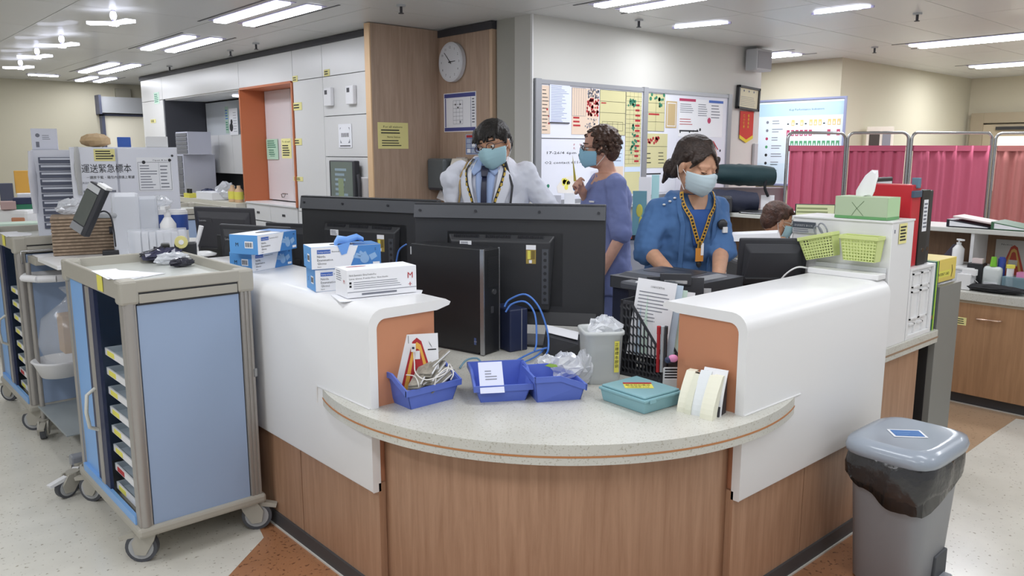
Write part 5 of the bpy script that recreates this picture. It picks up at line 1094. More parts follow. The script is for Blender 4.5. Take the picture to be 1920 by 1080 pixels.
# ---------- curly-haired woman in violet-blue scrubs ----------
b = PD(1138, 330, 4.7); rz = RD(150); pw = person('woman with short curly brown hair, blue mask and violet-blue scrubs by the whiteboard', (b.x, b.y), rz)
INV = (M4.Translation((b.x, b.y, 0)) @ M4.Rotation(rz, 4, 'Z')).inverted()
SKB = skinmat('skin_fair_pink', '#d0a08a'); HC_ = hairmat('hair_curly_brown', '#4b3427')
s_ = 1.02; D2_ = [(z*s_, rx, ry) for z, rx, ry in DEF]
hc = INV @ PD(1124, 277, 4.68); HMw = headM(hc, RD(-8), RD(2), RD(-2), 1.0)
sk = MB(); T = Torso([(z, x*.98, y*.9) for z, x, y in D2_]); T.mesh(sk, .82, 1.48); head(sk, HMw); sk.cap((-.02, 0, 1.43), hc+V((-.03, 0, -.07)), .053, .048); cl = MB(); legs(sk, cl, 1.0)
shL, shR = V((0, .155, 1.42)), V((0, -.155, 1.42)); elL = V((-.02, .21, 1.13)); wrL = V((.10, .20, .90)); elR = INV @ PD(1112, 392, 4.80); wrR = INV @ PD(1090, 356, 4.66)
arm(sk, shL, elL, wrL, (.045, .038, .026)); arm(sk, shR, elR, wrR, (.045, .038, .026)); hand(sk, wrL, wrL-elL, (0, -1, 0), 1, .35, .92); hand(sk, wrR, wrR-elR, (-.2, 1, 0), -1, .95, .92)
remesh(sk.obj('body', SKB, pw), .0055, 3)
SCV = mat('violet_blue_scrubs', '#7984b4', .85, bump=.2, bscale=14)
CTw = [(.78, .15, .185), (.9, .15, .185), (1.05, .135, .165), (1.2, .137, .165), (1.34, .135, .175), (1.42, .105, .165), (1.465, .072, .09), (1.485, .06, .066)]
Tw = Torso(CTw); m = MB(); Tw.mesh(m, .78, 1.475, 32, 18)
for sh, el in ((shL, elL), (shR, elR)): m.cap(sh, sh+(el-sh)*.93, .062, .066)
remesh(m.obj('scrub_top', SCV, pw), .008, 2, (.026, .08))
cl.loft([[V((.13*cos(a), .17*sin(a), z)) for a in [2*pi*i/20 for i in range(20)]] for z in (.80, .9, 1.0)]); remesh(cl.obj('scrub_trousers', SCV, pw), .012, 3, (.015, .1))
m = MB(); Tw.patch(m, [(.5, 1.315), (.72, 1.315), (.72, 1.325), (.5, 1.325)], 0, .01, .002); Tw.patch(m, [(.5, 1.29), (.68, 1.29), (.68, 1.30), (.5, 1.30)], 0, .01, .002); m.obj('white_lettering', W, pw)
m = MB(); m.ell(Tw.pt(.55, 1.22, .012), (.008, .014, .022)); m.obj('badge_reel', BLUED, pw)
face(pw, HMw, HC_, glasses=BLACK, maskm=mat('mask_bright_blue', '#93c2d8', .75))
h = MB(); rn4 = random.Random(12); h.ell((-.028, 0, .05), (.092, .088, .082), n=18); h.ell((-.062, 0, -.01), (.06, .082, .075))
for i in range(210):
    a = rn4.uniform(0, 2*pi); t_ = rn4.uniform(-.75, pi/2); p = V((-.022+.100*cos(t_)*cos(a), .096*cos(t_)*sin(a), .03+.095*sin(t_)))
    if p.x > .045 and p.z < .052: continue
    if p.z < -.02 and p.x > -.02: continue
    a2 = rn4.uniform(0, 2*pi); d_ = V((.016*cos(a2), .016*sin(a2), rn4.uniform(-.02, .004))); h.cap(p, p+d_, .011, .008, n=7)
h.xf(HMw); remesh(h.obj('curly_hair', HC_, pw), .0038, 1, (.008, .014))
shoes(pw, 1, m=W)
p = wrR+(wrR-elR).normalized()*.08; q0 = PD(1070, 296, 4.64); q1 = PD(1077, 340, 4.62); q = MB().prism([(-.004, 0), (.012, 0), (.0, .15)], -.001, .001, 0, 'y').obj('folded_note', mat('olive_yellow_paper', '#b8ab45', .7)); q.location = q1; q.rotation_euler = (0, RD(-5), RD(-60)); tag(q, 'narrow olive yellow pointed paper held in the curly-haired woman\'s hand', 'note')
# ---------- nurse in blue tunic ----------
b = PD(1283, 400, 4.06); rz = RD(238); pn = person('woman with dark tied-back hair, pale mask, blue tunic and yellow lanyard leaning over the printer', (b.x, b.y), rz)
INV = (M4.Translation((b.x, b.y, 0)) @ M4.Rotation(rz, 4, 'Z')).inverted()
SKC = skinmat('skin_warm_beige', '#cf9f82'); HD = hairmat('hair_dark_brown', '#352822')
hc = INV @ PD(1305, 311, 3.86); HMn = headM(hc, RD(24), RD(18), RD(-3), 1.10)
lean = lambda z: (max(0, (z-1.0))*.18, 0)
sk = MB(); T = Torso([(z-.03, x*.93, y*.8) for z, x, y in DEF], lean); T.mesh(sk, .80, 1.39); head(sk, HMn); sk.cap((.06, 0, 1.38), hc+V((-.04, 0, -.07)), .054, .05); cl = MB(); legs(sk, cl, .98)
shL, shR = V((.06, .155, 1.335)), V((.06, -.155, 1.335)); elR = INV @ PD(1213, 468, 3.92); wrR = INV @ PD(1256, 512, 3.72); elL = INV @ PD(1352, 470, 3.92); wrL = INV @ PD(1347, 520, 3.68)
arm(sk, shR, elR, wrR, (.038, .044, .03)); arm(sk, shL, elL, wrL, (.038, .044, .03)); hand(sk, wrR, wrR-elR+V((0, 0, -.1)), (0, .3, -1), -1, .3, .95); hand(sk, wrL, wrL-elL, (0, -.3, -1), 1, .3, .95)
remesh(sk.obj('body', SKC, pn), .0055, 3)
SCB = mat('royal_blue_tunic', '#4c72a4', .85, bump=.25, bscale=12)
CTn = [(.76, .165, .215), (.9, .155, .205), (1.05, .14, .185), (1.18, .148, .185), (1.28, .142, .175), (1.34, .118, .155), (1.39, .09, .115), (1.42, .074, .088)]
Tn = Torso(CTn, lean); m = MB(); Tn.mesh(m, .76, 1.405, 32, 18)
for sh, el in ((shL, elL), (shR, elR)): m.cap(sh+V((0, 0, -.01)), sh+(el-sh)*.5, .058, .070); m.cap(sh+(el-sh)*.5, el+(el-sh)*.02, .070, .070)
remesh(m.obj('tunic', SCB, pn), .008, 2, (.034, .09))
cl.loft([[V((.13*cos(a), .17*sin(a), z)) for a in [2*pi*i/20 for i in range(20)]] for z in (.80, .9, 1.0)]); remesh(cl.obj('trousers', SCB, pn), .012, 3)
m = MB(); Tn.patch(m, [(-.10, 1.31), (.10, 1.31), (.42, 1.395), (-.42, 1.395)], 0, .008, .003); m.obj('neckline_skin', SKC, pn)
m = MB(); Tn.patch(m, [(-.10, 1.14), (.10, 1.14), (.34, 1.325), (-.34, 1.325)], 0, .010, .003); m.obj('inner_top', mat('dark_blue_cotton', '#2f5699', .8), pn)
for g in (-1, 1): m = MB(); Tn.strip(m, [(g*.72, 1.41), (g*.42, 1.25), (g*.34, .85)], .022, 0, .008, .006); m.obj('tunic_edge_seam', SCB, pn)
YL = mat('amber_lanyard', '#d9a83e', .6)
lanyard(Tn, pn, [(.75, 1.41), (.25, 1.29), (.06, 1.16)], YL, BLACK, .019, .016); lanyard(Tn, pn, [(-.70, 1.41), (-.25, 1.29), (.0, 1.16)], YL, BLACK, .019, .016); lanyard(Tn, pn, [(.03, 1.17), (.04, 1.13)], YL, BLACK, .022, .02)
m = MB(); p = Tn.pt(.04, 1.10, .028); m.box(p.x, p.x+.004, p.y-.02, p.y+.02, p.z-.03, p.z+.035); m.box(p.x+.004, p.x+.006, p.y+.006, p.y+.02, p.z-.0, p.z+.06, 1); m.obj('identity_card', [mat('card_orange', '#d9913e', .5), PAPER], pn); m = MB(); m.ell(Tn.pt(.06, 1.055, .028), (.01, .014, .018)); m.obj('key_fob', BLACK, pn)
m = MB()
for u, z in ((-1.15, 1.345), (-.98, 1.362), (-.86, 1.378)): p = Tn.pt(u, z, .010); m.ell(p, (.008, .008, .005))
m.obj('white_snap_buttons', W, pn, kind='stuff')
m = MB(); p = Tn.pt(.62, 1.25, .022); m.ell(p, (.012, .026, .026)); m.box(p.x, p.x+.014, p.y-.002, p.y+.022, p.z-.04, p.z-.012, 1); m.obj('brooch_watch', [BLACK, W], pn)
face(pn, HMn, HD, closed=SKC, maskm=mat('mask_pale_blue', '#c4d6de', .75))
h = MB(); h.ell((-.026, 0, .048), (.096, .087, .085), n=20, k=12); h.ell((-.06, 0, .01), (.06, .08, .08))
for i in range(15):
    y = -.08+.0115*i; h.cap((.03-.2*abs(y), y*.35, .116-.1*abs(y)), (.085-5.2*y*y, y*1.05, .088-.95*abs(y+.02)), .014, .008, n=8)
for g in (-1, 1): h.cap((.062, g*.05, .052), (.04, g*.078, .0), .014, .005, n=8); h.cap((.0, g*.08, .04), (-.06, g*.05, -.06), .018, .02, n=8)
h.ell((-.115, -.012, -.05), (.045, .045, .046)); h.cap((-.13, -.015, -.06), (-.14, -.02, -.125), .026, .008, n=8)
h.xf(HMn); remesh(h.obj('tied_back_hair', HD, pn), .004, 1, (.005, .02))
shoes(pn, .98)
# ---------- seated man at the far desk ----------
b = PD(1452, 430, 5.45); rz = RD(318+4); ps = person('seated person with short brown hair, glasses and mask at the far desk', (b.x, b.y), rz)
INV = (M4.Translation((b.x, b.y, 0)) @ M4.Rotation(rz, 4, 'Z')).inverted(); HE = hairmat('hair_chestnut', '#4a2e22')
hc = V((.02, 0, 1.135)); HMs = headM(hc, 0, RD(14), RD(2), 1.02)
P3 = [(z-.42, x, y) for z, x, y in DEF]; sk = MB(); T = Torso(P3); T.mesh(sk, .40, 1.03); head(sk, HMs); sk.cap((-.01, 0, .97), hc+V((-.02, 0, -.06)), .056, .05); cl = MB(); legs(sk, cl, 1, True)
shL, shR = V((0, .17, .96)), V((0, -.17, .96)); E_ = [V((.10, .24, .72)), V((.10, -.24, .72))]; W_ = [V((.30, .15, .78)), V((.30, -.15, .78))]
arm(sk, shL, E_[0], W_[0]); arm(sk, shR, E_[1], W_[1]); hand(sk, W_[0], (1, 0, 0), (0, 0, -1), 1, .3); hand(sk, W_[1], (1, 0, 0), (0, 0, -1), -1, .3)
remesh(sk.obj('body', SKA, ps), .0065, 3)
m = MB(); Tq = Torso([(z, x+.012, y+.012) for z, x, y in P3]); Tq.mesh(m, .42, 1.0); [m.cap(sh, e, .062, .055) for sh, e in ((shL, E_[0]), (shR, E_[1]))]; [m.cap(e, e+(w_-e)*.7, .05, .045) for e, w_ in zip(E_, W_)]
remesh(m.obj('shirt', mat('pale_blue_shirt', '#c9d3e4', .8), ps), .01, 3, (.012, .1))
m = MB(); Tq.patch(m, [(2.4, .93), (3.9, .93), (3.7, 1.045), (2.6, 1.045)], 0, .01, .012); m.obj('patterned_collar', mat('navy_white_pattern', '#39456e', .8, var=.9, vscale=90), ps)
cl.ell((0, 0, .5), (.16, .19, .1)); remesh(cl.obj('trousers', mat('charcoal_cloth', '#34363c', .8), ps), .014, 3)
face(ps, HMs, HE, glasses=mat('pale_frame', '#c9c4b8', .3))
h = MB(); h.ell((-.022, 0, .048), (.098, .088, .085), n=20); h.ell((-.06, 0, .0), (.058, .078, .075)); [h.cap((.04, y, .105-.2*abs(y)), (.085-4*y*y, y*1.05, .065), .014, .008, n=8) for y in (-.06, -.04, -.02, 0, .02, .04, .06)]
[h.cap((-.02, g*.078, .045), (-.03, g*.076, .0), .02, .012, n=8) for g in (-1, 1)]
h.xf(HMs); remesh(h.obj('hair', HE, ps), .005, 1, (.005, .02)); shoes(ps, 1, True)
t = thing('office_chair', 'dark office chair under the seated person', 'chair', (b.x, b.y, 0), rz)
MB().box(-.22, .24, -.23, .23, .37, .44).obj('seat', DGREY, t, .03); MB().box(-.26, -.21, -.2, .2, .50, .86).obj('backrest', DGREY, t, .02); MB().cyl((0, 0, .1), .025, .28).obj('gas_column', BLACKM, t); MB().box(-.25, -.22, -.03, .03, .4, .55).obj('back_bracket', BLACKM, t)
for k in range(5): a = 2*pi*k/5; MB().tube([(0, 0, .11), (.28*cos(a), .28*sin(a), .065)], .018).cyl((.28*cos(a), .28*sin(a)-.012, .03), .03, .024, 0, 14, ax='y').obj('leg', BLACKM, t)
# =====================================================  ON THE OAK WALLS  =====================================================
stick(5.268, 708, 229, 766, 279, [YELP, INK], lambda s: (s.t('For all visitors', .18, .80, .11, 1, .62), s.lines(.1, .55, .9, .76, 2, 1, .4), s.t('Nurse Station', .3, .42, .09, 1, .42), s.lines(.12, .08, .85, .36, 3, 1, .35)), None, 'notice_sheet', 'pale yellow printed notice on the oak return wall', 'notice', 'y')
NV = mat('navy_print', '#4a4f8f', .6)
stick(3.928, 832, 176, 893, 246, [PAPER, NV, INKG, INK], lambda s: (s.r(.02, .88, .98, .98, 1), s.r(.02, .02, .98, .11, 1), s.r(.04, .12, .07, .87, 1), s.r(.84, .12, .85, .87, 1), s.grid(.3, .2, .6, .8, 3, 6, 2, .002), s.disc(.45, .62, .008, 3), s.disc(.37, .7, .007, 3), s.disc(.52, .7, .007, 3), s.disc(.52, .25, .01, 2), s.lines(.88, .2, .97, .85, 9, 2)), None, 'floor_plan_poster', 'evacuation plan poster with navy bands under the clock', 'poster')
stick(3.928, 873, 252, 903, 290, [mat('comic_blue_grey', '#a9b6cc', .6), NV, RED, PAPER], lambda s: (s.grid(.05, .05, .95, .8, 3, 3, 1, .004), s.r(.05, .84, .95, .96, 2), s.r(.1, .1, .3, .3, 3), s.r(.4, .4, .6, .6, 3), s.disc(.8, .3, .02, 1)), None, 'hand_washing_poster', 'small blue step poster beside the soap dispenser', 'poster')
c = V((3.926, 5.07, 2.288)); t = thing('wall_clock', 'round white wall clock showing eight minutes to three', 'clock', tuple(c), 0)
R_ = .150
MB().cyl((-.035, 0, 0), R_, .035, 0, 48, ax='x').obj('case', mat('clock_case', '#d5d6da', .35), t, .006)
MB().cyl((-.037, 0, 0), R_*.90, .003, 0, 48, ax='x').obj('dial', mat('clock_dial', '#dcdee2', .5), t)
m = MB()
for h_ in range(1, 13):
    a = pi/2-2*pi*h_/12; s2 = MB(); vs, fs, tw = glyph(str(h_)); hh = .026
    s2.add([(x*hh-tw*hh/2, y*hh-hh*.36, 0) for x, y in vs], fs); s2.xf(frameM(V((-.0378, -R_*.74*cos(a), R_*.74*sin(a))), AX)); m.add(s2.v, s2.f)
m.obj('numerals', INK, t, kind='stuff')
def handm(a, L, w_, nm): MB().prism([(-w_, -.02), (w_, -.02), (w_*.5, L), (-w_*.5, L)], -.0405, -.039, 0, 'x').xf(M4.Rotation(-a, 4, 'X') if False else M4.Identity(4)).xf(M4.Rotation(a, 4, 'X')).obj(nm, INK, t)
handm(RD(87), R_*.45, .004, 'hour_hand'); handm(RD(-44), R_*.68, .003, 'minute_hand'); MB().cyl((-.042, 0, 0), .008, .004, 0, 12, ax='x').obj('centre_cap', BLACK, t)
# towel and soap dispensers in the corner
p = PX(799, 328, 3.80)
t = thing('paper_towel_dispenser', 'grey paper towel dispenser with a towel hanging out, left of the soap dispenser', 'dispenser', (3.93, 5.16, 1.30), 0)
DSP = mat('smoke_grey_plastic', '#5d6467', .3)
MB().box(-.14, 0, -.125, .105, .0, .25).obj('cover', DSP, t, .02); MB().box(-.144, -.13, -.09, .07, .0, .02).obj('lock_strip', DGREY, t, .003)
MB().hexa([(-.10, -.09, -.09), (-.06, .09, -.07), (-.05, .09, -.07), (-.09, -.09, -.09)], [(-.10, -.03, .0), (-.06, .04, .0), (-.05, .04, .0), (-.09, -.03, .0)]).obj('paper_towel', PAPER, t)
MB().box(-.02, .002, -.24, -.125, -.01, .26).obj('backplate', mat('pale_backplate', '#b9b0ac', .5), t)
t = thing('soap_dispenser', 'cream wall soap dispenser with a dark teardrop window', 'dispenser', (3.93, 4.94, 1.30), 0)
MB().prism([(-.10, .0), (0, 0), (0, .25), (-.085, .25), (-.105, .20)], -.062, .062, 0, 'y').obj('cover', mat('cream_dispenser_cover', '#ded8cc', .4), t, .012)
m = MB(); m.add([(-.1065, .022*cos(a)*(1-.35*max(0, sin(a))), .075+.032*sin(a)) for a in [2*pi*i/20 for i in range(20)]], [tuple(range(20))]); m.obj('level_window', BLACK, t); MB().box(-.106, -.1055, -.02, .01, .16, .20).obj('red_logo', RED, t)
MB().box(-.03, 0, -.1, -.062, .0, .25).obj('side_bracket', mat('taupe_bracket', '#77685a', .5), t)
# =====================================================  WHITEBOARD  =====================================================
WB = mat('whiteboard_surface', '#e6e8f2', .25); FRM = mat('board_frame_alu', '#9fa1a6', .35, .4)
c0_, w0_, h0_ = planeY(4.215, 1006, 153, 1202, 378)
c1_, w1_, h1_ = planeY(4.215, 1206, 153, 1357, 378)
zt, zb = 2.10, 1.235
x0, x1 = c0_.x-w0_/2, c1_.x+w1_/2; xm = PY(1204, 300, 4.215).x
t = thing('whiteboard', 'long aluminium-framed whiteboard covered with yellow and white charts', 'whiteboard', ((x0+x1)/2, 4.215, (zt+zb)/2), 0)
W2 = (x1-x0)/2; H2 = (zt-zb)/2; xm_ = xm-(x0+x1)/2
MB().box(-W2, W2, -.012, 0, -H2, H2).obj('board', WB, t)
for (a, b_) in ((-W2, xm_), (xm_, W2)):
    MB().box(a, b_, -.022, .0, H2-.02, H2+.01).obj('frame_rail', FRM, t); MB().box(a, b_, -.05, .0, -H2-.015, -H2+.015).obj('frame_rail', FRM, t)
for a in (-W2, xm_, W2): MB().box(a-.028, a+.028, -.026, 0, -H2-.01, H2+.015).obj('frame_post', FRM, t)
YG = mat('yellow_chart', '#d2cc9c', .8); PKC = mat('peach_chart', '#e3cdb8', .75); BLC = mat('pale_blue_chart', '#cddcf0', .7)
def U(px): return PY(px, 250, 4.21).x-(x0+x1)/2
def Zp(py, px=1100): return PY(px, py, 4.21).z-(zt+zb)/2
def chart(px0, px1, z0, z1, mats, fn, nm='chart', dy=0):
    a, b_ = U(px0), U(px1); s = Sheet(b_-a, z1-z0, .0015); fn(s); return s.put(nm, mats, frameM(V(((a+b_)/2, -.0145-dy, (z0+z1)/2)), AY), t)
H = H2-.03
rc = random.Random(2)
def blobs(s, x0, y0, x1, y1, n, m, r=.008):
    for i in range(n): s.disc(rc.uniform(x0, x1), rc.uniform(y0, y1), r*rc.uniform(.7, 1.2), m, 8, .0012)
chart(1013, 1030, H-.34, H, [PKC, RED, INK], lambda s: (s.lines(.1, .05, .9, .95, 12, 2, .2, .6), blobs(s, .6, .05, .95, .6, 4, 1)))
chart(1070, 1120, H-.34, H, [PKC, RED, INK, INKG], lambda s: (s.grid(0, .4, .5, 1, 6, 1, 3, .002), blobs(s, .55, .42, .98, .78, 60, 1, .010), blobs(s, .58, .8, .98, 1, 35, 3, .008), blobs(s, .5, .02, .95, .36, 40, 3, .006), s.lines(.05, .15, .35, .4, 3, 1)))
chart(1122, 1170, H-.34, H, [YG, INK, RED], lambda s: (s.grid(0, 0, 1, 1, 1, 4, 1, .002), s.grid(.1, .1, .9, .3, 4, 1, 1, .002), s.lines(.05, .68, .3, .74, 1, 2)))
chart(1146, 1168, -.28, H-.35, [BLC, PKC, INKG], lambda s: (s.r(0, 0, 1, .3, 1), s.lines(.1, .4, .9, .9, 6, 2, .2)))
chart(1171, 1200, -H, H, [YG, INK, RED, GRN, BLC], lambda s: (s.grid(0, .3, 1, 1, 4, 16, 1, .0015), s.r(0, .22, 1, .27, 4), blobs(s, .1, .85, .6, .93, 12, 3, .012), blobs(s, .35, .4, .7, .7, 18, 3, .012), s.lines(.6, .3, .95, .9, 12, 2, .4, .3)))
chart(1210, 1243, H-.30, H, [YG, INK, GRN, RED], lambda s: (s.grid(0, 0, 1, 1, 2, 4, 1, .002), blobs(s, .15, .85, .95, .98, 9, 2, .014), blobs(s, .65, .6, .95, .75, 5, 2, .012), s.lines(.1, .4, .9, .5, 1, 3)))
chart(1209, 1250, H-.60, H-.32, [YG, INK, RED, GRN], lambda s: (blobs(s, .1, .72, .7, .9, 16, 2, .012), s.r(0, .62, 1, .63, 1), s.lines(.05, .1, .3, .5, 3, 1, .2), s.lines(.6, .1, .9, .5, 4, 1, .2)))
chart(1246, 1266, H-.27, H-.05, [mat('tan_card', '#c9b184', .7), PAPER, INK, GRN], lambda s: (s.r(.1, .06, .9, .94, 1), s.r(.14, .09, .86, .91, 0, .001), s.lines(.2, .55, .8, .85, 3, 2, .3), s.lines(.25, .3, .75, .5, 2, 3)))
chart(1270, 1352, H-.34, H-.02, [PAPER, INKG, RED, INK, mat('magenta_print', '#b9355f', .6), BLUI], lambda s: (s.r(.0, .93, .36, 1, 4), s.r(.66, .93, 1, 1, 5), s.lines(.02, .62, .34, .88, 5, 1, .3), s.lines(.42, .55, .65, .9, 6, 1, .3), s.lines(.72, .5, .95, .9, 5, 1, .3), s.lines(.02, .3, .34, .5, 3, 2, .25), s.disc(.68, .45, .026, 4), s.lines(.02, .12, .48, .17, 1, 3, .8, .1), blobs(s, .02, .1, .5, .2, 5, 3, .012)))
chart(1268, 1352, -H, H-.36, [mat('lavender_white', '#dfdfeb', .6), INKG, RED, INK, GRN], lambda s: (s.r(.22, .86, .72, .89, 3), s.lines(.4, .2, .95, .8, 9, 1, .18, .4), s.disc(.08, .93, .013, 4), s.disc(.02, .8, .013, 4), s.disc(.97, .78, .012, 3), [s.mb.add([((.78-.5)*s.w, (.97-.5)*s.h, .001), ((.81-.5)*s.w, (.97-.5)*s.h, .001), ((.93-.5)*s.w, (.80-.5)*s.h, .001), ((.90-.5)*s.w, (.80-.5)*s.h, .001)], [(0, 1, 2, 3)], 2)]))
chart(1209, 1265, -H, H-.62, [WB, INKG, INK], lambda s: (s.lines(.05, .75, .7, .95, 1, 2, .3), s.disc(.12, .6, .014, 2)))
def wr(s):
    s.t('17-26/4 6pm', .08, .72, .06, 1, .42); s.t('O2 contact 611-0', .05, .56, .06, 1, .55); s.lines(.0, .96, 1, .98, 1, 1, .6, 0); s.r(.64, .78, .645, .97, 1)
    for i in range(4): s.t(['IP', 'EU', 'FL', 'LL'][i], .46+.09*(i % 2), .86-.06*(i//2), .045, 2)
    s.disc(.55, .70, .014, 1); s.disc(.10, .20, .014, 3)
    s.mb.add([((x-.5)*s.w, (y-.5)*s.h, .001) for x, y in ((.22, .18), (.24, .08), (.5, .05), (.66, .08), (.64, .2), (.5, .38), (.30, .32))], [tuple(range(7))], 4); blobs(s, .28, .15, .4, .3, 7, 5, .02); blobs(s, .42, .12, .55, .22, 4, 6, .02); s.disc(.40, .24, .012, 1, 10, .0016)
    s.mb.add([((x-.5)*s.w, (y-.5)*s.h, .001) for x, y in ((.72, .1), (.72, .42), (1.0, .46), (1.0, .15))], [(0, 1, 2, 3)], 7); s.lines(.75, .2, .95, .42, 4, 1, .15)
chart(1013, 1140, -H, H-.36, [WB, INK, RED, GRN, mat('map_pale', '#e6e1da', .7), YEL, mat('map_blue', '#9fb6da', .7), mat('silver_sheet', '#d3d4de', .4)], wr, 'handwriting')
c_ = planeY(4.195, 1031, 156, 1068, 232)
s = Sheet(c_[1], c_[2], .006); s.lines(.06, .03, .94, .96, 22, 1, .3, .5, 6); s.r(0, .0, 1, .03, 2); s.put('clipped_list', [mat('bluish_white_sheet', '#dde2f2', .6), mat('blue_grey_ink', '#8490b8', .6), DGREY], frameM(c_[0], AY), None, 'white list sheet clipped over the top left of the whiteboard', 'list')
# certificate, pennant, speaker, chart
c_, w_, h_ = planeY(4.21, 1381, 161, 1419, 208)
t = thing('framed_certificate', 'black framed certificate hung slightly crooked right of the whiteboard', 'certificate', tuple(c_+V((0, -.01, .0))), 0); t.rotation_euler = (0, RD(3), 0)
MB().box(-w_/2, w_/2, -.02, .01, -h_/2, -h_/2+.02).box(-w_/2, w_/2, -.02, .01, h_/2-.02, h_/2).box(-w_/2, -w_/2+.02, -.02, .01, -h_/2, h_/2).box(w_/2-.02, w_/2, -.02, .01, -h_/2, h_/2).obj('frame', BLACK, t)
s = Sheet(w_-.03, h_-.03, .01); s.lines(.1, .1, .9, .6, 6, 1, .2, .2); s.disc(.25, .85, .01, 1); s.disc(.5, .85, .01, 1); s.disc(.75, .85, .01, 1); s.put('certificate_sheet', [mat('cream_certificate', '#d9d3b4', .5), INKG], frameM(V((0, -.008, 0)), AY), t)
c_, w_, h_ = planeY(4.212, 1388, 208, 1410, 268)
t = thing('pennant', 'red pennant with yellow characters and yellow fringe below the certificate', 'pennant', tuple(c_), 0)
MB().prism([(-w_/2, h_/2), (w_/2, h_/2), (w_/2, -h_*.25), (0, -h_*.40), (-w_/2, -h_*.25)], -.004, 0, 0, 'y').obj('cloth', mat('pennant_red', '#c23325', .7), t)
MB().prism([(-w_/2, -h_*.25), (0, -h_*.40), (w_/2, -h_*.25), (w_/2, -h_*.36), (0, -h_*.5), (-w_/2, -h_*.36)], -.006, -.001, 0, 'y').obj('fringe', mat('fringe_yellow', '#d9c23a', .8), t)
s = Sheet(w_, h_, .0005); s.t('仁心仁術', .22, .82, .10, 1, vert=True); s.t('醫德高尚', .55, .82, .10, 1, vert=True); s.mb.f = s.mb.f[6:]; s.mb.m = s.mb.m[6:]; s.mb.s = s.mb.s[6:]; s.put('characters', [RED, mat('fringe_yellow', '#d9c23a', .8)], frameM(V((0, -.0045, 0)), AY), t)['kind'] = 'stuff'
c_, w_, h_ = planeY(4.15, 1408, 92, 1434, 136)
t = thing('wall_speaker', 'pale grey wall speaker at the top right end of the whiteboard wall', 'speaker', (c_.x-.02, 4.14, c_.z), 0); MB().box(-w_/2, w_/2, -.07, .05, -h_/2, h_/2).obj('cabinet', LGREY, t, .008); MB().box(-w_/2+.015, w_/2-.01, -.074, -.07, -h_/2+.02, h_/2-.02).obj('grille', mat('grille_grey', '#9b9ca0', .6), t); MB().box(-.02, .02, .05, .08, -.03, .03).obj('bracket', DGREY, t)
MB().tube([(.05, .06, h_/2), (.05, .06, 2.54-c_.z)], .006).obj('conduit', LGREY, t)
c_, w_, h_ = planeX(8.09, 1424, 192, 1574, 348)
t = thing('performance_chart', 'large pale blue chart board with rows of coloured icons behind the curtains', 'chart board', tuple(c_), 0)
MB().box(-.02, .005, -w_/2-.02, w_/2+.02, -h_/2-.02, -h_/2).box(-.02, .005, -w_/2-.02, w_/2+.02, h_/2, h_/2+.02).box(-.02, .005, w_/2, w_/2+.02, -h_/2, h_/2).box(-.02, .005, -w_/2-.02, -w_/2, -h_/2, h_/2).obj('frame', mat('chart_frame', '#8d94b5', .4), t)
s = Sheet(w_, h_, .004); s.r(0, .82, 1, .97, 1); s.t('Key Performance Indicators', .38, .88, .035, 2, .4)
for i in range(12):
    x_ = .36+.052*i
    for j, (y_, mm) in enumerate(((.70, 3), (.58, 4), (.45, 5), (.33, 4))):
        if (j == 0 and i in (0, 2, 4, 8)) or (j == 1 and i in (6, 7, 8, 10)) or (j == 3 and i not in (2, 3, 5)): s.lines(x_, y_, x_+.03, y_+.05, 1, 2, .3); continue
        s.r(x_, y_, x_+.036, y_+.07, mm, .001); s.mb.add([((x_+.018-.5+dx)*s.w, (y_-.5+dy)*s.h, .0016) for dx, dy in ((-.011, .012), (.011, .012), (0, .052))], [(0, 1, 2)], 0)
for j in range(7): s.disc(.12, .75-.1*j, .016, [6, 6, 4, 5, 2, 2, 4][j]); s.lines(.18, .72-.1*j, .32, .78-.1*j, 2, 6, .3, .5, j)
s.r(.02, .03, .98, .25, 7); s.put('chart_sheet', [mat('chart_white_blue', '#dbe8f3', .6), mat('chart_sky', '#b4d3e8', .6), INK, mat('chart_gold', '#d8c07a', .6), mat('chart_crimson', '#b33a5e', .6), mat('chart_green', '#4f9a6a', .6), INKG, mat('chart_pale', '#cfe3f2', .6)], frameM(V((-.006, 0, 0)), AX), t)
t = thing('switch_plate', 'small pale switch box on the end of the whiteboard wall', 'switch', (6.88, 4.21, 1.62), 0); MB().box(-.03, .03, -.02, .005, -.14, .06).obj('box', LGREY, t, .004)
t = thing('exit_camera_box', 'small grey box above the far left doorway', 'box', (3.62, 12.38, 2.40), 0); MB().box(-.1, .1, -.04, .02, -.09, .09).obj('box', mat('taupe_box', '#9c9888', .6), t, .004)
# =====================================================  LEFT MIDDLE GROUND  =====================================================
def bbox(name, label, cat, px0, px1, pyt, pyb, D, depth, m, bev=.004, zb=None, parts=None, group=None, part='body', rot=None):
    """upright box whose front faces the camera; front edge measured at forward distance D"""
    rot = math.atan((960-(px0+px1)/2)/1512) if rot is None else rot; pm_ = (pyt+pyb)/2; a, b_ = PD(px0, pm_, D), PD(px1, pm_, D); c = (a+b_)/2; c.z = PD((px0+px1)/2, pyb, D).z; wd = (V((a.x, a.y))-V((b_.x, b_.y))).length; z1 = PD((px0+px1)/2, pyt, D).z; z0 = c.z if zb is None else zb
    t = thing(name, label, cat, (c.x, c.y, z0), YAW-pi/2+rot, group); MB().box(-wd/2, wd/2, 0, depth, 0, z1-z0).obj(part, m, t, bev); return t, wd, z1-z0
BZ = 1.02
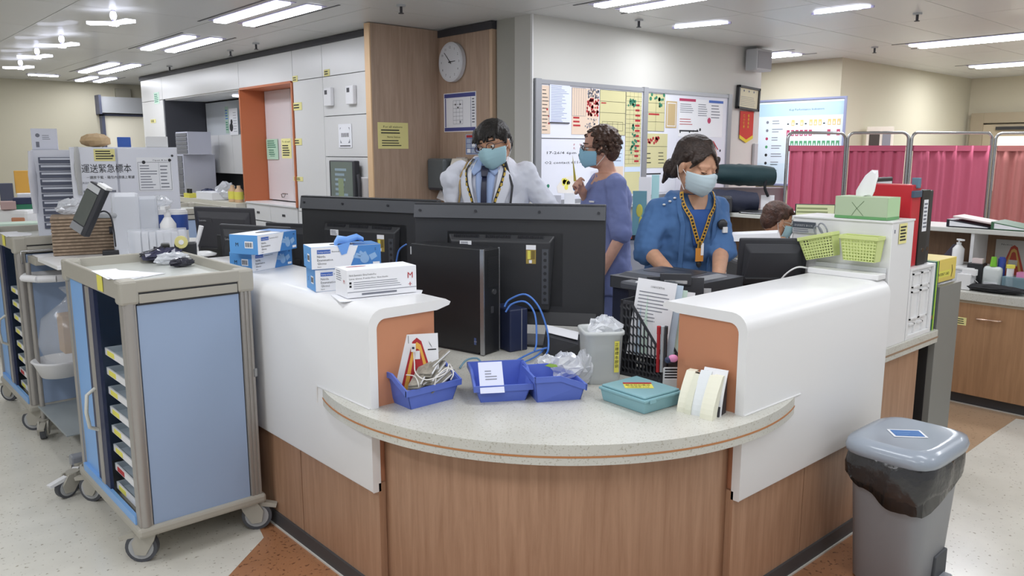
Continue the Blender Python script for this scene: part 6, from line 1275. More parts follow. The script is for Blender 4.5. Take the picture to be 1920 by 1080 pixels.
# supporting bench
t = thing('side_bench', 'white bench carrying the sample cabinet behind the blue carts', 'bench', (1.63, 4.84, 0), YAW-pi/2)
MB().box(-.40, .42, -.10, .75, .98, BZ).obj('bench_top', TOPM, t, .004); MB().box(-.38, .40, .0, .74, .0, .98).obj('bench_body', W, t)
t, wd, ht = bbox('sample_cabinet', 'white two-door sample transport cabinet lettered in large Chinese characters', 'cabinet', 148, 329, 276, 420, 4.75, .42, mat('matt_white_enamel', '#dfe1ea', .4), zb=BZ)
for k, (a, b_) in enumerate(((-wd/2, -.045), (-.042, wd/2))):
    d_ = MB().box(a+.004, b_-.004, -.016, -.002, .01, ht-.008).obj('door', mat('white_enamel_door', '#e3e5ee', .35), t, .002)
    MB().cyl(((b_-.02) if k == 0 else (b_-.03), -.02, ht-.05), .007, .006, 0, 12, ax='y').obj('door_knob', DGREY, d_)
s = Sheet(.36, .42, .0008); s.t('運送緊急標本', .12, .66, .13, 1, .72); s.t('－請放于藍・箱包內請填上單據', .18, .57, .045, 1, .70); s.t('REMINDER', .12, .50, .035, 2, .3); s.lines(.12, .36, .75, .42, 1, 2, .5); s.mb.f = s.mb.f[6:]; s.mb.m = s.mb.m[6:]; s.mb.s = s.mb.s[6:]
s.put('door_lettering', [W, INK, INKG], frameM(V((-wd/4+.05, -.0168, ht-.21)), AY), t)
s = Sheet(.11, .07, .001); s.lines(.08, .1, .92, .9, 4, 1, .45, .2); s.put('yellow_label', [YELP, INK], frameM(V((-wd/2+.18, -.018, ht-.045)), AY), t)
s = Sheet(.19, .20, .001); s.grid(.03, .04, .97, .86, 1, 1, 1, .002); s.r(.62, .04, .625, .86, 1); s.lines(.08, .08, .58, .8, 9, 1, .3, .5, 2); s.lines(.66, .08, .9, .8, 7, 1, .3, .4, 3); s.t('Open 8 to 5', .45, .9, .06, 2, .5); s.disc(.2, .86, .010, 2); s.disc(.95, .92, .009, 2)
s.put('printed_table', [PAPER, INKG, INK], frameM(V((.155, -.018, ht-.16)), AY), t)
zt_ = BZ+ht
t2 = crumple(PD(180, 268, 4.9), .10, 'crumpled brown paper parcel on top of the sample cabinet', 31, (1.15, .8, .4), mat('brown_paper', '#c9ac84', .8), 'paper_parcel', 'parcel', .35, 14, 6)
t2.location.z = zt_; t2.rotation_euler[2] = YAW
bbox('carton', 'small white carton with a blue corner on the sample cabinet', 'box', 275, 313, 256, 276, 4.85, .14, W, zb=zt_)
bbox('card_box', 'blue upright card behind the sample cabinet', 'box', 221, 244, 257, 272, 5.2, .05, BLUI, zb=zt_-.0)
t, wd, ht = bbox('drawer_unit', 'white tower of narrow dark-fronted drawers left of the sample cabinet', 'drawer unit', 70, 142, 281, 425, 4.9, .35, mat('drawer_white', '#dcdee8', .4), zb=BZ-.02)
dw = wd*.78
for k in range(10):
    z = ht-.04-.044*(k+1); d_ = MB().box(-dw/2+.01, dw/2+.01, -.010, .004, z+.004, z+.04).obj('drawer', mat('drawer_slate', '#5d6274', .4), t, .002)
    MB().box(-dw/2+.02, dw/2, -.02, -.010, z+.024, z+.036).obj('drawer_lip', mat('drawer_lip', '#d3d6e0', .3), d_)
t2, _, _ = bbox('carton', 'white printed carton on top of the drawer unit', 'box', 62, 105, 241, 280, 4.95, .12, mat('carton_white', '#d9dbe6', .5), zb=BZ-.02+ht)
s = Sheet(.12, .11, .0008); s.disc(.2, .75, .012, 1); s.r(.1, .1, .25, .4, 1); s.lines(.4, .5, .8, .8, 3, 1, .3); s.put('printed_front', [mat('carton_white', '#d9dbe6', .5), INKG], frameM(V((0, -.001, .06)), AY), t2)
for (px0, px1, py0, py1, D, lb, mm) in ((140, 154, 275, 365, 4.62, 'clear wallet of forms hanging between the drawer unit and the sample cabinet', mat('cloudy_film', '#c9c9c6', .25, alpha=.75)), (52, 72, 283, 400, 4.8, 'white plastic bag hanging on the left side of the drawer unit', mat('milky_film', '#e4e4ec', .3, alpha=.85))):
    a, b_ = PD(px0, py0, D), PD(px1, py1, D); w2_ = (V((a.x, a.y))-V((b_.x, b_.y))).length; m = MB(); rn5 = random.Random(px0); rings = []
    for k in range(9):
        f = k/8; z = a.z*(1-f)+b_.z*f; rings.append([V((w2_/2*cos(q)*(.9+.2*rn5.random()), (.012+.02*sin(pi*f))*sin(q)*(.8+.6*rn5.random()), z-b_.z)) for q in [2*pi*i/14 for i in range(14)]])
    m.loft(rings); o = m.obj('hanging_bag', mm); o.location = ((a.x+b_.x)/2, (a.y+b_.y)/2, b_.z); o.rotation_euler = (0, 0, YAW-pi/2); tag(o, lb, 'bag')
# brown folded tray stack
t, wd, ht = bbox('tray_stack', 'stack of brown pulp trays standing behind the rim of the nearest cart', 'tray stack', 106, 207, 405, 478, 4.25, .2, mat('pulp_core', '#8d7c6a', .9), zb=None, part='core')
PUL = mat('pulp_brown', '#a08c78', .9, var=.25, vscale=60)
for k in range(12): z = ht*k/12; MB().box(-wd/2-.004, wd/2+.004, -.008, .2, z+.004, z+ht/12-.002).obj('pulp_tray', PUL, t, .002).rotation_euler = (0, RD(.5*sin(k*2.3)), 0)
crumple(PD(135, 404, 4.35), .055, 'crinkled white plastic on top of the brown tray stack', 41, (1.3, .8, .8), CL)
# tablet scanner on arm, white machine
t, wd, ht = bbox('dispensing_machine', 'tall rounded white machine with a curved cable beside the slanted tablet', 'machine', 214, 262, 362, 478, 4.28, .10, mat('machine_white', '#dcdfe6', .35), .02, zb=1.02)
MB().box(-wd/2-.002, -wd/2+.01, .02, .08, .06, ht-.08).obj('side_vent', LGREY, t); MB().cyl((-wd/2-.02, .05, ht*.45), .02, .03, 0, 14, ax='x').obj('arm_joint', BLACKM, t); MB().box(.02, wd/2+.09, .02, .09, ht*.25, ht*.94).obj('side_housing', mat('machine_pale', '#cdd1d9', .4), t, .015)
MB().box(-wd/2-.06, -wd/2+.02, -.01, .05, .0, .06).obj('plug_block', BLACK, t, .004)
t = thing('tablet_scanner', 'dark slanted handheld tablet held on an arm over the brown trays', 'tablet', tuple(PD(168, 392, 4.05)), YAW-pi/2)
TB = M4.Rotation(RD(28), 4, 'Y') @ M4.Rotation(RD(-18), 4, 'Z')
MB().box(-.05, .055, -.02, .02, -.135, .135).xf(TB).obj('case', BLACKM, t, .008); MB().box(-.048, .030, -.023, -.019, -.085, .09).xf(TB).obj('screen', mat('tablet_screen', '#5d615e', .2), t); MB().box(-.048, .030, -.023, -.019, .095, .128).xf(TB).obj('logo_band', LGREY, t); MB().box(-.048, .03, -.023, -.019, -.13, -.092).xf(TB).obj('button_band', mat('grey_band', '#8a8c8f', .4), t)
MB().box(.0, .06, -.02, .02, .136, .15).xf(TB).obj('white_top', W, t)
cord('power_cord', [PD(180, 402, 4.1), PD(195, 396, 4.1), PD(207, 405, 4.12), PD(213, 430, 4.15), PD(217, 462, 4.2)], .004, BLACKM, 'black cable curving from the slanted tablet down the white machine')
cord('arm', [PD(178, 404, 4.1), PD(200, 404, 4.18), PD(218, 404, 4.28)], .014, LGREY, 'short pale arm joining the slanted tablet to the white machine', 'arm')
# things standing in the top tray of the nearest cart
CZ = 1.092
t, wd, ht = bbox('sorting_rack', 'clear acrylic rack filled with upright white forms on the nearest cart', 'rack', 246, 348, 432, 488, 3.95, .12, mat('acrylic', '#dfe3ea', .1, alpha=.35), .002, zb=CZ, part='shell')
for k in range(7): MB().box(-wd/2+.03+k*.034, -wd/2+.058+k*.034, .01, .11, .004, ht-.01-.004*(k % 3)).obj('form_stack', PAPER, t)
t, wd, ht = bbox('tape_dispenser', 'black block with a gap, left of the yellow tape roll on the nearest cart', 'dispenser', 303, 319, 458, 498, 3.72, .07, mat('olive_black', '#23241f', .35), .006, zb=CZ)
t, wd, ht = bbox('tape_dispenser', 'black tape dispenser carrying a yellow tape roll on the nearest cart', 'dispenser', 329, 368, 455, 486, 3.8, .06, BLACK, .008, zb=CZ)
MB().cyl((-wd*.18, -.012, ht+.004), .03, .02, 0, 20, ax='y').cyl((-wd*.18, -.014, ht+.004), .012, .024, 1, 14, ax='y').obj('tape_roll', [mat('yellow_tape', '#d9d08a', .4), W], t)
for i in range(4):
    p = PZ([345, 375, 410, 432][i], [488, 484, 488, 492][i], CZ); m_ = [mat('violet_black_film', '#43435a', .15, alpha=.9), mat('dark_film', '#3a3a44', .15, alpha=.92), CL, mat('dark_film', '#3a3a44', .15, alpha=.92)][i]
    crumple((min(p.x, 1.25), p.y, CZ), [.055, .06, .05, .035][i], ['violet-black', 'long dark', 'clear crinkled', 'small black'][i]+' plastic wrap heaped in the cart top tray', 50+i, (1.5, .8, .55), m_, amp=.6)
s = MB().prism([(0, 0), (.24, .02), (.22, .16), (.02, .14)], 0, .003).obj('loose_paper', PAPER); s.location = (.90, 3.35, CZ+.001); s.rotation_euler = (0, 0, RD(20)); tag(s, 'white sheet lying in the top tray of the nearest cart', 'paper')
# bottles, wipes, monitor wand
def pump(p, label, body, hgt=.17, r=.032, capm=W, cat='bottle', lab=None, name='pump_bottle', group=None):
    t = thing(name, label, cat, tuple(p), 0, group); MB().lathe([(r*.9, 0), (r, .01), (r, hgt*.62), (r*.5, hgt*.75), (r*.35, hgt*.78)], (0, 0, 0), 0, 20).obj('bottle', body, t)
    MB().cyl((0, 0, hgt*.78), r*.42, hgt*.08).cyl((0, 0, hgt*.86), r*.15, hgt*.1).box(-r*1.3, r*.4, -r*.3, r*.3, hgt*.94, hgt).xf(M4.Rotation(YAW, 4, 'Z')).obj('pump', capm, t)
    if lab: MB().cyl((0, 0, hgt*.12), r*1.02, hgt*.4).obj('label_band', lab, t)
    return t
p = PZ(316, 432, CZ+.01); q_ = PD(316, 432, 4.35)
pump((q_.x, q_.y, BZ+.03), 'white pump bottle in front of the blue wipes tubs', W, .26, .042, W, lab=PAPER)
for i, (px, D, lb) in enumerate(((298, 4.5, 'left'), (334, 4.55, 'right'))):
    q_ = PD(px, 425, D); t = thing('wipes_tub', lb+' one of two blue and white wipes tubs behind the white pump bottle', 'tub', (q_.x, q_.y, BZ+.01), 0); hh = PD(px, 396, D).z-BZ-.01
    MB().cyl((0, 0, 0), .055, hh).obj('tub', W, t); MB().cyl((0, 0, hh*.55), .0558, hh*.38).obj('blue_band', mat('wipes_blue', '#31509c', .4), t); MB().cyl((0, 0, hh), .05, .01).obj('lid', W, t)
crumple(PD(300, 395, 4.6), .06, 'crinkled clear bag lying over the wipes tubs', 71, (1.1, .9, .7), CL)
t = thing('barcode_wand', 'slim white wand standing in a round white base beside the dark monitors', 'scanner', tuple(PD(375, 468, 4.05)[:2])+(1.078,), YAW-pi/2)
MB().lathe([(.06, 0), (.062, .008), (.03, .02), (.004, .022)], (.02, .0, 0), 0, 24).obj('base', W, t); MB().tube([(-.03, 0, .02), (.0, 0, .10), (.015, 0, .15)], [.010, .011, .013]).obj('wand', W, t)
# far left desk items and counters
for i, (px0, px1, pyt, pyb, D, m_, lb, nm, cat) in enumerate([(30, 60, 320, 362, 7.0, mat('amber_folder', '#d9a446', .6), 'amber folder standing at the far left desk', 'folder', 'folder'), (27, 58, 371, 383, 6.6, BLUED, 'navy book on top of the green one at the far left', 'book', 'book'), (27, 60, 383, 394, 6.6, mat('book_green', '#2f7a5b', .6), 'green book under the navy one at the far left', 'book', 'book'),
        (2, 24, 344, 385, 6.9, mat('slate_screen', '#494c5c', .5), 'dark monitor back at the left edge of the photo', 'monitor', 'monitor'), (34, 56, 363, 372, 6.7, PAPER, 'small white box on the navy book', 'carton', 'box'), (3, 28, 378, 393, 6.5, mat('dusty_pink_paper', '#b99d99', .7), 'low heap of pinkish papers at the far left edge', 'paper_heap', 'paper')]):
    bbox(nm, lb, cat, px0, px1, pyt, pyb, D, .12 if i else .05, m_)
t = thing('far_counter', 'distant white counter with an orange recess at the far left', 'counter', tuple(PD(30, 400, 6.6)[:2])+(0,), YAW-pi/2); zc = PD(30, 394, 6.5).z
MB().box(-.9, .16, -.1, .55, .62, zc).box(-.9, .14, -.02, .5, 0, .62).obj('white_shell', SOLID, t, .03); MB().box(.02, .13, -.108, -.09, zc-.16, zc-.06).obj('orange_recess', ORANGE, t, .01); MB().box(-.9, .3, -.5, -.05, zc-.20, zc-.15).box(-.9, .28, -.48, -.08, 0, zc-.2).obj('lower_top', TOPM, t, .005)
bbox('paper_stack', 'green-edged papers lying on the cart at the left edge', 'paper', 0, 66, 419, 425, 5.6, .2, mat('mint_edge_paper', '#c8dccb', .7))
# alcove contents
def alco(name, label, cat, y0, y1, x0, z1, m, z0=1.077, dx=.3, part='body'):
    t = thing(name, label, cat, (x0, (y0+y1)/2, z0)); MB().box(0, dx, -(y1-y0)/2, (y1-y0)/2, 0, z1-z0).obj(part, m, t, .003); return t
def AY_(px, X): return PX(px, 350, X).y
X_ = 3.42
for (pxa, pxb, pyt, pyb, lb) in ((325, 405, 290, 369, 'wide white small-parts drawer cabinet on the alcove counter'), (336, 400, 246, 290, 'smaller drawer cabinet stacked on the wide one in the alcove')):
    y0, y1 = AY_(pxa+22, X_), AY_(pxa, X_); dx_ = PY(pxb, 330, y0).x-X_; z0, z1 = PX(365, pyb, X_).z, PX(365, pyt, X_).z; z0 = max(z0, 1.077) if pyb > 300 else z0
    t = alco('drawer_cabinet', lb, 'cabinet', y0, y1, X_, z1, mat('pale_lilac_plastic', '#c6c8d6', .5), z0, dx_)
    n = 6 if pyb > 300 else 5
    for k in range(n):
        for c in range(2 if pyb > 300 else 1):
            wq = (y1-y0-.02)/(2 if pyb > 300 else 1); yy = (y1-y0)/2-.01-wq*c; hh = (z1-z0-.02)/n; MB().box(-.008, .0, yy-wq+.01, yy, .01+hh*k+.006, .01+hh*(k+1)-.004).obj('drawer', mat('smoky_drawer', '#6d7079', .3), t, .002)
zz = lambda py: PX(430, py, 3.42).z
t = alco('paper_roll', 'white curved paper tray on the alcove counter', 'tray', AY_(400, 3.4), AY_(370, 3.4), 3.38, 1.16, PAPER, 1.077, .2)
for i, px in enumerate((432, 444)):
    y = AY_(px, 3.45); t = thing('bottle', ('left' if i == 0 else 'right')+' small yellow-labelled bottle at the alcove corner', 'bottle', (3.47, y, 1.077), 0, 'yellow-labelled bottles'); MB().lathe([(.045, 0), (.045, .12), (.02, .15), (.02, .175)], (0, 0, 0), 0, 16).obj('bottle', mat('peach_bottle', '#d8b38d', .4), t); MB().cyl((0, 0, .03), .047, .08).obj('yellow_label', YEL, t)
crumple((3.55, AY_(415, 3.5), 1.077), .12, 'heap of clear packets on the alcove counter', 91, (.8, 1.2, .8), CL)
crumple((3.6, AY_(390, 3.6), 1.077), .08, 'dark heap of packets behind the paper tray in the alcove', 92, (1, 1.5, .6), BLUED)
t = thing('yellow_tray', 'small yellow tray with dark pens on the alcove counter', 'tray', (3.38, AY_(352, 3.4), 1.077)); MB().box(0, .1, -.09, .09, 0, .05).obj('tray', YEL, t); MB().box(.02, .05, -.05, -.03, .05, .1).box(.02, .05, .02, .04, .05, .1).obj('pens', BLACK, t, kind='stuff')
stick(3.84, 421, 200, 430, 250, [mat('sheet_green_blue', '#a9c3b4', .7), GRN, BLUI], lambda s: (s.lines(.1, .5, .9, .9, 4, 2), s.lines(.1, .1, .9, .45, 4, 1)), None, 'notice_sheet', 'green and blue sheet on the alcove wall cabinets', 'notice')
stick(3.842, 428, 204, 447, 253, [PAPER, INK, INKG], lambda s: (s.lines(.5, .1, .95, .9, 8, 2, .15), s.disc(.25, .3, .05, 1), s.disc(.3, .5, .03, 1), s.r(.05, .0, .06, 1, 1)), None, 'notice_sheet', 'white sheet with black figures on the alcove wall cabinets', 'notice')
# =====================================================  RIGHT BACKGROUND  =====================================================
CX = 5.42
t = thing('back_counter', 'long oak back counter with pale worktop and raised shelf under the pink curtains', 'counter', (CX, 1.0, 0))
L0, L1 = -.9, 3.70
MB().box(.0, .55, L0, 2.0, .075, .665).obj('carcass', mat('oak_dark_body', '#8d6a4f', .5), t)
DR = wood('oak_door', '#b08763', '#9a7453', .5)
ys = [L0, -.35, .20, .80, 1.4, 2.0]; MB().box(.03, .5, L1-.03, L1, 0, .665).obj('leg_panel', W, t)
for a, b_ in zip(ys[:-1], ys[1:]):
    o = MB().box(-.018, 0, a+.002, b_-.002, .08, .665).obj('door', DR, t)
    yc = (a+b_)/2 if abs(a-.20) > .01 else .62; MB().tube([(-.02, yc-.07, .58), (-.04, yc-.06, .58), (-.04, yc+.06, .575), (-.02, yc+.07, .575)], .006).obj('bar_handle', mat('copper_chrome', '#d6b9a5', .25, .8), o)
MB().box(.03, .55, L0, 2.0, 0, .075).obj('kickboard', KICK, t); MB().box(.02, .03, L0, L1, 0, .008).obj('sealant_strip', mat('white_sealant', '#cfccc4', .5), t)
MB().box(-.045, .58, L0, L1, .685, .738).obj('worktop', TOPM, t, .004); MB().box(-.02, .6, L0, L1, .665, .685).obj('worktop_rail', mat('beige_rail', '#b3a58f', .5), t)
MB().box(.50, .55, L0, L1, .738, 1.08).obj('back_panel', wood('oak_back', '#8f7057', '#7f624b', .6), t)
MB().box(.22, .62, L0, L1, 1.08, 1.11).obj('raised_shelf', mat('pale_shelf', '#cfcfc9', .4), t, .004)
for y in (.83, 1.45, 2.1, L0+.3): MB().box(.24, .5, y, y+.02, .738, 1.08).obj('shelf_bracket', W, t)
s = Sheet(.13, .05, .001); s.lines(.05, .1, .95, .9, 3, 1, .4, .1); s.put('yellow_label', [YELP, INK], frameM(V((-.0195, .81, .545)), AX), t)
SX = CX+.45
def on(py_px, X, z): return PX(py_px, 400, X).y
SZ, TZ = 1.112, .740
def flat(px0, px1, X, label, m_, z=SZ, dz=.05, dx=.26, name='ring_binder', cat='binder'):
    y1, y0 = on(px0, X, z), on(px1, X, z); t = thing(name, label, cat, (X, (y0+y1)/2, z)); h2 = (y1-y0)/2
    MB().hexa([(0, -h2, 0), (dx, -h2, 0), (dx, h2, 0), (0, h2, 0)], [(0, -h2, .012), (dx, -h2, .012), (dx, h2, dz), (0, h2, dz)]).obj('cover', m_, t, .002); MB().hexa([(-.002, -h2+.01, .006), (.01, -h2+.01, .006), (.01, h2-.02, .006), (-.002, h2-.02, .006)], [(-.002, -h2+.01, .009), (.01, -h2+.01, .009), (.01, h2-.02, dz-.01), (-.002, h2-.02, dz-.01)]).obj('pages', PAPER, t); return t
flat(1776, 1858, CX+.25, 'black ring binder lying under the pale folder on the raised shelf', mat('navy_black_board', '#23242e', .4)); flat(1860, 1935, CX+.25, 'green ring binder lying at the right end of the raised shelf', mat('green_board', '#3f6a4b', .5))
t = thing('folder', 'thin pinkish white folder lying on the black binder', 'folder', (CX+.28, on(1820, CX+.3, 1)-.02, SZ+.045)); o = MB().box(0, .2, -.13, .12, 0, .01).obj('sheets', mat('pinkish_white', '#e3d2cf', .6), t); t.rotation_euler = (RD(8), 0, 0)
def onp(px, X): return PX(px, 470, X).y
pump((CX+.22, onp(1797, CX+.22), .87), 'white pump bottle on the white box at the back counter', W, .17, .035)
t = thing('storage_box', 'white plastic tray box on the back counter behind the yellow card box', 'box', (CX+.10, onp(1772, CX+.1), TZ)); MB().box(0, .3, -.17, .17, 0, .125).obj('shell', mat('white_grey_plastic', '#d9dbdd', .4), t, .006); MB().box(-.01, .31, -.18, .18, .115, .13).obj('rim', W, t, .003)
t = thing('stapler', 'pair of dark staplers leaning by the white pump bottle', 'stapler', (CX+.25, onp(1777, CX+.25), .87)); MB().hexa([(0, -.02, 0), (.04, -.02, 0), (.04, .06, 0), (0, .06, 0)], [(0, -.08, .12), (.03, -.08, .12), (.03, -.03, .13), (0, -.03, .13)]).obj('body', mat('dark_slate', '#4a4550', .4), t, .004)
t = thing('pen_cup', 'black pen cup with scissors on the back counter', 'pen cup', (CX+.12, onp(1832, CX+.12), TZ)); MB().box(0, .09, -.04, .05, 0, .16).obj('cup', BLACK, t, .004); MB().box(.02, .06, -.03, .03, .16, .19).obj('paper_slips', mat('pinkish_white', '#e3d2cf', .6), t); MB().tube([(-.02, -.03, .04), (-.02, .06, .12)], .005).obj('metal_tool', STEEL, t)
t = thing('lotion_bottle', 'pale rounded bottle with a green cap on the back counter', 'bottle', (CX+.12, onp(1863, CX+.12), TZ)); MB().box(0, .05, -.055, .055, 0, .15).obj('bottle', mat('pale_bottle', '#dfe5e3', .4), t, .022, 4); MB().cyl((.025, 0, .15), .02, .06, 0, 16, r2=.014).obj('green_cap', mat('cap_green', '#7cc234', .4), t); MB().box(-.003, .0, -.04, .04, .02, .05).obj('label', PAPER, t)
t = thing('cylinder_bottle', 'tall blue cylinder beside the green-capped bottle', 'bottle', (CX+.17, onp(1881, CX+.17), TZ)); MB().cyl((0, 0, 0), .022, .20).cyl((0, 0, .2), .016, .01).obj('tube', mat('bright_blue_plastic', '#3b4ea5', .4), t)
t = thing('caddy', 'clear caddy of small bottles with yellow and pink tops at the right edge', 'caddy', (CX+.10, onp(1905, CX+.1), TZ)); MB().box(0, .1, -.10, .06, 0, .10).obj('clear_box', mat('teal_clear', '#8fb0bb', .2, alpha=.6), t, .003); MB().cyl((.04, .03, .01), .02, .14).obj('bottle', W, t); MB().cyl((.04, .03, .15), .024, .02).obj('yellow_cap', YEL, t); MB().box(.02, .08, -.09, -.01, .1, .13).obj('pink_pad', mat('pink_rubber', '#d98ab5', .5), t)
crumple((CX+.05, onp(1872, CX+.05), TZ), .11, 'black cloth heap on the back counter worktop', 77, (.5, 1.7, .22), mat('black_cloth', '#232326', .8), 'cloth', 'cloth', .25)
s = Sheet(.22, .26, .002); tri(s, .9, 1, .0008); tri(s, .7, 2, .0012); tri(s, .5, 1, .0016); s.r(.38, .35, .62, .5, 0, .002); s.t('Notice', .15, .86, .05, 3, .3)
s.put('leaflet', [mat('grey_leaflet', '#b9b6b0', .6), mat('dull_red_print', '#a5412f', .6), mat('dull_gold', '#c59a52', .6), INK], frameM(V((CX+.49, onp(1908, CX+.49)+.02, .90)), AX), None, 'leaflet with red triangle standing against the back counter panel', 'leaflet')
t = thing('letter_tray', 'white angular paper holder on the back counter right of the yellow card box', 'holder', (CX+.02, onp(1815, CX+.02), TZ)); MB().box(0, .1, -.03, .05, 0, .1).box(.02, .06, -.05, .03, .09, .13).obj('holder', W, t, .003)
# stuff left half of the counter: folded bags of cloth, monitor, papers
o = PD(1392, 322, 5.7)
def roll(c, n, L, r, label, m_, seed):
    rn6 = random.Random(seed); mb = MB(); rings = []
    for k in range(15):
        f = k/14; rr = r*(.55+.45*sin(pi*min(1, max(0, .12+.76*f)))**.5)*(1+.06*rn6.random()); rings.append([V(((f-.5)*L, rr*1.2*cos(q)*(1+.08*rn6.random()), rr*.85*sin(q)*(1+.08*rn6.random())-.02*f)) for q in [2*pi*i/18 for i in range(18)]])
    mb.loft(rings); ob = mb.obj('bag', m_); ob.location = c; ob.rotation_euler = (0, 0, n); return tag(ob, label, 'bag')
a, b_ = PD(1345, 322, 6.85), PD(1443, 330, 6.85); roll(((a.x+b_.x)/2, (a.y+b_.y)/2, (a.z+b_.z)/2), RD(-42), .50, .10, 'bottle green rolled bag lying on the navy one by the whiteboard wall', mat('bottle_green_cloth', '#16353a', .7, bump=.3, bscale=15), 1)
a, b_ = PD(1318, 360, 6.65), PD(1404, 366, 6.65); roll(((a.x+b_.x)/2, (a.y+b_.y)/2, 1.205), RD(-45), .50, .108, 'navy rolled bag under the green one beside the nurse', mat('navy_cloth', '#23283c', .7, bump=.3, bscale=15), 2)
t = thing('shelf_block', 'grey-mauve cabinet under the rolled bags', 'cabinet', tuple(PD(1400, 372, 6.95)[:2])+(SZ,), RD(-42)); MB().box(-.30, .32, .0, .12, 0, PD(1400, 352, 6.95).z-SZ).obj('panel', mat('mauve_panel', '#a39498', .5), t, .004)
for (px0, px1) in ((1330, 1372),): bbox('storage_box', 'black bag end with white loop under the navy rolled bag', 'bag', px0, px1, 368, 388, 6.45, .15, BLACKM, .02, zb=1.112)
q_ = PD(1400, 382, 5.7)
t, wd, ht = bbox('card', 'white square card hanging on a dark cord below the green bag', 'card', 1427, 1451, 366, 390, 6.8, .004, PAPER, 0, zb=1.112)
cord('cord', [PD(1437, 336, 6.75), PD(1434, 352, 6.75), PD(1440, 368, 6.78)], .012, mat('black_tassel', '#1c1f24', .8), 'dark tassel hanging from the end of the green bag', 'cord')
t = flat(1385, 1440, CX+.24, 'black folder lying on the raised shelf behind the seated person', BLACK, dz=.02)
t = flat(1440, 1500, CX+.24, 'white papers lying on the raised shelf left of the green screen', PAPER, dz=.03, name='paper_stack', cat='paper')
t, wd, ht = bbox('desktop_screen', 'monitor showing a pale yellow-green sheet behind the white box cabinet', 'monitor', 1491, 1562, 383, 460, 5.35, .03, BLACK, .003, zb=.80, part='frame')
s = Sheet(wd-.015, ht-.015, .001); s.lines(.02, .86, .98, .97, 2, 1, .5, .2); s.lines(.04, .1, .96, .82, 12, 2, .5, .05); s.put('screen', [mat('screen_yellow_green', '#d5dcae', .4, emit=.25), mat('screen_olive', '#a3ad7c', .5), mat('screen_pale', '#dfe4c4', .5)], frameM(V((0, -.0012, ht/2+.003)), AY), t)
MB().box(-.03, .03, .005, .03, -.06, .02).box(-.1, .1, -.06, .1, -.07, -.058).obj('stand', BLACK, t)
# items between nurse and woman
t, wd, ht = bbox('yellow_paper', 'yellow sheet standing behind the nurse\'s left arm', 'paper', 1341, 1366, 395, 452, 6.45, .004, YELP, 0, zb=.74)
t, wd, ht = bbox('poster_card', 'blue card with a yellow figure shape beside the nurse\'s right shoulder', 'card', 1186, 1212, 358, 425, 4.95, .006, mat('sea_blue_card', '#7fb5bd', .6), 0, zb=1.06); MB().ell((0, -.002, ht*.6), (.02, .003, .04)).ell((.01, -.002, ht*.35), (.012, .003, .04)).obj('yellow_shape', YEL, t)
t = thing('side_table', 'pale low cabinet between the scrubs woman and the nurse', 'cabinet', tuple(PD(1185, 470, 5.0)[:2])+(0,), YAW-pi/2); zz_ = PD(1185, 452, 5.0).z; MB().box(-.35, .30, 0, .4, 0, zz_-.01).obj('cabinet_body', mat('pale_grey_body', '#cfd0d3', .5), t); MB().box(-.36, .31, -.01, .4, zz_-.01, zz_+.01).obj('cabinet_top', W, t)
t, wd, ht = bbox('black_unit', 'black flat unit with an orange mark on the low cabinet', 'device', 1172, 1192, 441, 454, 4.95, .1, BLACK, .002, zb=zz_+.01); MB().box(-.01, .01, -.002, 0, .01, .03).obj('orange_mark', mat('orange_mark', '#e0672f', .5), t)
t = thing('wall_ledge', 'grey ledge cabinet under the whiteboard carrying papers and folders', 'cabinet', (4.0, 3.86, 0)); MB().box(0, 1.4, 0, .34, 0, 1.195).obj('ledge_body', mat('taupe_grey', '#a4a49c', .6), t); MB().box(-.01, 1.41, -.02, .35, 1.195, 1.22).obj('ledge_top', LGREY, t)
for (px0, px1, pyt, pyb, D, m_, lb) in ((1017, 1052, 366, 384, 5.7, mat('grey_print_sheet', '#c9cad4', .6), 'grey printed sheet leaning under the whiteboard'), (1058, 1078, 362, 384, 5.75, PAPER, 'white card leaning right of the grey printed sheet'), (1198, 1221, 332, 362, 6.1, mat('grey_white_card', '#cdcdd2', .6), 'pale printed card standing on the ledge left of the nurse'), (1222, 1236, 328, 362, 6.15, mat('aqua_folder', '#9fc8cc', .5), 'pale aqua folders on the ledge left of the nurse')):
    bbox('sheet', lb, 'paper', px0, px1, pyt, pyb, D, .012, m_, .001, zb=1.221)
# white device on ledge behind the screens
t, wd, ht = bbox('console', 'cream wall console with dark window above the second curtain screen', 'console', 1625, 1672, 237, 300, 8.6, .12, mat('cream_console', '#ece6d6', .5), .01)
MB().box(-wd*.38, 0, -.006, 0, .05, ht-.05).obj('dark_window', mat('smoky_window', '#45413b', .3), t); MB().box(wd*.1, wd*.4, -.006, 0, .08, ht-.05).obj('grey_panel', GREY, t)
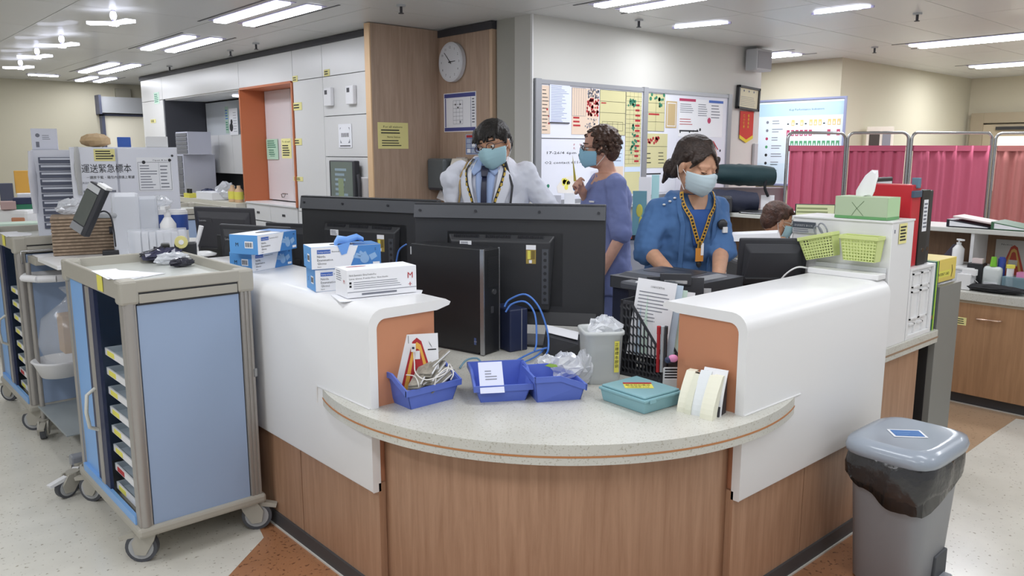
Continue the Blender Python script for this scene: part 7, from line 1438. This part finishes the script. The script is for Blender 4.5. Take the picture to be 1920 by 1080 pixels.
# curtain screens
def curtain_screen(p0, p1, zt, label, m_, dark=False, n=26, seed=0):
    c = (p0+p1)/2; d = (p1-p0); L = d.length; a_ = math.atan2(d.y, d.x); t = thing('curtain_screen', label, 'screen', (c.x, c.y, 0), a_, 'folding curtain screens')
    r = .055; h = zt
    pts = [(-L/2, 0, .08), (-L/2, 0, h-r)]+[(-L/2+r-r*cos(q), 0, h-r+r*sin(q)) for q in [pi/2*i/6 for i in range(1, 7)]]+[(L/2-r+r*sin(q), 0, h-r+r*cos(q)) for q in [pi/2*i/6 for i in range(0, 7)]]+[(L/2, 0, .08)]
    MB().tube(pts, .013, n=10).obj('tube_frame', STEEL, t)
    MB().tube([(-L/2, 0, h-.115), (L/2, 0, h-.115)], .004, n=6).obj('top_rod', STEEL, t)
    for x in (-L/2, L/2): castor(t, x, 0, RD(40), .03)
    rn7 = random.Random(seed); m = MB(); nu, nv = 60, 10; ph = [rn7.uniform(0, 6) for _ in range(4)]; vs = []
    for lay in (0, 1):
        for j in range(nv+1):
            for i in range(nu+1):
                u, v = i/nu, j/nv; am = .016+.014*v
                y = am*(sin(u*2*pi*5+ph[0])+.6*sin(u*2*pi*9+ph[1]+v)+.4*sin(u*2*pi*14+ph[2]))*.6; vs.append(V((-L/2+.018+(L-.036)*u, y+lay*.003, (h-.11)*(1-v)+.25*v)))
    N = (nu+1)*(nv+1); fs = []
    for j in range(nv):
        for i in range(nu): k = j*(nu+1)+i; fs += [(k, k+nu+1, k+nu+2, k+1), (N+k, N+k+1, N+k+nu+2, N+k+nu+1)]
    for i in range(nu): fs.append((i, i+1, N+i+1, N+i))
    m.add(vs, fs, 0, True); m.obj('curtain', m_, t)
    MB().box(-L/2+.018, L/2-.018, -.014, .014, h-.155, h-.108).obj('curtain_hem', m_, t)
PKK = mat('raspberry_cloth', '#cc6480', .85); PK2 = mat('dusty_rose_cloth', '#c07a76', .85)
for i, (a, b_, Da, Db, lb, mm) in enumerate([(1469, 1575, 6.85, 7.05, 'raspberry curtain screen furthest left, in front of the blue chart', PKK), (1580, 1692, 7.05, 6.9, 'raspberry curtain screen second from the left, under the cream console', PKK), (1698, 1846, 6.9, 7.05, 'raspberry curtain screen third from the left, widest, left of the door frame', PKK), (1853, 2010, 7.05, 6.85, 'dusty rose curtain screen at the right edge in front of the door', PK2)]):
    p0, p1 = PD(a, 400, Da), PD(b_, 400, Db); p0.z = p1.z = 0; z_ = PD((a+b_)/2, 249, (Da+Db)/2).z; curtain_screen(p0, p1, z_, lb, mm, seed=i)
